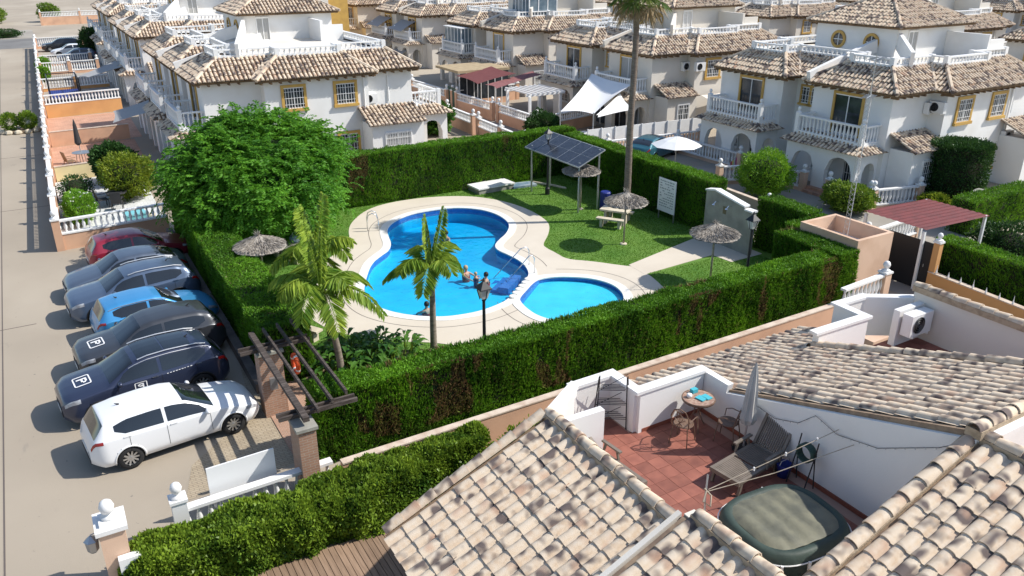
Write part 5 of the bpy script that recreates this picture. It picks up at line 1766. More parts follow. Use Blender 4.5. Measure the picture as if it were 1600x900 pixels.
def near_roof(name, O, e, s, L, S, parent=FH, skip=None, thick=0.16):
    """roof = one slab; every tile on it an object of its own"""
    O, e, s = Vector(O), Vector(e).normalized(), Vector(s).normalized()
    n = e.cross(s)
    base = Vector(parent.location)
    mb = MB()
    c = [O, O + e * L, O + e * L + s * S, O + s * S]
    mb.add([tuple(p - base) for p in c] + [tuple(p - n * thick - base) for p in c], [(0, 1, 2, 3), (7, 6, 5, 4), (0, 4, 5, 1), (1, 5, 6, 2), (2, 6, 7, 3), (3, 7, 4, 0)])
    slab = mb.build(name, 'tile_bed', parent)
    Mt = frame_matrix(e, s)
    nc, nr = int(L / TP), int(S / TE)
    for r in range(nr + (1 if S - nr * TE > 0.12 else 0)):
        for c_ in range(nc):
            x, y = (c_ + 0.5) * TP + (L - nc * TP) / 2 - 0.03, r * TE
            if skip and skip(x, y): continue
            p = O + e * x + s * y + n * (0.004 + jr.uniform(0, .006)) - base
            o = bpy.data.objects.new('tile', TILE)
            o.parent = slab
            rot = Mt @ Matrix.Rotation(jr.uniform(-.03, .03), 3, 'Z') @ Matrix.Rotation(jr.uniform(-.006, .012), 3, 'X')
            o.matrix_local = Matrix.Translation(p + e * jr.uniform(-.006, .006) + s * jr.uniform(-.018, .014)) @ rot.to_4x4()
            COL.objects.link(o)
    return slab
def ridge_row(a, b, parent, up=(0, 0, 1), mortar=True, name='ridge_tile'):
    a, b = Vector(a), Vector(b)
    base = Vector(FH.location)
    d = (b - a); L = d.length; d.normalize()
    sd = d.cross(Vector(up)).normalized(); n = sd.cross(d)
    Mt = Matrix((sd, d, n)).transposed()
    k = int(L / 0.345)
    for i in range(k):
        o = bpy.data.objects.new(name, RIDGE); o.parent = parent
        o.matrix_local = Matrix.Translation(a + d * (i * L / k) - base + n * jr.uniform(0, .012)) @ (Mt @ Matrix.Rotation(jr.uniform(-.04, .04), 3, 'Z')).to_4x4()
        COL.objects.link(o)
    if mortar:
        mb = MB(); mb.bar(a - n * 0.06 - base, b - n * 0.06 - base, 0.25, 0.15, up=n); mb.build('mortar_bed', 'mortar', parent)
mat('mortar', (0.46, 0.36, 0.25, 1), 0.95, (0.33, 0.25, 0.17, 1), 8, bump=0.5, bscale=40)
k1 = 0.415; S1 = math.hypot(3.4, 3.4 * k1)
r1 = near_roof('roof', (3.85, 11.05, 2.70), (0, -1, 0), (1, 0, k1), 3.78, S1)
ridge_row((7.30, 7.45, 4.19), (7.30, 11.08, 4.19), r1)
ridge_row((7.2, 11.10, 4.14), (3.85, 11.10, 2.76), r1, mortar=False)
ridge_row((4.0, 7.42, 2.83), (7.0, 7.42, 4.10), r1, mortar=False)
r1b = near_roof('roof', (3.85, 7.14, 3.10), (0, -1, 0), (1, 0, k1), 3.3, S1)
ridge_row((7.32, 3.9, 4.60), (7.32, 7.0, 4.60), r1b)
k2 = 0.376; S2 = math.hypot(3.6, 3.6 * k2)
r2 = near_roof('roof', (7.85, 5.36, 4.10), (0, -1, 0), (1, 0, k2), 2.6, S2)
ridge_row((7.8, 5.42, 4.12), (11.35, 5.42, 5.46), r2)
ridge_row((11.5, 2.8, 5.52), (11.5, 5.5, 5.52), r2)
k3 = 0.356
Sup = math.hypot(5.88, 5.88 * k3)
r3 = near_roof('roof', (14.88, 11.30, 3.496), (-1, 0, 0), (0, -1, k3), 3.5, Sup)
Slo = math.hypot(1.45, 1.45 * k3)
r3b = near_roof('lower_roof', (16.62, 12.75, 2.98), (-1, 0, 0), (0, -1, k3), 7.05, Slo)
ridge_row((14.95, 11.1, 3.62), (14.95, 5.5, 5.62), r3, mortar=True)
ridge_row((11.3, 5.38, 5.66), (15.2, 5.38, 5.66), r3)
# walls (all children of the near house, in its frame)
def W(name, m, f, parent=FH):
    mb = MB(); f(mb); return mb.build(name, m, parent, world=True)
def body(mb):
    mb.prism([(4.35, 3.0), (7.2, 3.0), (7.2, 10.85), (4.35, 10.85)], 0, 2.72)
    mb.prism([(7.22, 2.0), (18.9, 2.0), (18.9, 10.8), (7.22, 10.8)], 0, 2.9)
    mb.prism([(9.7, 10.82), (16.5, 10.82), (16.5, 12.3), (9.7, 12.3)], 0, 2.75)
W('wall', 'render_white', body)
def gable(mb):
    # white verge between the two left roofs, and the walls carrying the ridges
    for (v0, v1) in ((7.18, 7.27),):
        n0 = [(3.7, 2.6), (7.2, 4.4), (7.2, 4.52), (3.7, 3.06)]
        vs = [(u, v0, z) for u, z in n0] + [(u, v1, z) for u, z in n0]
        k = len(n0)
        mb.add(vs, [tuple(range(k)), tuple(range(2 * k - 1, k - 1, -1))] + [(i, k + i, k + (i + 1) % k, (i + 1) % k)[::-1] for i in range(k)])
    mb.box(7.22, 7.40, 7.35, 11.0, 2.9, 4.12); mb.box(7.22, 7.42, 3.0, 7.15, 2.9, 4.52)
W('gable_wall', 'render_cream', gable)
def side_wall(mb):
    q = [(11.12, 2.9), (5.3, 2.9), (5.3, 5.52), (10.35, 3.78), (10.32, 3.98), (11.12, 3.98)]
    for (u0, u1) in ((11.3, 11.46),):
        k = len(q)
        mb.add([(u0, v, z) for v, z in q] + [(u1, v, z) for v, z in q], [tuple(range(k)), tuple(range(2 * k - 1, k - 1, -1))] + [(i, (i + 1) % k, k + (i + 1) % k, k + i)[::-1] for i in range(k)])
W('terrace_wall', 'render_white', side_wall)
def par(mb, pts, z0=2.9, z1=3.95, w=0.17):
    for a, b in zip(pts[:-1], pts[1:]):
        mb.bar((*a, (z0 + z1) / 2), (*b, (z0 + z1) / 2), w, z1 - z0)
def capline(mb, pts, z=3.985, w=0.23):
    for i, (a, b) in enumerate(zip(pts[:-1], pts[1:])):
        d = Vector((b[0] - a[0], b[1] - a[1])).normalized() * w / 2
        mb.bar((a[0] - d.x, a[1] - d.y, z + i * .002), (b[0] + d.x, b[1] + d.y, z + i * .002), w, 0.07)
Z1 = [(7.35, 11.2), (8.5, 11.93), (9.5, 11.95), (9.52, 11.08), (11.28, 11.1)]
Z2 = [(26.2 - x, y) for x, y in Z1]
for Z in (Z1, Z2):
    W('parapet', 'render_white', lambda mb: par(mb, Z)); W('parapet_cap', 'white_paint', lambda mb: capline(mb, Z))
W('low_wall', 'white_paint', lambda mb: (par(mb, [(7.42, 10.95), (8.5, 10.93)], z1=3.98)))
W('low_wall', 'white_paint', lambda mb: (par(mb, [(18.78, 10.95), (17.7, 10.93)], z1=3.98)))
W('upper_wall', 'white_paint', lambda mb: (mb.box(11.62, 15.2, 5.12, 5.28, 4.0, 5.6), mb.box(14.86, 15.02, 5.29, 10.6, 2.9, 3.5)))
W('upper_floor', 'peach_floor_tile', lambda mb: mb.box(11.62, 16.0, 1.5, 5.12, 4.0, 4.4))
cw = W('coping_wall', 'render_cream', lambda mb: mb.box(18.72, 18.9, 3.0, 11.2, 2.9, 4.28))
ridge_row((18.81, 4.0, 4.33), (18.81, 11.25, 4.33), cw)
W('house_corner', 'peach_pale', lambda mb: (mb.box(18.95, 20.9, 12.2, 13.6, 0, 2.2), mb.box(4.35, 7.0, 11.0, 11.2, 0, 2.6)))
# red terrace tiles, one by one, over a grout bed
fl = W('terrace_floor', 'grout', lambda mb: mb.box(7.4, 11.3, 4.0, 11.95, 2.9, 2.992))
mb = MB(); mb.box(-.162, .162, -.162, .162, 0, .012); FT = mb.mesh('floor_tile', 'terracotta_floor')
base = Vector(FH.location)
for i in range(12):
    for j in range(21):
        x, y = 7.56 + i * .331, 5.0 + j * .331
        if y > 11.1 and x > 9.4: continue
        if x > 11.2: continue
        o = link('floor_tile', FT, fl, Vector((x, y, 2.99 + jr.uniform(0, .002))) - base)
fl2 = W('terrace_floor', 'grout', lambda mb: mb.box(15.0, 18.72, 4.5, 11.1, 2.9, 2.992))
for i in range(11):
    for j in range(20):
        x, y = 15.2 + i * .331, 4.7 + j * .331
        if x > 18.6 or y > 11.0: continue
        link('floor_tile', FT, fl2, Vector((x, y, 2.99)) - base)
W('skirting', 'terracotta_dark' if 'terracotta_dark' in MATS else mat('terracotta_dark', (.25, .08, .05, 1), .6).name, lambda mb: (mb.box(11.27, 11.298, 5.45, 11.0, 3.0, 3.09), mb.bar((9.62, 11.0, 3.045), (11.25, 11.0, 3.045), .02, .09)))

# ------------------------------------------------------------------ things on the terrace (floor at z = 3.0)
ZF = 3.004
t = thing('hot_tub', 'inflatable green hot tub with a quilted grey-green cover on the red terrace', 'hot tub', (9.45, 7.05, ZF), R(-4))
mat('tub_vinyl', (0.04, 0.062, 0.05, 1), 0.6, (0.028, 0.045, 0.037, 1), 3, bump=0.2, bscale=14)
mat('tub_cover', (0.17, 0.165, 0.115, 1), 0.6, (0.12, 0.12, 0.09, 1), 4, bump=0.3, bscale=12)
def superell(a, b, p, n):
    out = []
    for k in range(n):
        th = 2 * math.pi * k / n
        c, s = math.cos(th), math.sin(th)
        out.append((a * abs(c) ** (2 / p) * (1 if c >= 0 else -1), b * abs(s) ** (2 / p) * (1 if s >= 0 else -1)))
    return out
def ring_surface(mb, secs, n=64, p=3.0, wr=0.0):
    """secs: list of (scale_a, scale_b, z)"""
    vs = []
    for si, (a, b, z) in enumerate(secs):
        for k, (x, y) in enumerate(superell(a, b, p, n)):
            w = 1 + wr * math.sin(k * 5.1 + si) * (0.5 + 0.5 * math.sin(k * 1.7))
            vs.append((x * w, y * w, z))
    fs = [(i * n + k, i * n + (k + 1) % n, (i + 1) * n + (k + 1) % n, (i + 1) * n + k) for i in range(len(secs) - 1) for k in range(n)]
    fs.append(tuple((len(secs) - 1) * n + k for k in range(n)))
    mb.add(vs, fs)
AT, BT = 1.0, 0.86
mb = MB(); ring_surface(mb, [(AT - .06, BT - .06, 0), (AT, BT, .12), (AT + .02, BT + .02, .32), (AT, BT, .50), (AT - .05, BT - .05, .59), (AT - .10, BT - .10, .62), (AT - .17, BT - .17, .605), (AT - .22, BT - .22, .57)], wr=.006); mb.build('tub_body', 'tub_vinyl', t, smooth=True)
N = 24
vs = []
for j in range(N + 1):
    for i in range(N + 1):
        u, v = -1 + 2 * i / N, -1 + 2 * j / N
        x, y = (AT - .2) * u, (BT - .2) * v
        # cover puffed into five quilted ribs
        z = .62 + .045 * abs(math.cos(u * math.pi * 2.5)) * (1 - v * v * .6) - .03 * max(abs(u), abs(v)) ** 6
        r = (abs(u) ** 4 + abs(v) ** 4) ** .25
        k = max(abs(u), abs(v)) / r if r > 1e-6 else 1
        vs.append((x * k, y * k, z))
mb = MB(); mb.add(vs, [(j * (N + 1) + i, j * (N + 1) + i + 1, (j + 1) * (N + 1) + i + 1, (j + 1) * (N + 1) + i) for j in range(N) for i in range(N)]); mb.build('cover', 'tub_cover', t, smooth=True)
mb = MB(); mb.tube([(x * 1.025, y * 1.025, .46) for x, y in superell(AT, BT, 3, 48)] + [(AT * 1.025, 0, .46)], .012, 5); mb.build('rim_cord', 'white_plain', t)
for (x, y) in ((-.75, -.75), (.75, -.76), (-.95, .3), (.9, .55), (-.3, -.87), (.35, .88)):
    mb = MB(); mb.obox((x * 1.02, y * 1.02, .4), (.04, .04, .16), Matrix.Rotation(math.atan2(y, x), 3, 'Z')); mb.build('strap_clip', 'white_plain', t)

def chaise(label, loc, rz, back=R(58)):
    t = thing('sun_lounger', label, 'sun lounger', loc, rz)
    m = 'plastic_taupe'
    mb = MB()
    for y in (-.31, .31): mb.box(-.62, .66, y - .03, y + .03, .27, .33)
    mb.box(-.66, -.60, -.34, .34, .25, .335); mb.box(.62, .68, -.34, .34, .27, .33)
    mb.build('seat_frame', m, t)
    for k in range(15):
        y = -.26 + k * .52 / 14
        mb = MB(); mb.box(-.6, -.02, y - .012, y + .012, .305, .335); mb.box(.03, .62, y - .012, y + .012, .305, .335); mb.build('seat_slat', m, t)
    c, s = math.cos(back), math.sin(back)
    def bk(x, y, z=0): return (.66 + x * c - z * s, y, .30 + x * s + z * c)
    mb = MB()
    for y in (-.3, .3): mb.bar(bk(0, y), bk(.78, y), .06, .05, up=(-s, 0, c))
    mb.bar(bk(.80, -.27), bk(.80, .27), .06, .06, up=(-s, 0, c)); mb.bar(bk(.02, -.3), bk(.02, .3), .05, .05, up=(-s, 0, c)); mb.build('backrest_frame', m, t)
    for k in range(12):
        y = -.24 + k * .48 / 11
        mb = MB(); mb.bar(bk(.03, y), bk(.78, y), .022, .03, up=(-s, 0, c)); mb.build('back_slat', m, t)
    for (x, y) in ((-.52, -.3), (-.52, .3), (.5, -.3), (.5, .3)):
        mb = MB(); mb.bar((x, y, .28), (x * 1.14, y, 0), .05, .06); mb.build('leg', m, t)
    for y in (-.36, .36):
        mb = MB(); mb.box(.1, .62, y - .035, y + .035, .5, .535); mb.bar((.15, y, .3), (.2, y, .5), .04, .04); mb.bar((.58, y, .3), (.52, y, .5), .04, .04); mb.build('armrest', m, t)
    return t
chaise('brown slatted plastic sun lounger with raised back beside the hot tub', (10.35, 8.78, ZF), R(8))
chaise('brown slatted sun lounger half hidden behind the left tiled roof', (7.95, 9.9, ZF), R(95), R(25))
# closed parasol leaning against the right wall
mat('canvas_grey', (0.46, 0.45, 0.43, 1), 0.85, (0.33, 0.33, 0.32, 1), 6, stretch=(1, 1, .3))
t = thing('closed_parasol', 'closed grey parasol standing beside the bistro table', 'parasol', (11.0, 9.45, ZF))
mb = MB(); mb.tube([(0, 0, 0), (.06, 0, 1.95)], .02, 8); mb.build('pole', 'alu', t)
mb = MB(); mb.lathe([(.22, 0), (.24, .05), (.05, .09)], 14); mb.build('base', 'grille_black' if 'grille_black' in MATS else 'black_iron', t)
mb = MB()
n = 16
vs = []
for (z, r) in ((.62, .1), (.75, .15), (1.0, .12), (1.4, .10), (1.75, .06), (1.98, .012)):
    for k in range(n):
        a = 2 * math.pi * k / n
        rr = r * (1 + .3 * (k % 2) - .1)
        vs.append((rr * math.cos(a) + .03 * z, rr * math.sin(a), z))
mb.add(vs, [(i * n + k, i * n + (k + 1) % n, (i + 1) * n + (k + 1) % n, (i + 1) * n + k) for i in range(5) for k in range(n)])
mb.build('canopy', 'canvas_grey', t)
# bistro set
mat('bistro', (0.13, 0.075, 0.05, 1), 0.5, (0.2, 0.13, 0.09, 1), 12)
mat('mosaic', (0.30, 0.17, 0.12, 1), 0.4, (0.44, 0.32, 0.24, 1), 18)
t = thing('bistro_table', 'small round mosaic-topped bistro table on the terrace', 'table', (10.72, 10.55, ZF))
mb = MB(); mb.lathe([(.33, .70), (.34, .71), (.34, .73), (.33, .74)], 28); tp = mb.build('table_top', 'mosaic', t)
mb = MB(); mb.lathe([(.345, .69), (.355, .72), (.345, .745), (.335, .745)], 28, cap=False); mb.build('rim', 'bistro', tp)
for k in range(3):
    a = k * 2.094
    mb = MB(); mb.tube([(.08 * math.cos(a), .08 * math.sin(a), .69), (.05 * math.cos(a), .05 * math.sin(a), .4), (.16 * math.cos(a), .16 * math.sin(a), .15), (.25 * math.cos(a), .25 * math.sin(a), 0)], .013, 6); mb.build('leg', 'bistro', t)
def bistro_chair(label, loc, rz):
    t = thing('bistro_chair', label, 'chair', loc, rz, group='bistro chairs on the terrace')
    mb = MB(); mb.lathe([(.2, .43), (.21, .44), (.2, .455)], 18); mb.build('seat', 'bistro', t)
    for (x, y) in ((.15, .15), (.15, -.15), (-.16, .15), (-.16, -.15)):
        mb = MB(); mb.tube([(x, y, .44), (x * 1.25, y * 1.2, .2), (x * 1.35, y * 1.3, 0)], .012, 6); mb.build('leg', 'bistro', t)
    mb = MB(); mb.tube([(-.18, -.18, .45), (-.23, -.19, .7), (-.26, -.12, .86), (-.27, 0, .91), (-.26, .12, .86), (-.23, .19, .7), (-.18, .18, .45)], .014, 6)
    for k in range(5):
        y = -.12 + .06 * k
        mb.tube([(-.19, y * .9, .46), (-.23, -y, .66), (-.26, y * .8, .87)], .008, 5)
    mb.build('backrest', 'bistro', t)
    mb = MB()
    for y in (-.2, .2): mb.tube([(-.2, y, .62), (.02, y * 1.15, .64), (.14, y * 1.1, .6), (.15, y, .44)], .011, 5)
    mb.build('armrest', 'bistro', t)
bistro_chair('ornate brown bistro chair left of the round table', (10.12, 10.3, ZF), R(25))
bistro_chair('ornate brown bistro chair right of the round table', (10.95, 9.88, ZF), R(115))
mat('napkin', (0.06, 0.42, 0.50, 1), 0.7)
for (x, y, w, rz, lb) in ((10.72, 10.48, .15, 10, 'turquoise book lying open on the bistro table, left half'), (10.86, 10.46, .14, 5, 'turquoise book beside the open one on the bistro table')):
    mb = MB(); mb.obox((0, 0, .012), (w, .2, .022), Matrix.Rotation(R(rz), 3, 'Z')); tag(mb.build('book', 'napkin', None, loc=(x, y, ZF + .745)), lb, 'book')
t = thing('napkin_box', 'turquoise box at the far side of the bistro table', 'box', (10.78, 10.76, ZF + .745)); mb = MB(); mb.box(-.07, .07, -.05, .05, 0, .07); mb.build('box_body', 'napkin', t); mb = MB(); mb.box(-.072, .072, -.052, .052, .07, .085); mb.build('lid', 'napkin', t)
mb = MB(); mb.lathe([(.05, 0), (.06, .03), (.055, .07), (.02, .075)], 12); tag(mb.build('ashtray_pot', 'white_plain', None, smooth=True, loc=(10.56, 10.66, ZF + .745)), 'small white pot on the bistro table', 'pot')
# folding plant stand
t = thing('plant_stand', 'black wrought iron tiered plant stand in the terrace corner', 'plant stand', (9.15, 11.35, ZF))
for (x, y) in ((-.35, .3), (.25, -.1)):
    mb = MB(); mb.tube([(x, y, 0), (x * .8 + .02, y * .8, 1.25)], .013, 6); mb.tube([(x + .28, y + .22, 0), (x * .8 + .06, y * .8 + .03, 1.25)], .013, 6); mb.build('upright', 'black_iron', t)
for z in (.25, .6, .95):
    f = 1 - z * .25
    mb = MB()
    for k in range(5):
        o = Vector((.06 * k, .05 * k, 0)) * f
        mb.tube([(-.35 * f + o.x, .3 * f + o.y, z), (.25 * f + o.x, -.1 * f + o.y, z)], .008, 5)
    mb.tube([(-.35 * f, .3 * f, z - .02), (.25 * f + .22, -.1 * f + .2, z + .22)], .007, 5)
    mb.build('shelf', 'black_iron', t)
# hose reel with garden tools
t = thing('hose_reel', 'green garden hose coiled on a reel against the white terrace wall', 'hose reel', (11.1, 8.05, ZF))
mat('hose_green', (0.03, 0.07, 0.055, 1), 0.5)
ax = Matrix(((0, 0, 1), (0, 1, 0), (-1, 0, 0)))
mb = MB()
for k in range(6): mb.tube([(-.06 + .025 * k, .17 * math.cos(a), .72 + .17 * math.sin(a)) for a in np.linspace(0, 2 * math.pi, 20)], .02, 6)
mb.build('hose_coil', 'hose_green', t, smooth=True)
for y in (-.2, .2):
    mb = MB(); mb.tube([(-.18, y, 0), (0, y, .72), (.05, y, 1.02)], .014, 6); mb.tube([(.1, y, 0), (0, y, .72)], .012, 6); mb.build('stand', 'black_iron', t)
t = thing('blue_bucket', 'dark blue bucket at the foot of the hose reel', 'bucket', (11.02, 8.42, ZF)); mb = MB(); mb.lathe([(.11, 0), (.15, .26), (.155, .28), (.14, .28), (.10, .02)], 16); mb.build('pail', 'blue_drum', t, smooth=True); mb = MB(); mb.tube([(-.14, 0, .27), (-.1, 0, .36), (.1, 0, .36), (.14, 0, .27)], .008, 5); mb.build('handle', 'steel', t)
# washing line
t = thing('washing_line', 'two cords of a washing line stretched from a short steel post to the wall', 'washing line', (8.55, 7.95, ZF))
mb = MB(); mb.tube([(0, 0, 0), (.12, .18, .55), (.25, .3, .95)], .018, 7); mb.build('post', 'steel', t)
for dz, dy in ((0, 0), (-.12, -.35)):
    mb = MB(); mb.tube([(.2, .2, .72 + dz * .3), (1.4, .0 + dy * .5, .98 + dz), (2.73, -.35 + dy, 1.42 + dz)], .008, 5); mb.build('cord', 'pole_wood', t)
mb = MB(); mb.tube([(.16, .2, .72), (.0, .1, .6), (.1, .02, .52), (.22, .14, .62), (.14, .24, .74)], .016, 5); mb.build('knot', 'pole_wood', t)
for f in (.35, .6, .85):
    mb = MB(); mb.box(.2 + 2.5 * f - .01, .2 + 2.5 * f + .01, .2 - .52 * f - .015, .2 - .52 * f + .015, .72 + .68 * f - .05, .72 + .68 * f + .02); mb.build('peg', 'white_plain', t)
t = thing('light_string', 'string of small lights sagging along the white terrace wall', 'light string', (11.26, 8.0, ZF))
mb = MB(); mb.tube([(0, 1.6, .95), (0, 1.0, .90), (0, .45, 1.1), (0, .1, 1.45), (0, -.4, 1.32), (0, -1.2, 1.5), (0, -2.2, 2.1), (0, -2.5, 2.35)], .006, 4); mb.build('cable', 'black_iron', t)
mb = MB()
for k in range(26):
    f = k / 25; y = 1.6 - 4.1 * f
    z = float(np.interp(-y, [-1.6, -1.0, -.45, -.1, .4, 1.2, 2.2, 2.5], [.95, .90, 1.1, 1.45, 1.32, 1.5, 2.1, 2.35]))
    mb.lathe([(.004, -.03), (.014, -.02), (.004, 0)], 5, (-.012, y, z))
tag(mb.build('bulbs', 'lantern_glass', t), kind='stuff')

# ------------------------------------------------------------------ air conditioners
def ac_unit(label, loc, rz):
    t = thing('air_conditioner', label, 'air conditioner', loc, rz, group='outdoor air conditioning units')
    mb = MB(); mb.box(-.42, .42, -.30, -.02, 0, .58); mb.build('casing', 'white_paint', t)
    a = Matrix(((1, 0, 0), (0, 0, 1), (0, -1, 0)))
    mb = MB()
    for r in (.06, .12, .18, .23): mb.lathe([(r, 0), (r, .012), (r - .016, .012), (r - .016, 0)], 20, (-.12, -.315, .29), a, cap=False)
    mb.build('fan_grille', 'steel', t)
    mb = MB(); mb.lathe([(.225, 0), (.225, .004)], 20, (-.12, -.303, .29), a); mb.build('fan', 'grille_black', t)
    for x in (-.3, .3):
        mb = MB(); mb.box(x - .02, x + .02, -.32, 0, -.045, -.003); mb.build('bracket', 'white_plain', t)
    return t
ac_unit('air conditioner on the small second terrace of the near house', (18.2, 10.82, 3.35), R(0))
for loc, rz, lb in (((40.75, 25.78, 4.35), 0, 'left of two air conditioners in the shaded recess of the antenna house'), ((40.85, 25.2, 4.45), R(-90), 'right of two air conditioners in the recess of the antenna house'), ((47.0, 24.88, 2.35), 0, 'air conditioner low on the antenna house beside the downpipe'),
                    ((17.75, 47.68, 3.6), 0, 'air conditioner over the porch roof of the house with ochre windows'), ((40.6, 44.68, 4.35), 0, 'left air conditioner on the cream house behind the palm'), ((41.05, 43.78, 4.4), 0, 'right air conditioner on the cream house behind the palm')):
    ac_unit(lb, loc, rz)
# ------------------------------------------------------------------ boundary walls with balusters
mat('coping_ivory', (0.62, 0.52, 0.42, 1), .8, (0.45, 0.33, 0.25, 1), 3.0, (0.4, 0.7), bump=.3)
mb = MB(); mb.lathe([(r, z / .75) for r, z in BAL_PROF], 10, cap=False); BALM = mb.mesh('baluster', 'white_plain', True)
def wall_bal(label, p0, p1, base_h, bal_h, basem='peach', single=False, step=.24, ends=(True, True), thick=.2, ball=True, mids=0, pier_up=0.0):
    """rendered base wall, white coping, balusters and rail; ball-topped piers at its ends"""
    a, b = Vector((*p0, 0)), Vector((*p1, 0))
    t = thing('balustrade_wall', label, 'balustrade', tuple(a))
    d = b - a
    mb = MB()
    if base_h > .02:
        mb.bar((0, 0, base_h / 2), (d.x, d.y, base_h / 2), thick, base_h); mb.build('base_wall', basem, t)
    if bal_h > 0:
        mb = MB(); mb.bar((0, 0, base_h + .035), (d.x, d.y, base_h + .035), thick + .06, .07); mb.build('plinth', 'white_paint', t)
        mb = MB(); mb.bar((0, 0, base_h + bal_h - .04), (d.x, d.y, base_h + bal_h - .04), thick + .02, .08); mb.build('rail', 'white_paint', t)
        if single:
            k = int(d.length / step)
            for i in range(k):
                p = d * ((i + .5) / k)
                o = link('baluster', BALM, t, (p.x, p.y, base_h + .07)); o.scale = (1, 1, bal_h - .15)
        else:
            m2 = MB(); balusters(m2, (0, 0), (d.x, d.y), base_h + .07, bal_h - .15, step, 6); tag(m2.build('baluster_row', 'white_plain', t, smooth=True), kind='stuff')
    else:
        mb = MB(); mb.bar((0, 0, base_h + .02), (d.x, d.y, base_h + .02), thick + .04, .04); mb.build('coping', 'coping_ivory', t)
    H = base_h + max(bal_h, .1) + pier_up
    ps = ([a * 0] if ends[0] else []) + ([d] if ends[1] else []) + [d * ((i + 1) / (mids + 1)) for i in range(mids)]
    for p in ps:
        mb = MB(); mb.box(p.x - .16, p.x + .16, p.y - .16, p.y + .16, 0, H + .02); pr = mb.build('pier', 'white_paint' if base_h < .1 else basem, t)
        mb = MB(); mb.box(p.x - .19, p.x + .19, p.y - .19, p.y + .19, H + .02, H + .09); mb.build('pier_cap', 'white_paint', pr)
        if ball:
            mb = MB(); finial(mb, p.x, p.y, H + .092, .13); mb.build('ball_finial', 'white_paint', pr, smooth=True)
    return t
def ul(v): return -.38 + .0187 * (v - 39)
wall_bal('peach garden wall with white balusters beside the dark red car', (ul(39.1), 39.1), (4.25, 39.5), .72, .66, single=True, ends=(True, False))
LV = [39.3, 52, 62, 73.5, 86, 100, 128]
LN = ['first roadside garden wall on the left, in front of the white tiled patio', 'second roadside garden wall on the left, beside the closed black parasol', 'third roadside garden wall on the left, behind the rock planter', 'fourth roadside garden wall on the left, beside the black net cage', 'fifth roadside garden wall on the left, beside the second far balustrade', 'farthest roadside garden wall on the left, beside the parked black and white cars']
for (v0, v1), lb in zip(zip(LV[:-1], LV[1:]), LN):
    wall_bal(lb, (ul(v0), v0), (ul(v1), v1), .75, .62, mids=2, ends=(False, True))
wall_bal('low yellow garden wall behind the white tiled patio', (ul(52) + .2, 52.0), (4.4, 52.6), .85, 0, 'yellow_wall', ends=(False, False))
wall_bal('peach garden wall behind the closed black parasol', (ul(62) + .2, 62.0), (5.2, 62.4), 1.0, 0, 'peach', ends=(False, False))
wall_bal('orange garden wall topped with white balusters under the shade sail', (ul(73.5) + .2, 73.5), (6.0, 74.2), 1.05, .75, 'orange_wall', ends=(False, False), mids=0)
wall_bal('white balustrade behind the black net cage', (ul(86) + .2, 88.0), (6.4, 88.5), .3, .9, 'orange_wall', ends=(False, False), mids=1)
wall_bal('white balustrade across the garden behind the grey shade sail', (ul(100) + .2, 100.0), (6.5, 100.5), .3, 1.0, 'peach', ends=(True, True), mids=1)
wall_bal('white balustrade in front of the far silver car', (ul(109) + .2, 108.0), (6.4, 108.4), .2, 1.0, 'peach', ends=(False, True))
wall_bal('last white balustrade before the cross street at the upper left', (ul(128) + .1, 128.2), (7.0, 128.8), .3, 1.1, 'peach', ends=(True, True))
wall_bal('peach wall across the far street at the upper left corner', (3.4, 168), (22.0, 170), 1.4, .8, 'peach', ends=(True, False), mids=2)
wall_bal('peach pier and wall at the top left corner of the far street', (-4.5, 168), (-22, 167), 1.4, .6, 'peach', ends=(True, False))
sheet('white_patio', [(ul(39) + .1, 39.5), (4.3, 39.7), (4.5, 52.2), (ul(52) + .1, 51.8)], .012, 'white_floor_tile')
sheet('peach_patio', [(ul(52) + .1, 52.2), (5.2, 52.8), (5.4, 62.0), (ul(62) + .1, 61.8)], .012, 'peach_floor_tile')
sheet('pink_patio', [(ul(62) + .1, 62.2), (6.0, 62.5), (6.2, 73.6), (ul(73) + .1, 73.3)], .012, 'peach_floor_tile')
sheet('grey_patio', [(ul(74) + .1, 74.0), (7.2, 74.5), (7.4, 128), (ul(128) + .1, 127.8)], .012, 'street_concrete')

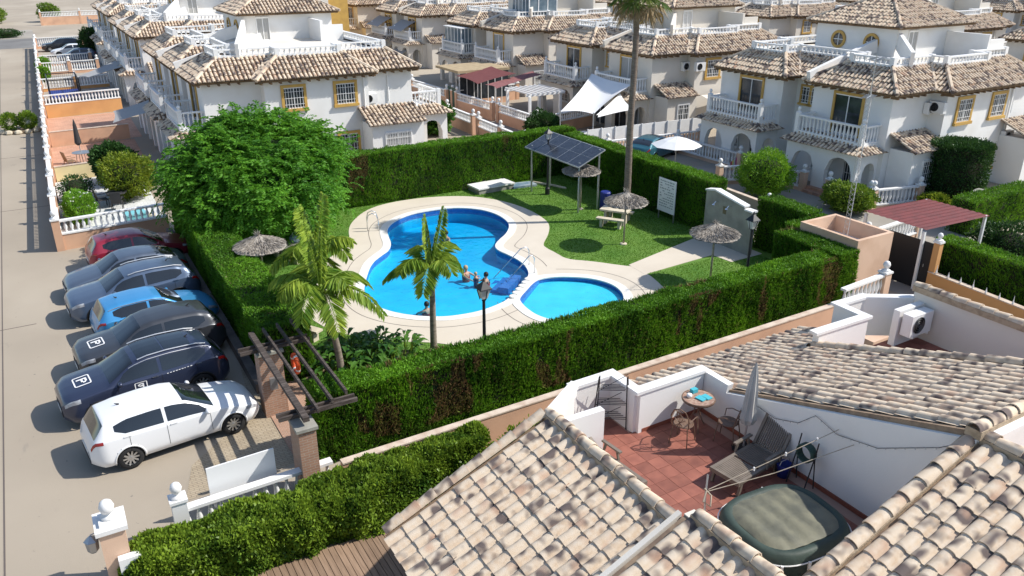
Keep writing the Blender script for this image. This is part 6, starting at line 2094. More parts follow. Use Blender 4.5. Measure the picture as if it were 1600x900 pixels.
# ------------------------------------------------------------------ shrubs
def shrub(label, loc, rad, n, m, leaf=.1, seed=0, shape='ball', cat='shrub', group=None, stem=True, name='shrub', flowers=None):
    t = thing(name, label, cat, loc, group=group)
    rng = np.random.default_rng(200 + seed)
    rx, ry, rz = rad
    mb = MB()
    if stem:
        for k in range(5):
            a = k * 1.257; mb.tube([(.05 * math.cos(a), .05 * math.sin(a), 0), (rx * .4 * math.cos(a), ry * .4 * math.sin(a), rz * .9), (rx * .6 * math.cos(a), ry * .6 * math.sin(a), rz * 1.3)], [.05, .03, .01], 5)
        mb.build('stem', 'bark', t)
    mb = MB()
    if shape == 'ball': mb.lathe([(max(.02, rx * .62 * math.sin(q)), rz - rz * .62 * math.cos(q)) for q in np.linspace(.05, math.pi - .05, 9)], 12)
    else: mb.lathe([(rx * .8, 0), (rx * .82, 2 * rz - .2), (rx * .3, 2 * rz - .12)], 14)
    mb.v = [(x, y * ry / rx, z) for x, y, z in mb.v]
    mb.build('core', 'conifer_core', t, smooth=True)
    if shape == 'ball':
        u = rng.normal(size=(n, 3)); u /= np.linalg.norm(u, axis=1, keepdims=True)
        r = rng.uniform(.75, 1.0, n) * (.84 + .45 * (vnoise(u * 2.6, 1.0, seed) - .35) + .22 * (vnoise(u * 6.0, 1.0, seed + 3) - .4))
        P = u * r[:, None] * np.array([rx, ry, rz]) + np.array([0, 0, rz])
        P = P[P[:, 2] > .03]
    else:
        a = rng.uniform(0, 2 * np.pi, n); z = rng.uniform(0, 2 * rz, n); top = rng.uniform(size=n) < .28
        rr = np.where(top, np.sqrt(rng.uniform(0, 1, n)), rng.uniform(.82, 1.0, n))
        P = np.stack([rx * rr * np.cos(a), ry * rr * np.sin(a), np.where(top, 2 * rz - .15 * rr ** 2 + rng.uniform(-.08, .04, n), z)], 1)
        P += rng.normal(size=P.shape) * .03
        u = np.stack([np.cos(a), np.sin(a), np.where(top, 1.5, .2)], 1)
    u = P - np.array([0, 0, rz]); u /= np.linalg.norm(u, axis=1, keepdims=True) + 1e-6
    D = u + rng.normal(size=P.shape) * .6 + np.array([0, 0, .35])
    leaves('foliage', P, D, leaf, leaf * .55, m, t, rng)
    if flowers:
        fm, k = flowers
        idx = rng.choice(np.where(P[:, 2] > rz)[0], k)
        Q = np.repeat(P[idx], 6, axis=0) + rng.normal(size=(k * 6, 3)) * .03 + u[np.repeat(idx, 6)] * .05
        leaves('blossom', Q, rng.normal(size=(k * 6, 3)) + np.array([0, 0, .8]), .1, .08, fm, t, rng)
    return t
core_m = 'conifer_core'
shrub('lime green flowering shrub at the roadside corner of the white patio', (.75, 43.6, 0), (.75, 2.2, .65), 9000, 'lime_leaf', .11, 1, flowers=('white_flower', 26))
shrub('grey-green straggly shrub behind the lime flowering shrub', (.9, 47.2, 0), (.9, 1.2, .7), 2500, 'dark_leaf', .1, 2)
shrub('yellow-green bushy shrub in the white tiled patio', (3.35, 46.3, 0), (1.45, 1.6, 1.25), 9000, 'yellow_leaf', .13, 3)
shrub('dark green spiky shrub behind the yellow-green one', (3.0, 50.0, 0), (1.3, 1.2, 1.2), 6000, 'dark_leaf', .2, 4)
shrub('clipped round light green bush beyond the pool corner', (33.0, 29.3, 0), (1.55, 1.55, 1.25), 16000, 'lime_leaf', .1, 5)
shrub('tall clipped cylinder bush in front of the antenna house', (40.9, 23.6, 0), (1.5, 1.5, 1.6), 18000, 'dark_leaf', .11, 6, shape='cyl')
shrub('dark leafy bush below the antenna house balcony steps', (34.7, 25.2, 0), (1.2, 1.5, .75), 9000, 'bush_leaf', .12, 7)
shrub('round dark green garden tree beside the white shade sail', (29.6, 46.3, 0), (1.3, 1.3, 1.1), 8000, 'dark_leaf', .14, 8)
shrub('small palm-like shrub at the corner of the house with ochre windows', (24.2, 52.5, 0), (1.3, 1.3, 1.3), 3500, 'broad_leaf', .35, 9)
shrub('dark tree in the far garden next to the parked white car', (7.2, 113.5, 0), (1.6, 2.0, 1.9), 6000, 'dark_leaf', .2, 10)
shrub('low green shrub on the far roadside wall', (ul(104) + .5, 103.5, 0), (.8, 1.6, .75), 3500, 'lime_leaf', .14, 11)
shrub('green shrub beside the black net cage', (ul(84) + .6, 95.0, 0), (.6, 1.0, .8), 2500, 'lime_leaf', .14, 12)
shrub('green shrubs on the far street corner at the top left', (-4.0, 176.0, 0), (2.5, 3.0, 1.6), 4000, 'bush_leaf', .25, 13)
shrub('green shrub at the pier across the far street', (5.0, 176.0, 0), (2.0, 2.0, 1.7), 3500, 'bush_leaf', .25, 14)
shrub('grey street shrub beside the far cross street', (-2.2, 147.0, 0), (2.4, 1.4, .6), 2500, 'dark_leaf', .2, 15)
shrub('dark shrub under the red corrugated shelter', (33.6, 16.6, 0), (1.3, 1.5, 1.0), 6000, 'dark_leaf', .13, 16)
shrub('pale ornamental grass by the antenna house door', (38.2, 22.8, 0), (.6, .8, .45), 2500, 'yellow_leaf', .25, 17)
shrub('small bright shrub behind the near terrace parapet', (9.6, 14.2, 0), (1.5, .9, .75), 5000, 'yellow_leaf', .12, 18)
shrub('bright climbing shrub at the left end of the near terrace parapet', (8.3, 13.6, 0), (.9, .7, 1.1), 3500, 'yellow_leaf', .12, 19)

# big leafy hedge at the lower left
t = thing('leafy_hedge', 'thick glossy leafy hedge along the near garden boundary at the lower left', 'hedge', (3.8, 15.0, 0))
rng = np.random.default_rng(77)
n = 62000
f = rng.uniform(0, 1, n)
xx = -.45 + 8.7 * f
cy = np.interp(f, [0, .3, .6, 1], [15.3, 15.08, 15.05, 15.55])
hw = np.interp(f, [0, .06, .25, .6, .85, 1], [.3, .55, .72, .75, .5, .35]); hh = np.interp(f, [0, .06, .3, .8, 1], [.7, .92, 1.05, 1.12, 1.0])
sel = rng.uniform(size=n)
sy = rng.uniform(-1, 1, n); sz = rng.uniform(0, 1, n)
top = sel < .55; front = (sel >= .55) & (sel < .86)
yy = np.where(top, sy, np.where(front, -1.0, 1.0)); zz = np.where(top, 1.0, sz)
# round the shoulders
rr_ = (np.abs(yy) ** 5 + zz ** 5) ** .2
yy, zz = yy / np.maximum(1, rr_), zz / np.maximum(1, rr_)
Q = np.stack([xx, cy + hw * yy, np.maximum(.02, hh * zz)], 1)
w = (vnoise(Q, 1.6, 3) - .5) * .35 + (vnoise(Q, 4.5, 4) - .5) * .22 - rng.uniform(0, .16, n)
N = np.stack([np.zeros(n), yy ** 5 * 1.0, zz ** 5], 1); N /= np.linalg.norm(N, axis=1, keepdims=True) + 1e-9
Q += N * w[:, None]; Q[:, 0] -= 3.8; Q[:, 1] -= 15.0
tn = np.clip(.55 * rng.uniform(0, 1, n) + .75 * (vnoise(Q, 1.2, 8) - .25) + .15 * N[:, 2], 0, 1)
leaves('foliage', Q, N + rng.normal(size=(n, 3)) * .65 + np.array([0, 0, .3]), .1, .06, 'bush_leaf', t, rng, tint=tn)
mb = MB()
for i in range(20):
    f0, f1 = i / 20, (i + 1) / 20
    def cs(f): return -.45 + 8.7 * f - 3.8, float(np.interp(f, [0, .3, .6, 1], [15.3, 15.08, 15.05, 15.55])) - 15, float(np.interp(f, [0, .06, .25, .6, .85, 1], [.3, .55, .72, .75, .5, .35])) - .22, float(np.interp(f, [0, .06, .3, .8, 1], [.7, .92, 1.05, 1.12, 1.0])) - .2
    (xa, ya, wa, ha), (xb, yb, wb, hb) = cs(f0), cs(f1)
    wa, wb = max(wa, .05), max(wb, .05)
    mb.add([(xa, ya - wa, 0), (xa, ya + wa, 0), (xa, ya + wa, ha), (xa, ya - wa, ha), (xb, yb - wb, 0), (xb, yb + wb, 0), (xb, yb + wb, hb), (xb, yb - wb, hb)], [(3, 2, 6, 7), (0, 3, 7, 4), (2, 1, 5, 6)])
mb.build('core', 'conifer_core', t)

# ------------------------------------------------------------------ near boundary, gate pier, sign, paving
wall_bal('white balustrade in front of the white hatchback at the entrance', (.95, 16.35), (4.5, 16.45), .04, .8, 'white_paint', single=True, ends=(True, False), step=.25, pier_up=.22)
def peachwall(label, p0, p1, h, m='peach'):
    return wall_bal(label, p0, p1, h, 0, m, ends=(False, False), thick=.18)
peachwall('long peach garden wall at the foot of the near pool hedge', (4.6, 15.95), (22.6, 16.2), 1.0)
wall_bal('short white balustrade beside the peach pump house', (22.7, 16.1), (25.2, 16.3), .75, .85, 'peach_pale', single=True, ends=(False, True))
peachwall('peach garden wall with white spikes at the right edge', (28.45, 16.6), (27.6, 8.0), .9, 'orange_wall')
t = thing('wall_spikes', 'row of small white spiked finials on the right peach wall', 'wall spikes', (28.2, 14.2, .96))
for k in range(12):
    mb = MB(); mb.lathe([(.035, 0), (.04, .02), (.012, .16), (.004, .22 if k % 3 else .32)], 6, (.2 - .09 * k * .75, 2.1 - .7 * k * .75, 0)); mb.build('spike', 'white_plain', t)
t = thing('gate_pier', 'peach gate pier with white ball finial and side lantern at the lower left', 'gate pier', (-.42, 15.55, 0))
mb = MB(); mb.box(-.24, .24, -.3, .3, 0, 1.55); mb.build('shaft', 'peach_pale', t)
mb = MB(); mb.box(-.3, .3, -.36, .36, 1.55, 1.65); mb.box(-.2, .2, -.2, .2, 1.65, 1.72); mb.build('cap', 'white_paint', t)
mb = MB(); finial(mb, 0, 0, 1.722, .15); mb.build('ball_finial', 'white_paint', t, smooth=True)
mb = MB(); mb.lathe([(.06, 1.0), (.11, 1.05), (.13, 1.28), (.15, 1.3), (.03, 1.4)], 6, (-.4, 0, 0)); mb.tube([(-.24, 0, 1.2), (-.3, 0, 1.45), (-.4, 0, 1.42)], .015, 5); mb.build('wall_lantern', 'steel', t)
mb = MB(); mb.box(.0, .42, -.5, -.32, 0, .95); mb.build('side_panel', 'white_paint', t)
t = thing('entrance_sign', 'blank white rectangular sign panel behind the entrance balustrade', 'sign', (2.44, 16.72, 0), R(2))
mb = MB(); mb.box(-.78, .78, -.02, .02, .5, 1.43); mb.build('panel', 'white_plain', t)
for x in (-.7, .7):
    mb = MB(); mb.box(x - .03, x + .03, .021, .07, 0, 1.35); mb.build('post', 'steel', t)
sheet('plank_patio', [(1.0, 9.0), (6.0, 9.0), (6.0, 14.35), (1.0, 14.3)], .03, 'garden_earth')
mat('plank_brown', (0.29, 0.195, 0.13, 1), .8, (0.22, 0.145, 0.095, 1), 3, objrand=.18, stretch=(8, .6, 1))
mb = MB(); mb.box(-.062, .062, 0, 5.32, 0, .03); PLK = mb.mesh('plank', 'plank_brown')
pp = tag(bpy.data.objects.new('plank_deck', None), kind='structure'); COL.objects.link(pp); pp.location = (1.0, 9.0, .032)
for k in range(36): link('plank', PLK, pp, (.07 + k * .138, 0, jr.uniform(0, .004)))
t = thing('garden_chair', 'dark garden chair in the shade at the bottom edge beside the tiled roof', 'chair', (3.75, 11.9, .06), R(40))
mb = MB(); mb.box(-.25, .25, -.25, .25, .4, .45); mb.build('seat', 'black_iron', t)
mb = MB(); mb.obox((-.27, 0, .75), (.05, .5, .65), Matrix.Rotation(R(-12), 3, 'Y')); mb.build('backrest', 'black_iron', t)
for (x, y) in ((-.22, -.22), (.22, -.22), (-.22, .22), (.22, .22)):
    mb = MB(); mb.box(x - .02, x + .02, y - .02, y + .02, 0, .4); mb.build('leg', 'black_iron', t)
mb = MB()
for y in (-.26, .26): mb.box(-.25, .22, y - .03, y + .03, .62, .65)
mb.build('armrest', 'white_plain', t)

# kerb wall along the parking bay
mb = MB(); mb.bar((4.12, 22.0, .16), (4.15, 38.9, .16), .28, .34); tag(mb.build('parking_kerb', 'kerb_dark'), kind='structure')

# ------------------------------------------------------------------ entrance pergola
t = thing('entrance_pergola', 'dark timber pergola on brick piers at the pool entrance', 'pergola', (4.38, 19.0, 0))
for (y0, y1, x0, x1) in ((-2.8, -2.0, -.66, -.24), (1.5, 2.05, -.5, .15)):
    mb = MB(); mb.box(x0, x1, y0, y1, 0, 1.98); pr = mb.build('brick_pier', 'brick_wall', t)
    mb = MB(); mb.box(x0 - .05, x1 + .05, y0 - .05, y1 + .05, 1.98, 2.06); mb.build('cap', 'precast_grey', pr)
for y, zz in ((-2.25, 2.13), (-2.05, 2.13), (1.6, 2.13), (1.85, 2.13)):
    mb = MB(); mb.box(-.95, 1.0, y - .035, y + .035, zz - .05, zz + .05); mb.build('cross_beam', 'dark_wood', t)
for i, (x, w) in enumerate(((-.42, .15), (-.05, .06), (.38, .06), (.82, .06))):
    mb = MB(); mb.bar((x, -2.75 + .25 * i, 2.25), (x, 2.5 + .12 * i, 2.25), w, .12); mb.build('rafter', 'dark_wood', t)
mb = MB(); mb.box(-.3, -.1, 1.33, 1.45, .95, 1.3); mb.build('letter_box', 'steel', t)
sheet('entrance_path', [(4.0, 17.9), (5.3, 17.9), (5.3, 24.0), (4.4, 24.0), (4.0, 21.5)], .03, 'brick_small')
t = thing('life_ring', 'orange life ring hanging on the pergola', 'life ring', (4.95, 20.9, 1.0))
mb = MB(); mb.tube([(.02, .26 * math.cos(a), .3 + .26 * math.sin(a)) for a in np.linspace(0, 2 * math.pi, 25)], .07, 8); mb.build('ring', 'life_ring', t, smooth=True)
mb = MB()
for a in (0.4, 2.0, 3.5, 5.1): mb.tube([(.02, .26 * math.cos(a - .12), .3 + .26 * math.sin(a - .12)), (.02, .26 * math.cos(a + .12), .3 + .26 * math.sin(a + .12))], .074, 8)
mb.build('band', 'white_plain', t)

# ------------------------------------------------------------------ pump house and antenna mast
t = thing('pump_house', 'roofless peach pump house with white floor and stained coping', 'pump house', (26.2, 18.95, 0))
mb = MB()
for (x0, x1, y0, y1) in ((-1.0, 1.05, -1.35, -1.2), (-1.0, 1.05, 1.2, 1.35), (-1.0, -.85, -1.2, 1.2), (.9, 1.05, -1.2, 1.2)): mb.box(x0, x1, y0, y1, 0, 2.42)
mb.build('wall', 'peach_pale', t)
mb = MB(); mb.box(-.85, .9, -1.2, 1.2, 1.6, 1.78); mb.build('flat_roof', 'white_paint', t)
mb = MB(); mb.tube([(-.2, .1, 1.78), (-.2, .1, 1.95), (.1, -.1, 1.95), (.1, -.1, 1.8)], .03, 6); mb.tube([(.1, -.1, 1.9), (.3, .2, 1.9), (.35, .25, 1.78)], .03, 6); mb.build('pipework', 'steel', t)
t = thing('antenna_mast', 'tall thin lattice television antenna mast rising from the pump house', 'antenna mast', (26.35, 19.0, 1.78))
for k in range(3):
    a = k * 2.094; mb = MB(); mb.tube([(.11 * math.cos(a), .11 * math.sin(a), 0), (.11 * math.cos(a), .11 * math.sin(a), 5.4), (.03 * math.cos(a), .03 * math.sin(a), 5.9)], .009, 5); mb.build('mast_tube', 'steel', t)
mb = MB()
for i in range(27):
    z = .2 * i
    for k in range(3):
        a, b = k * 2.094, (k + 1) * 2.094
        mb.tube([(.11 * math.cos(a), .11 * math.sin(a), z), (.11 * math.cos(b), .11 * math.sin(b), z + .2)], .005, 4, cap=False)
tag(mb.build('lattice', 'steel', t), kind='stuff')
mb = MB(); mb.tube([(0, 0, 5.7), (0, 0, 7.1)], .02, 6); mb.build('top_tube', 'steel', t)
for z, L in ((6.95, 1.0), (5.6, .8)):
    mb = MB(); mb.tube([(-.3, -.1, z), (L - .3, .3, z)], .012, 5)
    for k in range(9):
        f = k / 8; x, y = -.3 + L * f, -.1 + .4 * f
        mb.tube([(x + .06, y - .2, z), (x - .06, y + .2, z)], .007, 4)
    mb.build('aerial', 'alu', t)

# ------------------------------------------------------------------ right-hand neighbours
mb = MB(); mb.box(-.03, .03, -.95, .95, .05, 2.0); o = mb.build('dark_gate', 'black_iron', None, loc=(28.5, 17.6, 0)); tag(o, 'dark solid metal gate between the pump house and the right hedge', 'gate')
mb = MB(); mb.lathe([(.012, 0), (.012, .12)], 6, (-.06, -.7, 1.0)); mb.build('gate_handle', 'steel', o)
mb = MB(); mb.box(-.12, .12, -.12, .12, 0, 2.1); o = mb.build('gate_post', 'orange_wall', None, loc=(28.5, 16.5, 0)); tag(o, 'ochre gate post at the right end of the dark gate', 'gate post')
mb = MB(); mb.box(-.15, .15, -.15, .15, 2.1, 2.17); finial(mb, 0, 0, 2.17, .1); mb.build('cap', 'white_paint', o)
hedge('clipped hedge behind the right peach wall', 29.3, 30.2, 8.0, 17.1, 1.95, 700, .13, 'xyXYt', 0, 17, group='clipped hedges of the right-hand gardens')
hedge('clipped hedge in front of the tall cylinder bush', 36.2, 41.8, 19.6, 20.8, 1.7, 500, .13, 'xyXYt', 0, 18, group='clipped hedges of the right-hand gardens')
t = thing('red_shelter', 'dark red corrugated roof shelter on white posts at the right', 'shelter', (30.4, 18.4, 0))
mat('red_sheet', (0.16, 0.03, 0.025, 1), .55, (0.12, 0.025, 0.02, 1), 2)
for k in range(4):
    x0 = -2.1 + k * 1.05
    mb = MB(); n = 21
    vs = []
    for i in range(n):
        y = -1.4 + i * .14; z = 2.5 + .025 * (i % 2)
        vs += [(x0, y, z - .03 * k), (x0 + 1.07, y, z - .03 * k - .03)]
    mb.add(vs, [(2 * i, 2 * i + 1, 2 * i + 3, 2 * i + 2) for i in range(n - 1)]); mb.build('roof_sheet', 'red_sheet', t)
for (x, y) in ((-2.0, -1.3), (2.0, -1.3), (-2.0, 1.3), (2.0, 1.3)):
    mb = MB(); mb.box(x - .05, x + .05, y - .05, y + .05, 0, 2.4); mb.build('post', 'white_plain', t)
t = thing('stone_arch', 'small stone moon-gate arch in the right-hand garden', 'garden arch', (38.6, 20.9, 0))
for k in range(13):
    a = math.pi * (k + .5) / 13
    mb = MB(); mb.obox((1.0 * math.cos(a), 0, .5 + 1.0 * math.sin(a)), (.3, .35, .27), Matrix.Rotation(-a, 3, 'Y')); mb.build('arch_stone', 'precast_grey', t)
for s in (-1, 1):
    mb = MB(); mb.box(s * 1.0 - .17, s * 1.0 + .17, -.17, .17, 0, .42); mb.build('jamb', 'precast_grey', t)
for lb, a, b in (('white balustrade beside the round light green bush', (32.6, 32.3), (35.7, 31.2)), ('white balustrade up the steps of the antenna house', (35.5, 31.0), (35.7, 29.0)), ('white balustrade in front of the antenna house porch', (35.6, 27.2), (35.9, 24.9)), ('white balustrade running to the tall cylinder bush', (36.0, 24.8), (38.8, 24.1)), ('white balustrade behind the red shelter', (30.0, 20.6), (34.2, 21.0)), ('white balustrade between antenna house and cream house gardens', (35.8, 39.5), (35.9, 34.0))):
    wall_bal(lb, a, b, .2, .85, 'peach_pale', ends=(True, True))
wall_bal('low grey garden wall beyond the right pool hedge', (31.0, 38.0), (30.2, 26.4), .75, 0, 'street_concrete', ends=(False, True))
t = thing('steps', 'short tiled steps up to the antenna house porch', 'steps', (35.5, 28.1, 0))
for k in range(4):
    mb = MB(); mb.box(.3 * k, 1.6, -.75, .75, .16 * k, .16 * (k + 1) - .002 * k); mb.build('step', 'peach_floor_tile', t)
# white parasol, fence, sails
t = thing('open_parasol', 'open white parasol beyond the right hedge, over the teal car', 'parasol', (31.3, 34.6, 0))
mb = MB(); mb.tube([(0, 0, 0), (0, 0, 2.5)], .025, 7); mb.build('pole', 'alu', t)
for k in range(8):
    a, b = k * math.pi / 4, (k + 1) * math.pi / 4
    mb = MB(); m_ = ((a + b) / 2)
    P = lambda r, an, z: (r * math.cos(an), r * math.sin(an), z)
    mb.add([P(.02, a, 2.48), P(.75, a, 2.27), P(1.45, a, 1.98), P(1.36, m_, 1.99), P(1.45, b, 1.98), P(.75, b, 2.27), P(.72, m_, 2.26)], [(0, 1, 6), (1, 2, 3, 6), (6, 3, 4, 5), (0, 6, 5)]); mb.build('canopy_panel', 'white_plain', t)
t = thing('white_fence', 'long white panel fence across the street behind the tall palm', 'fence', (30.5, 42.2, 0))
for k in range(9):
    mb = MB(); mb.box(k * 1.06, k * 1.06 + 1.0, -.03 - k * .07, .03 - k * .07, .55, 1.55); mb.build('panel', 'white_paint', t)
    mb = MB(); mb.box(k * 1.06 - .05, k * 1.06 - .002, -.05 - k * .07, .05 - k * .07, 0, 1.6); mb.build('post', 'white_plain', t)
mb = MB(); mb.bar((0, .0, .27), (9.5, -.63, .27), .16, .54); mb.build('base_wall', 'peach_pale', t)
wall_bal('white balustrade between the white fence and the teal car', (31.2, 41.0), (38.5, 40.4), .2, .8, 'peach_pale', ends=(True, True))
mb = MB(); mb.box(-.9, .9, -.6, .6, 0, 1.0); o = mb.build('storage_box', mat('pale_box', (.5, .53, .54, 1), .6), None, loc=(30.6, 43.4, 0), ); tag(o, 'pale grey garden storage box at the left end of the white fence', 'storage box')
mb = MB(); mb.box(-.95, .95, -.65, .65, 1.003, 1.06); mb.build('lid', 'white_plain', o)
def sail(label, c, sag, m='white_plain', n=10, name='shade_sail', cat='shade sail', pole=None):
    t = thing(name, label, cat, (c[0][0], c[0][1], 0))
    o = Vector((c[0][0], c[0][1], 0))
    P = [Vector(p) - o for p in c]
    vs = []
    for j in range(n + 1):
        for i in range(n + 1):
            u, v = i / n, j / n
            p = (P[0] * (1 - u) + P[1] * u) * (1 - v) + (P[3] * (1 - u) + P[2] * u) * v
            cen = (P[0] + P[1] + P[2] + P[3]) / 4
            e = min(1, 4 * (u - .5) ** 2) * (1 - 4 * (v - .5) ** 2) + min(1, 4 * (v - .5) ** 2) * (1 - 4 * (u - .5) ** 2)
            p = p.lerp(cen, .10 * e)
            p.z -= sag * (16 * u * (1 - u) * v * (1 - v)) + .03 * math.sin(u * 17) * v * (1 - v)
            vs.append(tuple(p))
    mb = MB(); mb.add(vs, [(j * (n + 1) + i, j * (n + 1) + i + 1, (j + 1) * (n + 1) + i + 1, (j + 1) * (n + 1) + i) for j in range(n) for i in range(n)]); mb.build('cloth', m, t, smooth=True)
    for p in (pole or []):
        q = Vector(p) - o; mb = MB(); mb.tube([(q.x, q.y, 0), tuple(q)], .04, 6); mb.build('post', 'alu', t)
    return t
sail('large white shade sail hung from the cream house balcony', [(36.2, 49.9, 3.8), (36.3, 45.2, 3.6), (31.6, 43.2, 2.3), (29.9, 44.6, 2.4)], .35, pole=[(31.6, 43.2, 2.4), (29.9, 44.6, 2.5)])
sail('small triangular white shade sail beside the large one', [(35.6, 45.6, 3.0), (35.3, 43.6, 2.2), (31.8, 43.0, 2.1), (31.9, 43.3, 2.2)], .2)
sail('cream fabric awning over the cream house side door', [(41.2, 43.4, 2.7), (44.2, 43.6, 2.7), (44.2, 42.2, 2.25), (41.1, 42.0, 2.25)], .02, 'render_cream', name='awning', cat='awning')
mat('red_canvas', (0.19, 0.06, 0.055, 1), .8, (0.12, 0.03, 0.03, 1), 5, stretch=(.3, 9, 1))
sail('dark red striped awning left of the paler red one, beyond the street', [(30.6, 61.4, 2.6), (30.4, 57.2, 2.5), (34.2, 57.6, 3.0), (34.2, 61.8, 3.1)], .02, 'red_canvas', name='awning', cat='awning', pole=[(30.6, 61.4, 2.6), (30.4, 57.2, 2.5)])
mat('rose_canvas', (0.27, 0.11, 0.105, 1), .8, (0.2, 0.08, 0.08, 1), 5)
sail('flat rose red awning in front of the cream house beyond the street', [(30.9, 56.9, 2.45), (31.0, 55.3, 2.35), (37.0, 57.8, 2.75), (36.9, 59.4, 2.8)], .02, 'rose_canvas', name='awning', cat='awning', pole=[(31.0, 55.3, 2.35)])
t = thing('white_pergola', 'white garden pergola frame with slats beyond the street', 'pergola', (32.9, 52.6, 0))
for (x, y) in ((-1.45, -1.6), (1.45, -1.3), (-1.5, 1.6), (1.45, 1.7)):
    mb = MB(); mb.box(x - .09, x + .09, y - .09, y + .09, 0, 2.3); mb.build('post', 'white_plain', t)
for y in (-1.5, 1.65):
    mb = MB(); mb.box(-1.7, 1.7, y - .07, y + .07, 2.302, 2.45); mb.build('beam', 'white_plain', t)
for k in range(8):
    x = -1.5 + k * .43; mb = MB(); mb.box(x - .05, x + .05, -1.8, 1.9, 2.452, 2.55); mb.build('slat', 'white_plain', t)
for lb, a, b in (('peach wall with white balusters on the far side of the back street, nearest', (30.5, 48.5), (30.5, 54.0)), ('peach wall with white balusters in front of the rose awning', (30.4, 54.8), (30.2, 60.5)), ('peach wall with white balusters beside the green street gate', (30.1, 62.2), (29.9, 69.0)), ('peach wall with white balusters between the white pergola and the sail', (30.6, 48.2), (36.0, 49.4)), ('peach wall behind the flat roofed terrace awnings', (30.3, 61.5), (37.0, 62.2))):
    wall_bal(lb, a, b, .8, .6, 'peach', ends=(True, True))
for lb, a, b in (('peach wall with white balusters right of the house with ochre windows', (26.2, 43.0), (26.6, 50.0)), ('peach wall with white balusters farther up the left side of the back street', (26.7, 51.0), (27.0, 60.0))):
    wall_bal(lb, a, b, .8, .6, 'peach', ends=(True, True), mids=1)
mb = MB(); mb.box(-.03, .03, -.75, .75, .05, 1.7); o = mb.build('street_gate', mat('gate_green', (.03, .07, .05, 1), .5), None, loc=(30.2, 61.35, 0)); tag(o, 'dark green garden gate beyond the back street', 'gate')
# flat roofed extension and glazed veranda behind the awnings
t = thing('glazed_veranda', 'glazed veranda with flat tan roof behind the dark red awnings', 'veranda', (34.4, 63.6, 0))
mb = MB(); mb.box(-3.6, 1.4, -2.2, 2.2, 2.75, 2.95); mb.build('flat_roof', mat('tan_roof', (.42, .33, .2, 1), .9, (.34, .26, .16, 1), 2), t)
for k in range(7):
    mb = MB(); mb.box(-3.4 + k * .68, -2.78 + k * .68, -2.1, -2.05, .5, 2.7); mb.build('pane', 'glass_dark', t)
    mb = MB(); mb.box(-3.46 + k * .68, -3.4 + k * .68, -2.13, -2.02, 0, 2.75); mb.build('mullion', 'white_plain', t)
mb = MB(); mb.box(-3.5, 1.3, -2.12, -2.03, 0, .5); mb.build('sill_wall', 'peach', t)
for lb, y, x0 in (('glazed ground floor veranda of the cream house under the shade sail', 45.6, 37.0),):
    t = thing('glazed_veranda', lb, 'veranda', (x0, y, 0))
    for k in range(6):
        mb = MB(); mb.box(-.03, .03, .1 + k * .8, .82 + k * .8, .1, 2.3); mb.build('pane', 'glass_dark', t)
        mb = MB(); mb.box(-.05, .05, .03 + k * .8, .1 + k * .8, 0, 2.45); mb.build('mullion', 'white_plain', t)
    mb = MB(); mb.box(-.06, .06, .03, 4.9, 2.452, 2.6); mb.build('head_rail', 'white_plain', t)
for (x, y, z, lb) in ((36.3, 88.3, 4.4, 'grey sloping awning over the first balcony of the house behind the red awning house'), (36.3, 95.2, 4.4, 'grey sloping awning over the second balcony of the house behind the red awning house'), (36.0, 88.0, 1.9, 'grey sloping awning at ground level of the house behind the red awning house')):
    sail(lb, [(x, y - 2, z - .5), (x + 1.9, y - 2, z + .5), (x + 1.9, y + 2, z + .5), (x, y + 2, z - .5)], .02, mat('awning_grey', (.34, .34, .34, 1), .8).name if 'awning_grey' not in MATS else 'awning_grey', name='awning', cat='awning')

# ------------------------------------------------------------------ far apartment block with railing and ochre end
t = thing('apartment_block', 'pale flat roofed block with balcony railings and an ochre end wall at the top', 'building', (27.5, 104.0, 0))
mb = MB(); mb.box(-6.5, 5.0, -5, 5, 0, 8.8); mb.build('wall', 'render_cream', t)
mb = MB(); mb.box(5.02, 7.6, -4.5, 5, 0, 9.4); mb.build('end_wall', 'ochre', t)
mb = MB(); mb.box(-6.5, 5.0, -7.5, -5.02, 2.9, 3.1); mb.box(-6.5, 5.0, -7.5, -5.02, 0, .3); mb.build('balcony', 'render_cream', t)
mb = MB()
for k in range(60): mb.box(-6.4 + k * .19, -6.36 + k * .19, -7.45, -7.41, 3.1, 4.0)
mb.box(-6.5, 5, -7.47, -7.39, 4.0, 4.07); tag(mb.build('railing', 'white_plain', t), kind='stuff')
for x in (-4.5, .2, 3.4):
    window(t, (x, -5, 4.4), 0, -1, 2.2, 1.9, .08, grille=False, framemat='white_plain', door=True); window(t, (x, -5, 1.5), 0, -1, 1.8, 1.9, .08, grille=False, framemat='white_plain', door=True)
sail('white awning on the balcony of the pale apartment block', [(23.5, 98.9, 5.6), (26.2, 98.9, 5.6), (26.2, 97.4, 5.1), (23.5, 97.4, 5.1)], .02, name='awning', cat='awning')

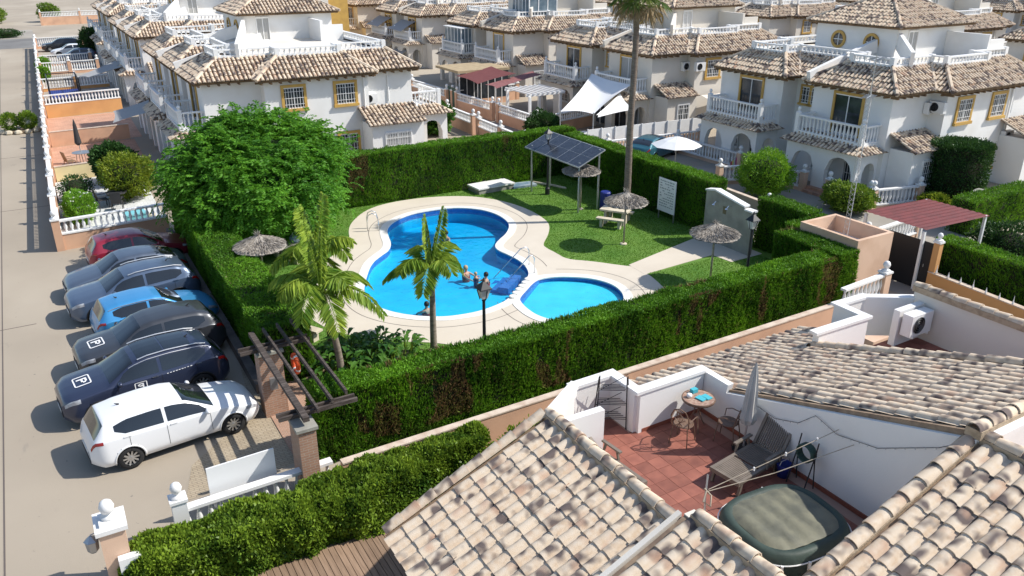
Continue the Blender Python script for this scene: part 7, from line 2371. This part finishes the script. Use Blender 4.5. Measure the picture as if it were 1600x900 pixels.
# ------------------------------------------------------------------ left gardens: furniture
mat('dark_weave', (0.045, 0.043, 0.045, 1), .7)
mat('tan_weave', (0.25, 0.16, 0.09, 1), .7)
def garden_chair(label, loc, rz, m):
    t = thing('garden_chair', label, 'chair', loc, rz, group='garden chairs in the left-hand patios')
    mb = MB(); mb.box(-.25, .25, -.25, .25, .4, .44); mb.build('seat', m, t)
    mb = MB(); mb.obox((-.29, 0, .72), (.035, .5, .62), Matrix.Rotation(R(-14), 3, 'Y')); mb.build('backrest', m, t)
    for (x, y) in ((-.24, -.25), (.24, -.25), (-.24, .25), (.24, .25)):
        mb = MB(); mb.box(x - .018, x + .018, y - .018, y + .018, 0, .4); mb.build('leg', m, t)
    mb = MB()
    for y in (-.27, .27): mb.box(-.27, .24, y - .025, y + .025, .62, .645)
    mb.build('armrest', m, t)
def garden_table(label, loc, m, r=.5):
    t = thing('garden_table', label, 'table', loc)
    mb = MB(); mb.lathe([(r, .70), (r, .73)], 20); mb.build('table_top', m, t)
    for k in range(4):
        a = k * math.pi / 2 + .4; mb = MB(); mb.tube([(r * .6 * math.cos(a), r * .6 * math.sin(a), .7), (r * .75 * math.cos(a), r * .75 * math.sin(a), 0)], .02, 5); mb.build('leg', m, t)
garden_chair('dark chair on the left side of the white patio table', (1.9, 45.2, .012), R(10), 'dark_weave')
garden_chair('dark chair in front of the white patio table by the yellow-green shrub', (2.5, 44.3, .012), R(80), 'dark_weave')
garden_table('dark round table on the white tiled patio', (2.6, 45.1, .012), 'dark_weave')
garden_chair('tan chair left of the table under the closed black parasol', (1.0, 55.2, .012), R(20), 'tan_weave')
garden_chair('brown chair right of the table under the closed black parasol', (2.6, 55.8, .012), R(190), 'tan_weave')
garden_table('glass round table under the closed black parasol', (1.75, 55.9, .012), 'steel', .55)
t = thing('closed_parasol', 'closed black parasol over the round table in the left peach patio', 'parasol', (1.75, 56.0, .012))
mb = MB(); mb.tube([(0, 0, 0), (-.1, 0, 2.7)], .025, 6); mb.build('pole', 'steel', t)
mb = MB(); mb.lathe([(.08, 1.15), (.2, 1.3), (.15, 1.8), (.1, 2.4), (.02, 2.75)], 10, (-.07, 0, 0)); mb.build('canopy', 'dark_weave', t)
t = thing('turquoise_chest', 'turquoise garden chest behind the white patio balustrade', 'chest', (3.0, 41.0, .012), R(8))
mb = MB(); mb.box(-.45, .45, -.35, .35, .0, .62); mb.build('chest_body', mat('turquoise', (.20, .52, .56, 1), .5), t)
mb = MB(); mb.box(-.48, .48, -.38, .38, .622, .7); mb.build('lid', 'turquoise', t)
mb = MB(); mb.lathe([(.14, 0), (.2, .3), (.22, .32), (.16, .32)], 12); tag(mb.build('flower_pot', 'precast', None, smooth=True, loc=(3.75, 41.6, .012)), 'pale flower pot at the right end of the white patio', 'flower pot')
t = thing('net_cage', 'black framed net cage like a trampoline in the upper left garden', 'trampoline', (ul(90) + 1.6, 80.5, 0))
for (x, y) in ((-1.1, -2.2), (1.2, -2.2), (-1.1, 2.2), (1.2, 2.2)):
    mb = MB(); mb.tube([(x, y, 0), (x, y, 2.3)], .05, 6); mb.build('post', 'black_iron', t)
mb = MB(); mb.box(-1.15, 1.25, -2.25, 2.25, .75, .82); mb.build('mat', 'blue_drum', t)
mb = MB()
for (a, b) in (((-1.1, -2.2), (1.2, -2.2)), ((1.2, -2.2), (1.2, 2.2)), ((1.2, 2.2), (-1.1, 2.2)), ((-1.1, 2.2), (-1.1, -2.2))):
    mb.tube([(*a, 2.25), (*b, 2.25)], .04, 5)
    A, B = Vector((*a, 0)), Vector((*b, 0))
    for k in range(1, 14):
        p = A.lerp(B, k / 14); mb.tube([(p.x, p.y, .8), (p.x, p.y, 2.25)], .008, 3, cap=False)
    for z in (1.1, 1.4, 1.7, 2.0): mb.tube([(*a, z), (*b, z)], .008, 3, cap=False)
tag(mb.build('net', 'black_iron', t), kind='stuff')
MATS.get('awning_grey') or mat('awning_grey', (.34, .34, .34, 1), .8)
sail('grey shade sail above the orange garden wall at the left', [(3.4, 80.0, 2.2), (4.0, 76.0, 2.6), (7.6, 78.5, 3.1), (7.2, 84.0, 3.0)], .15, 'awning_grey', pole=[(3.4, 80.0, 2.2)])
sail('grey fabric awning beside the peach wall left of the big tree', [(4.3, 60.5, 2.3), (3.9, 57.2, 2.1), (6.4, 56.8, 2.7), (6.6, 60.2, 2.9)], .03, 'awning_grey', name='awning', cat='awning')
t = thing('rock_planter', 'rock-edged planter with two green plants standing on the road', 'planter', (-1.45, 68.6, 0))
mb = MB()
for k in range(11):
    a = k * .571; mb.lathe([(.18, 0), (.26, .1), (.22, .24), (.08, .3)], 6, (1.15 * math.cos(a), .75 * math.sin(a), 0))
tag(mb.build('rock_rim', 'precast', t), kind='stuff')
mb = MB(); mb.prism(superell(1.1, .7, 2, 18), 0, .2); mb.build('earth', 'soil', t)
for cx_, n_, sd in ((-.6, 1500, 1), (.55, 1800, 2)):
    rng = np.random.default_rng(300 + sd)
    u = rng.normal(size=(n_, 3)); u /= np.linalg.norm(u, axis=1, keepdims=True)
    P = u * np.array([.62, .6, .6]) * rng.uniform(.5, 1, n_)[:, None] + np.array([cx_, 0, .85]); leaves('plant', P, u + np.array([0, 0, .4]), .16, .08, 'bush_leaf', t, rng)

# ------------------------------------------------------------------ glazed boxes added to far balconies and roofs
mat('sky_glass', (0.10, 0.15, 0.19, 1), 0.06, (0.2, 0.25, 0.28, 1), 1.0, spec=.7)
def glass_box(label, x0, x1, y0, y1, z0, z1):
    t = thing('glazed_enclosure', label, 'glazed enclosure', (x0, y0, z0))
    X, Y, Z = x1 - x0, y1 - y0, z1 - z0
    for k in range(5):
        y = Y * k / 5
        mb = MB(); mb.box(0, .03, y + .04, y + Y / 5 - .04, .05, Z - .1); mb.build('pane', 'sky_glass', t)
        mb = MB(); mb.box(-.03, .06, y - .04, y + .04, 0, Z - .08); mb.build('mullion', 'white_plain', t)
    for k in range(3):
        x = X * k / 3
        mb = MB(); mb.box(x + .07, x + X / 3 - .04, 0, .03, .05, Z - .1); mb.build('pane', 'sky_glass', t)
        mb = MB(); mb.box(x + X / 3 - .04, x + X / 3 + .04, -.03, .06, 0, Z - .08); mb.build('mullion', 'white_plain', t)
    mb = MB(); mb.box(-.1, X + .1, -.1, Y + .1, Z - .08, Z); mb.build('flat_roof', 'white_plain', t)
glass_box('white framed glass enclosure on a balcony beyond the dark red awnings', 36.55, 37.7, 72.0, 75.6, 3.0, 5.35)
glass_box('white framed glass enclosure on the roof terrace beyond the tall palm', 40.3, 43.3, 65.6, 68.6, 6.56, 8.9)
# washing on a rack, far garden
t = thing('drying_rack', 'drying rack with colourful washing beyond the right hedge beside the white parasol', 'drying rack', (34.3, 33.2, 0), R(30))
for x in (-.8, .8):
    mb = MB(); mb.tube([(x, -.3, 0), (x, .0, 1.1), (x, .3, 0)], .015, 5); mb.build('leg', 'alu', t)
for y in (-.2, 0, .2):
    mb = MB(); mb.tube([(-.85, y, 1.08), (.85, y, 1.08)], .008, 4); mb.build('wire', 'alu', t)
for k, (x, c_) in enumerate(((-.6, (.5, .06, .10)), (-.25, (.75, .7, .2)), (.12, (.6, .6, .62)), (.5, (.55, .12, .25)))):
    mb = MB(); mb.add([(x - .15, -.2, 1.09), (x + .15, -.2, 1.09), (x + .14, -.23, .55), (x - .15, -.22, .5), (x - .15, -.17, .6), (x + .15, -.17, .62)], [(0, 1, 2, 3), (0, 4, 5, 1)])
    mb.build('garment', mat('garment_%s' % 'abcd'[k], (*c_, 1), .8), t)
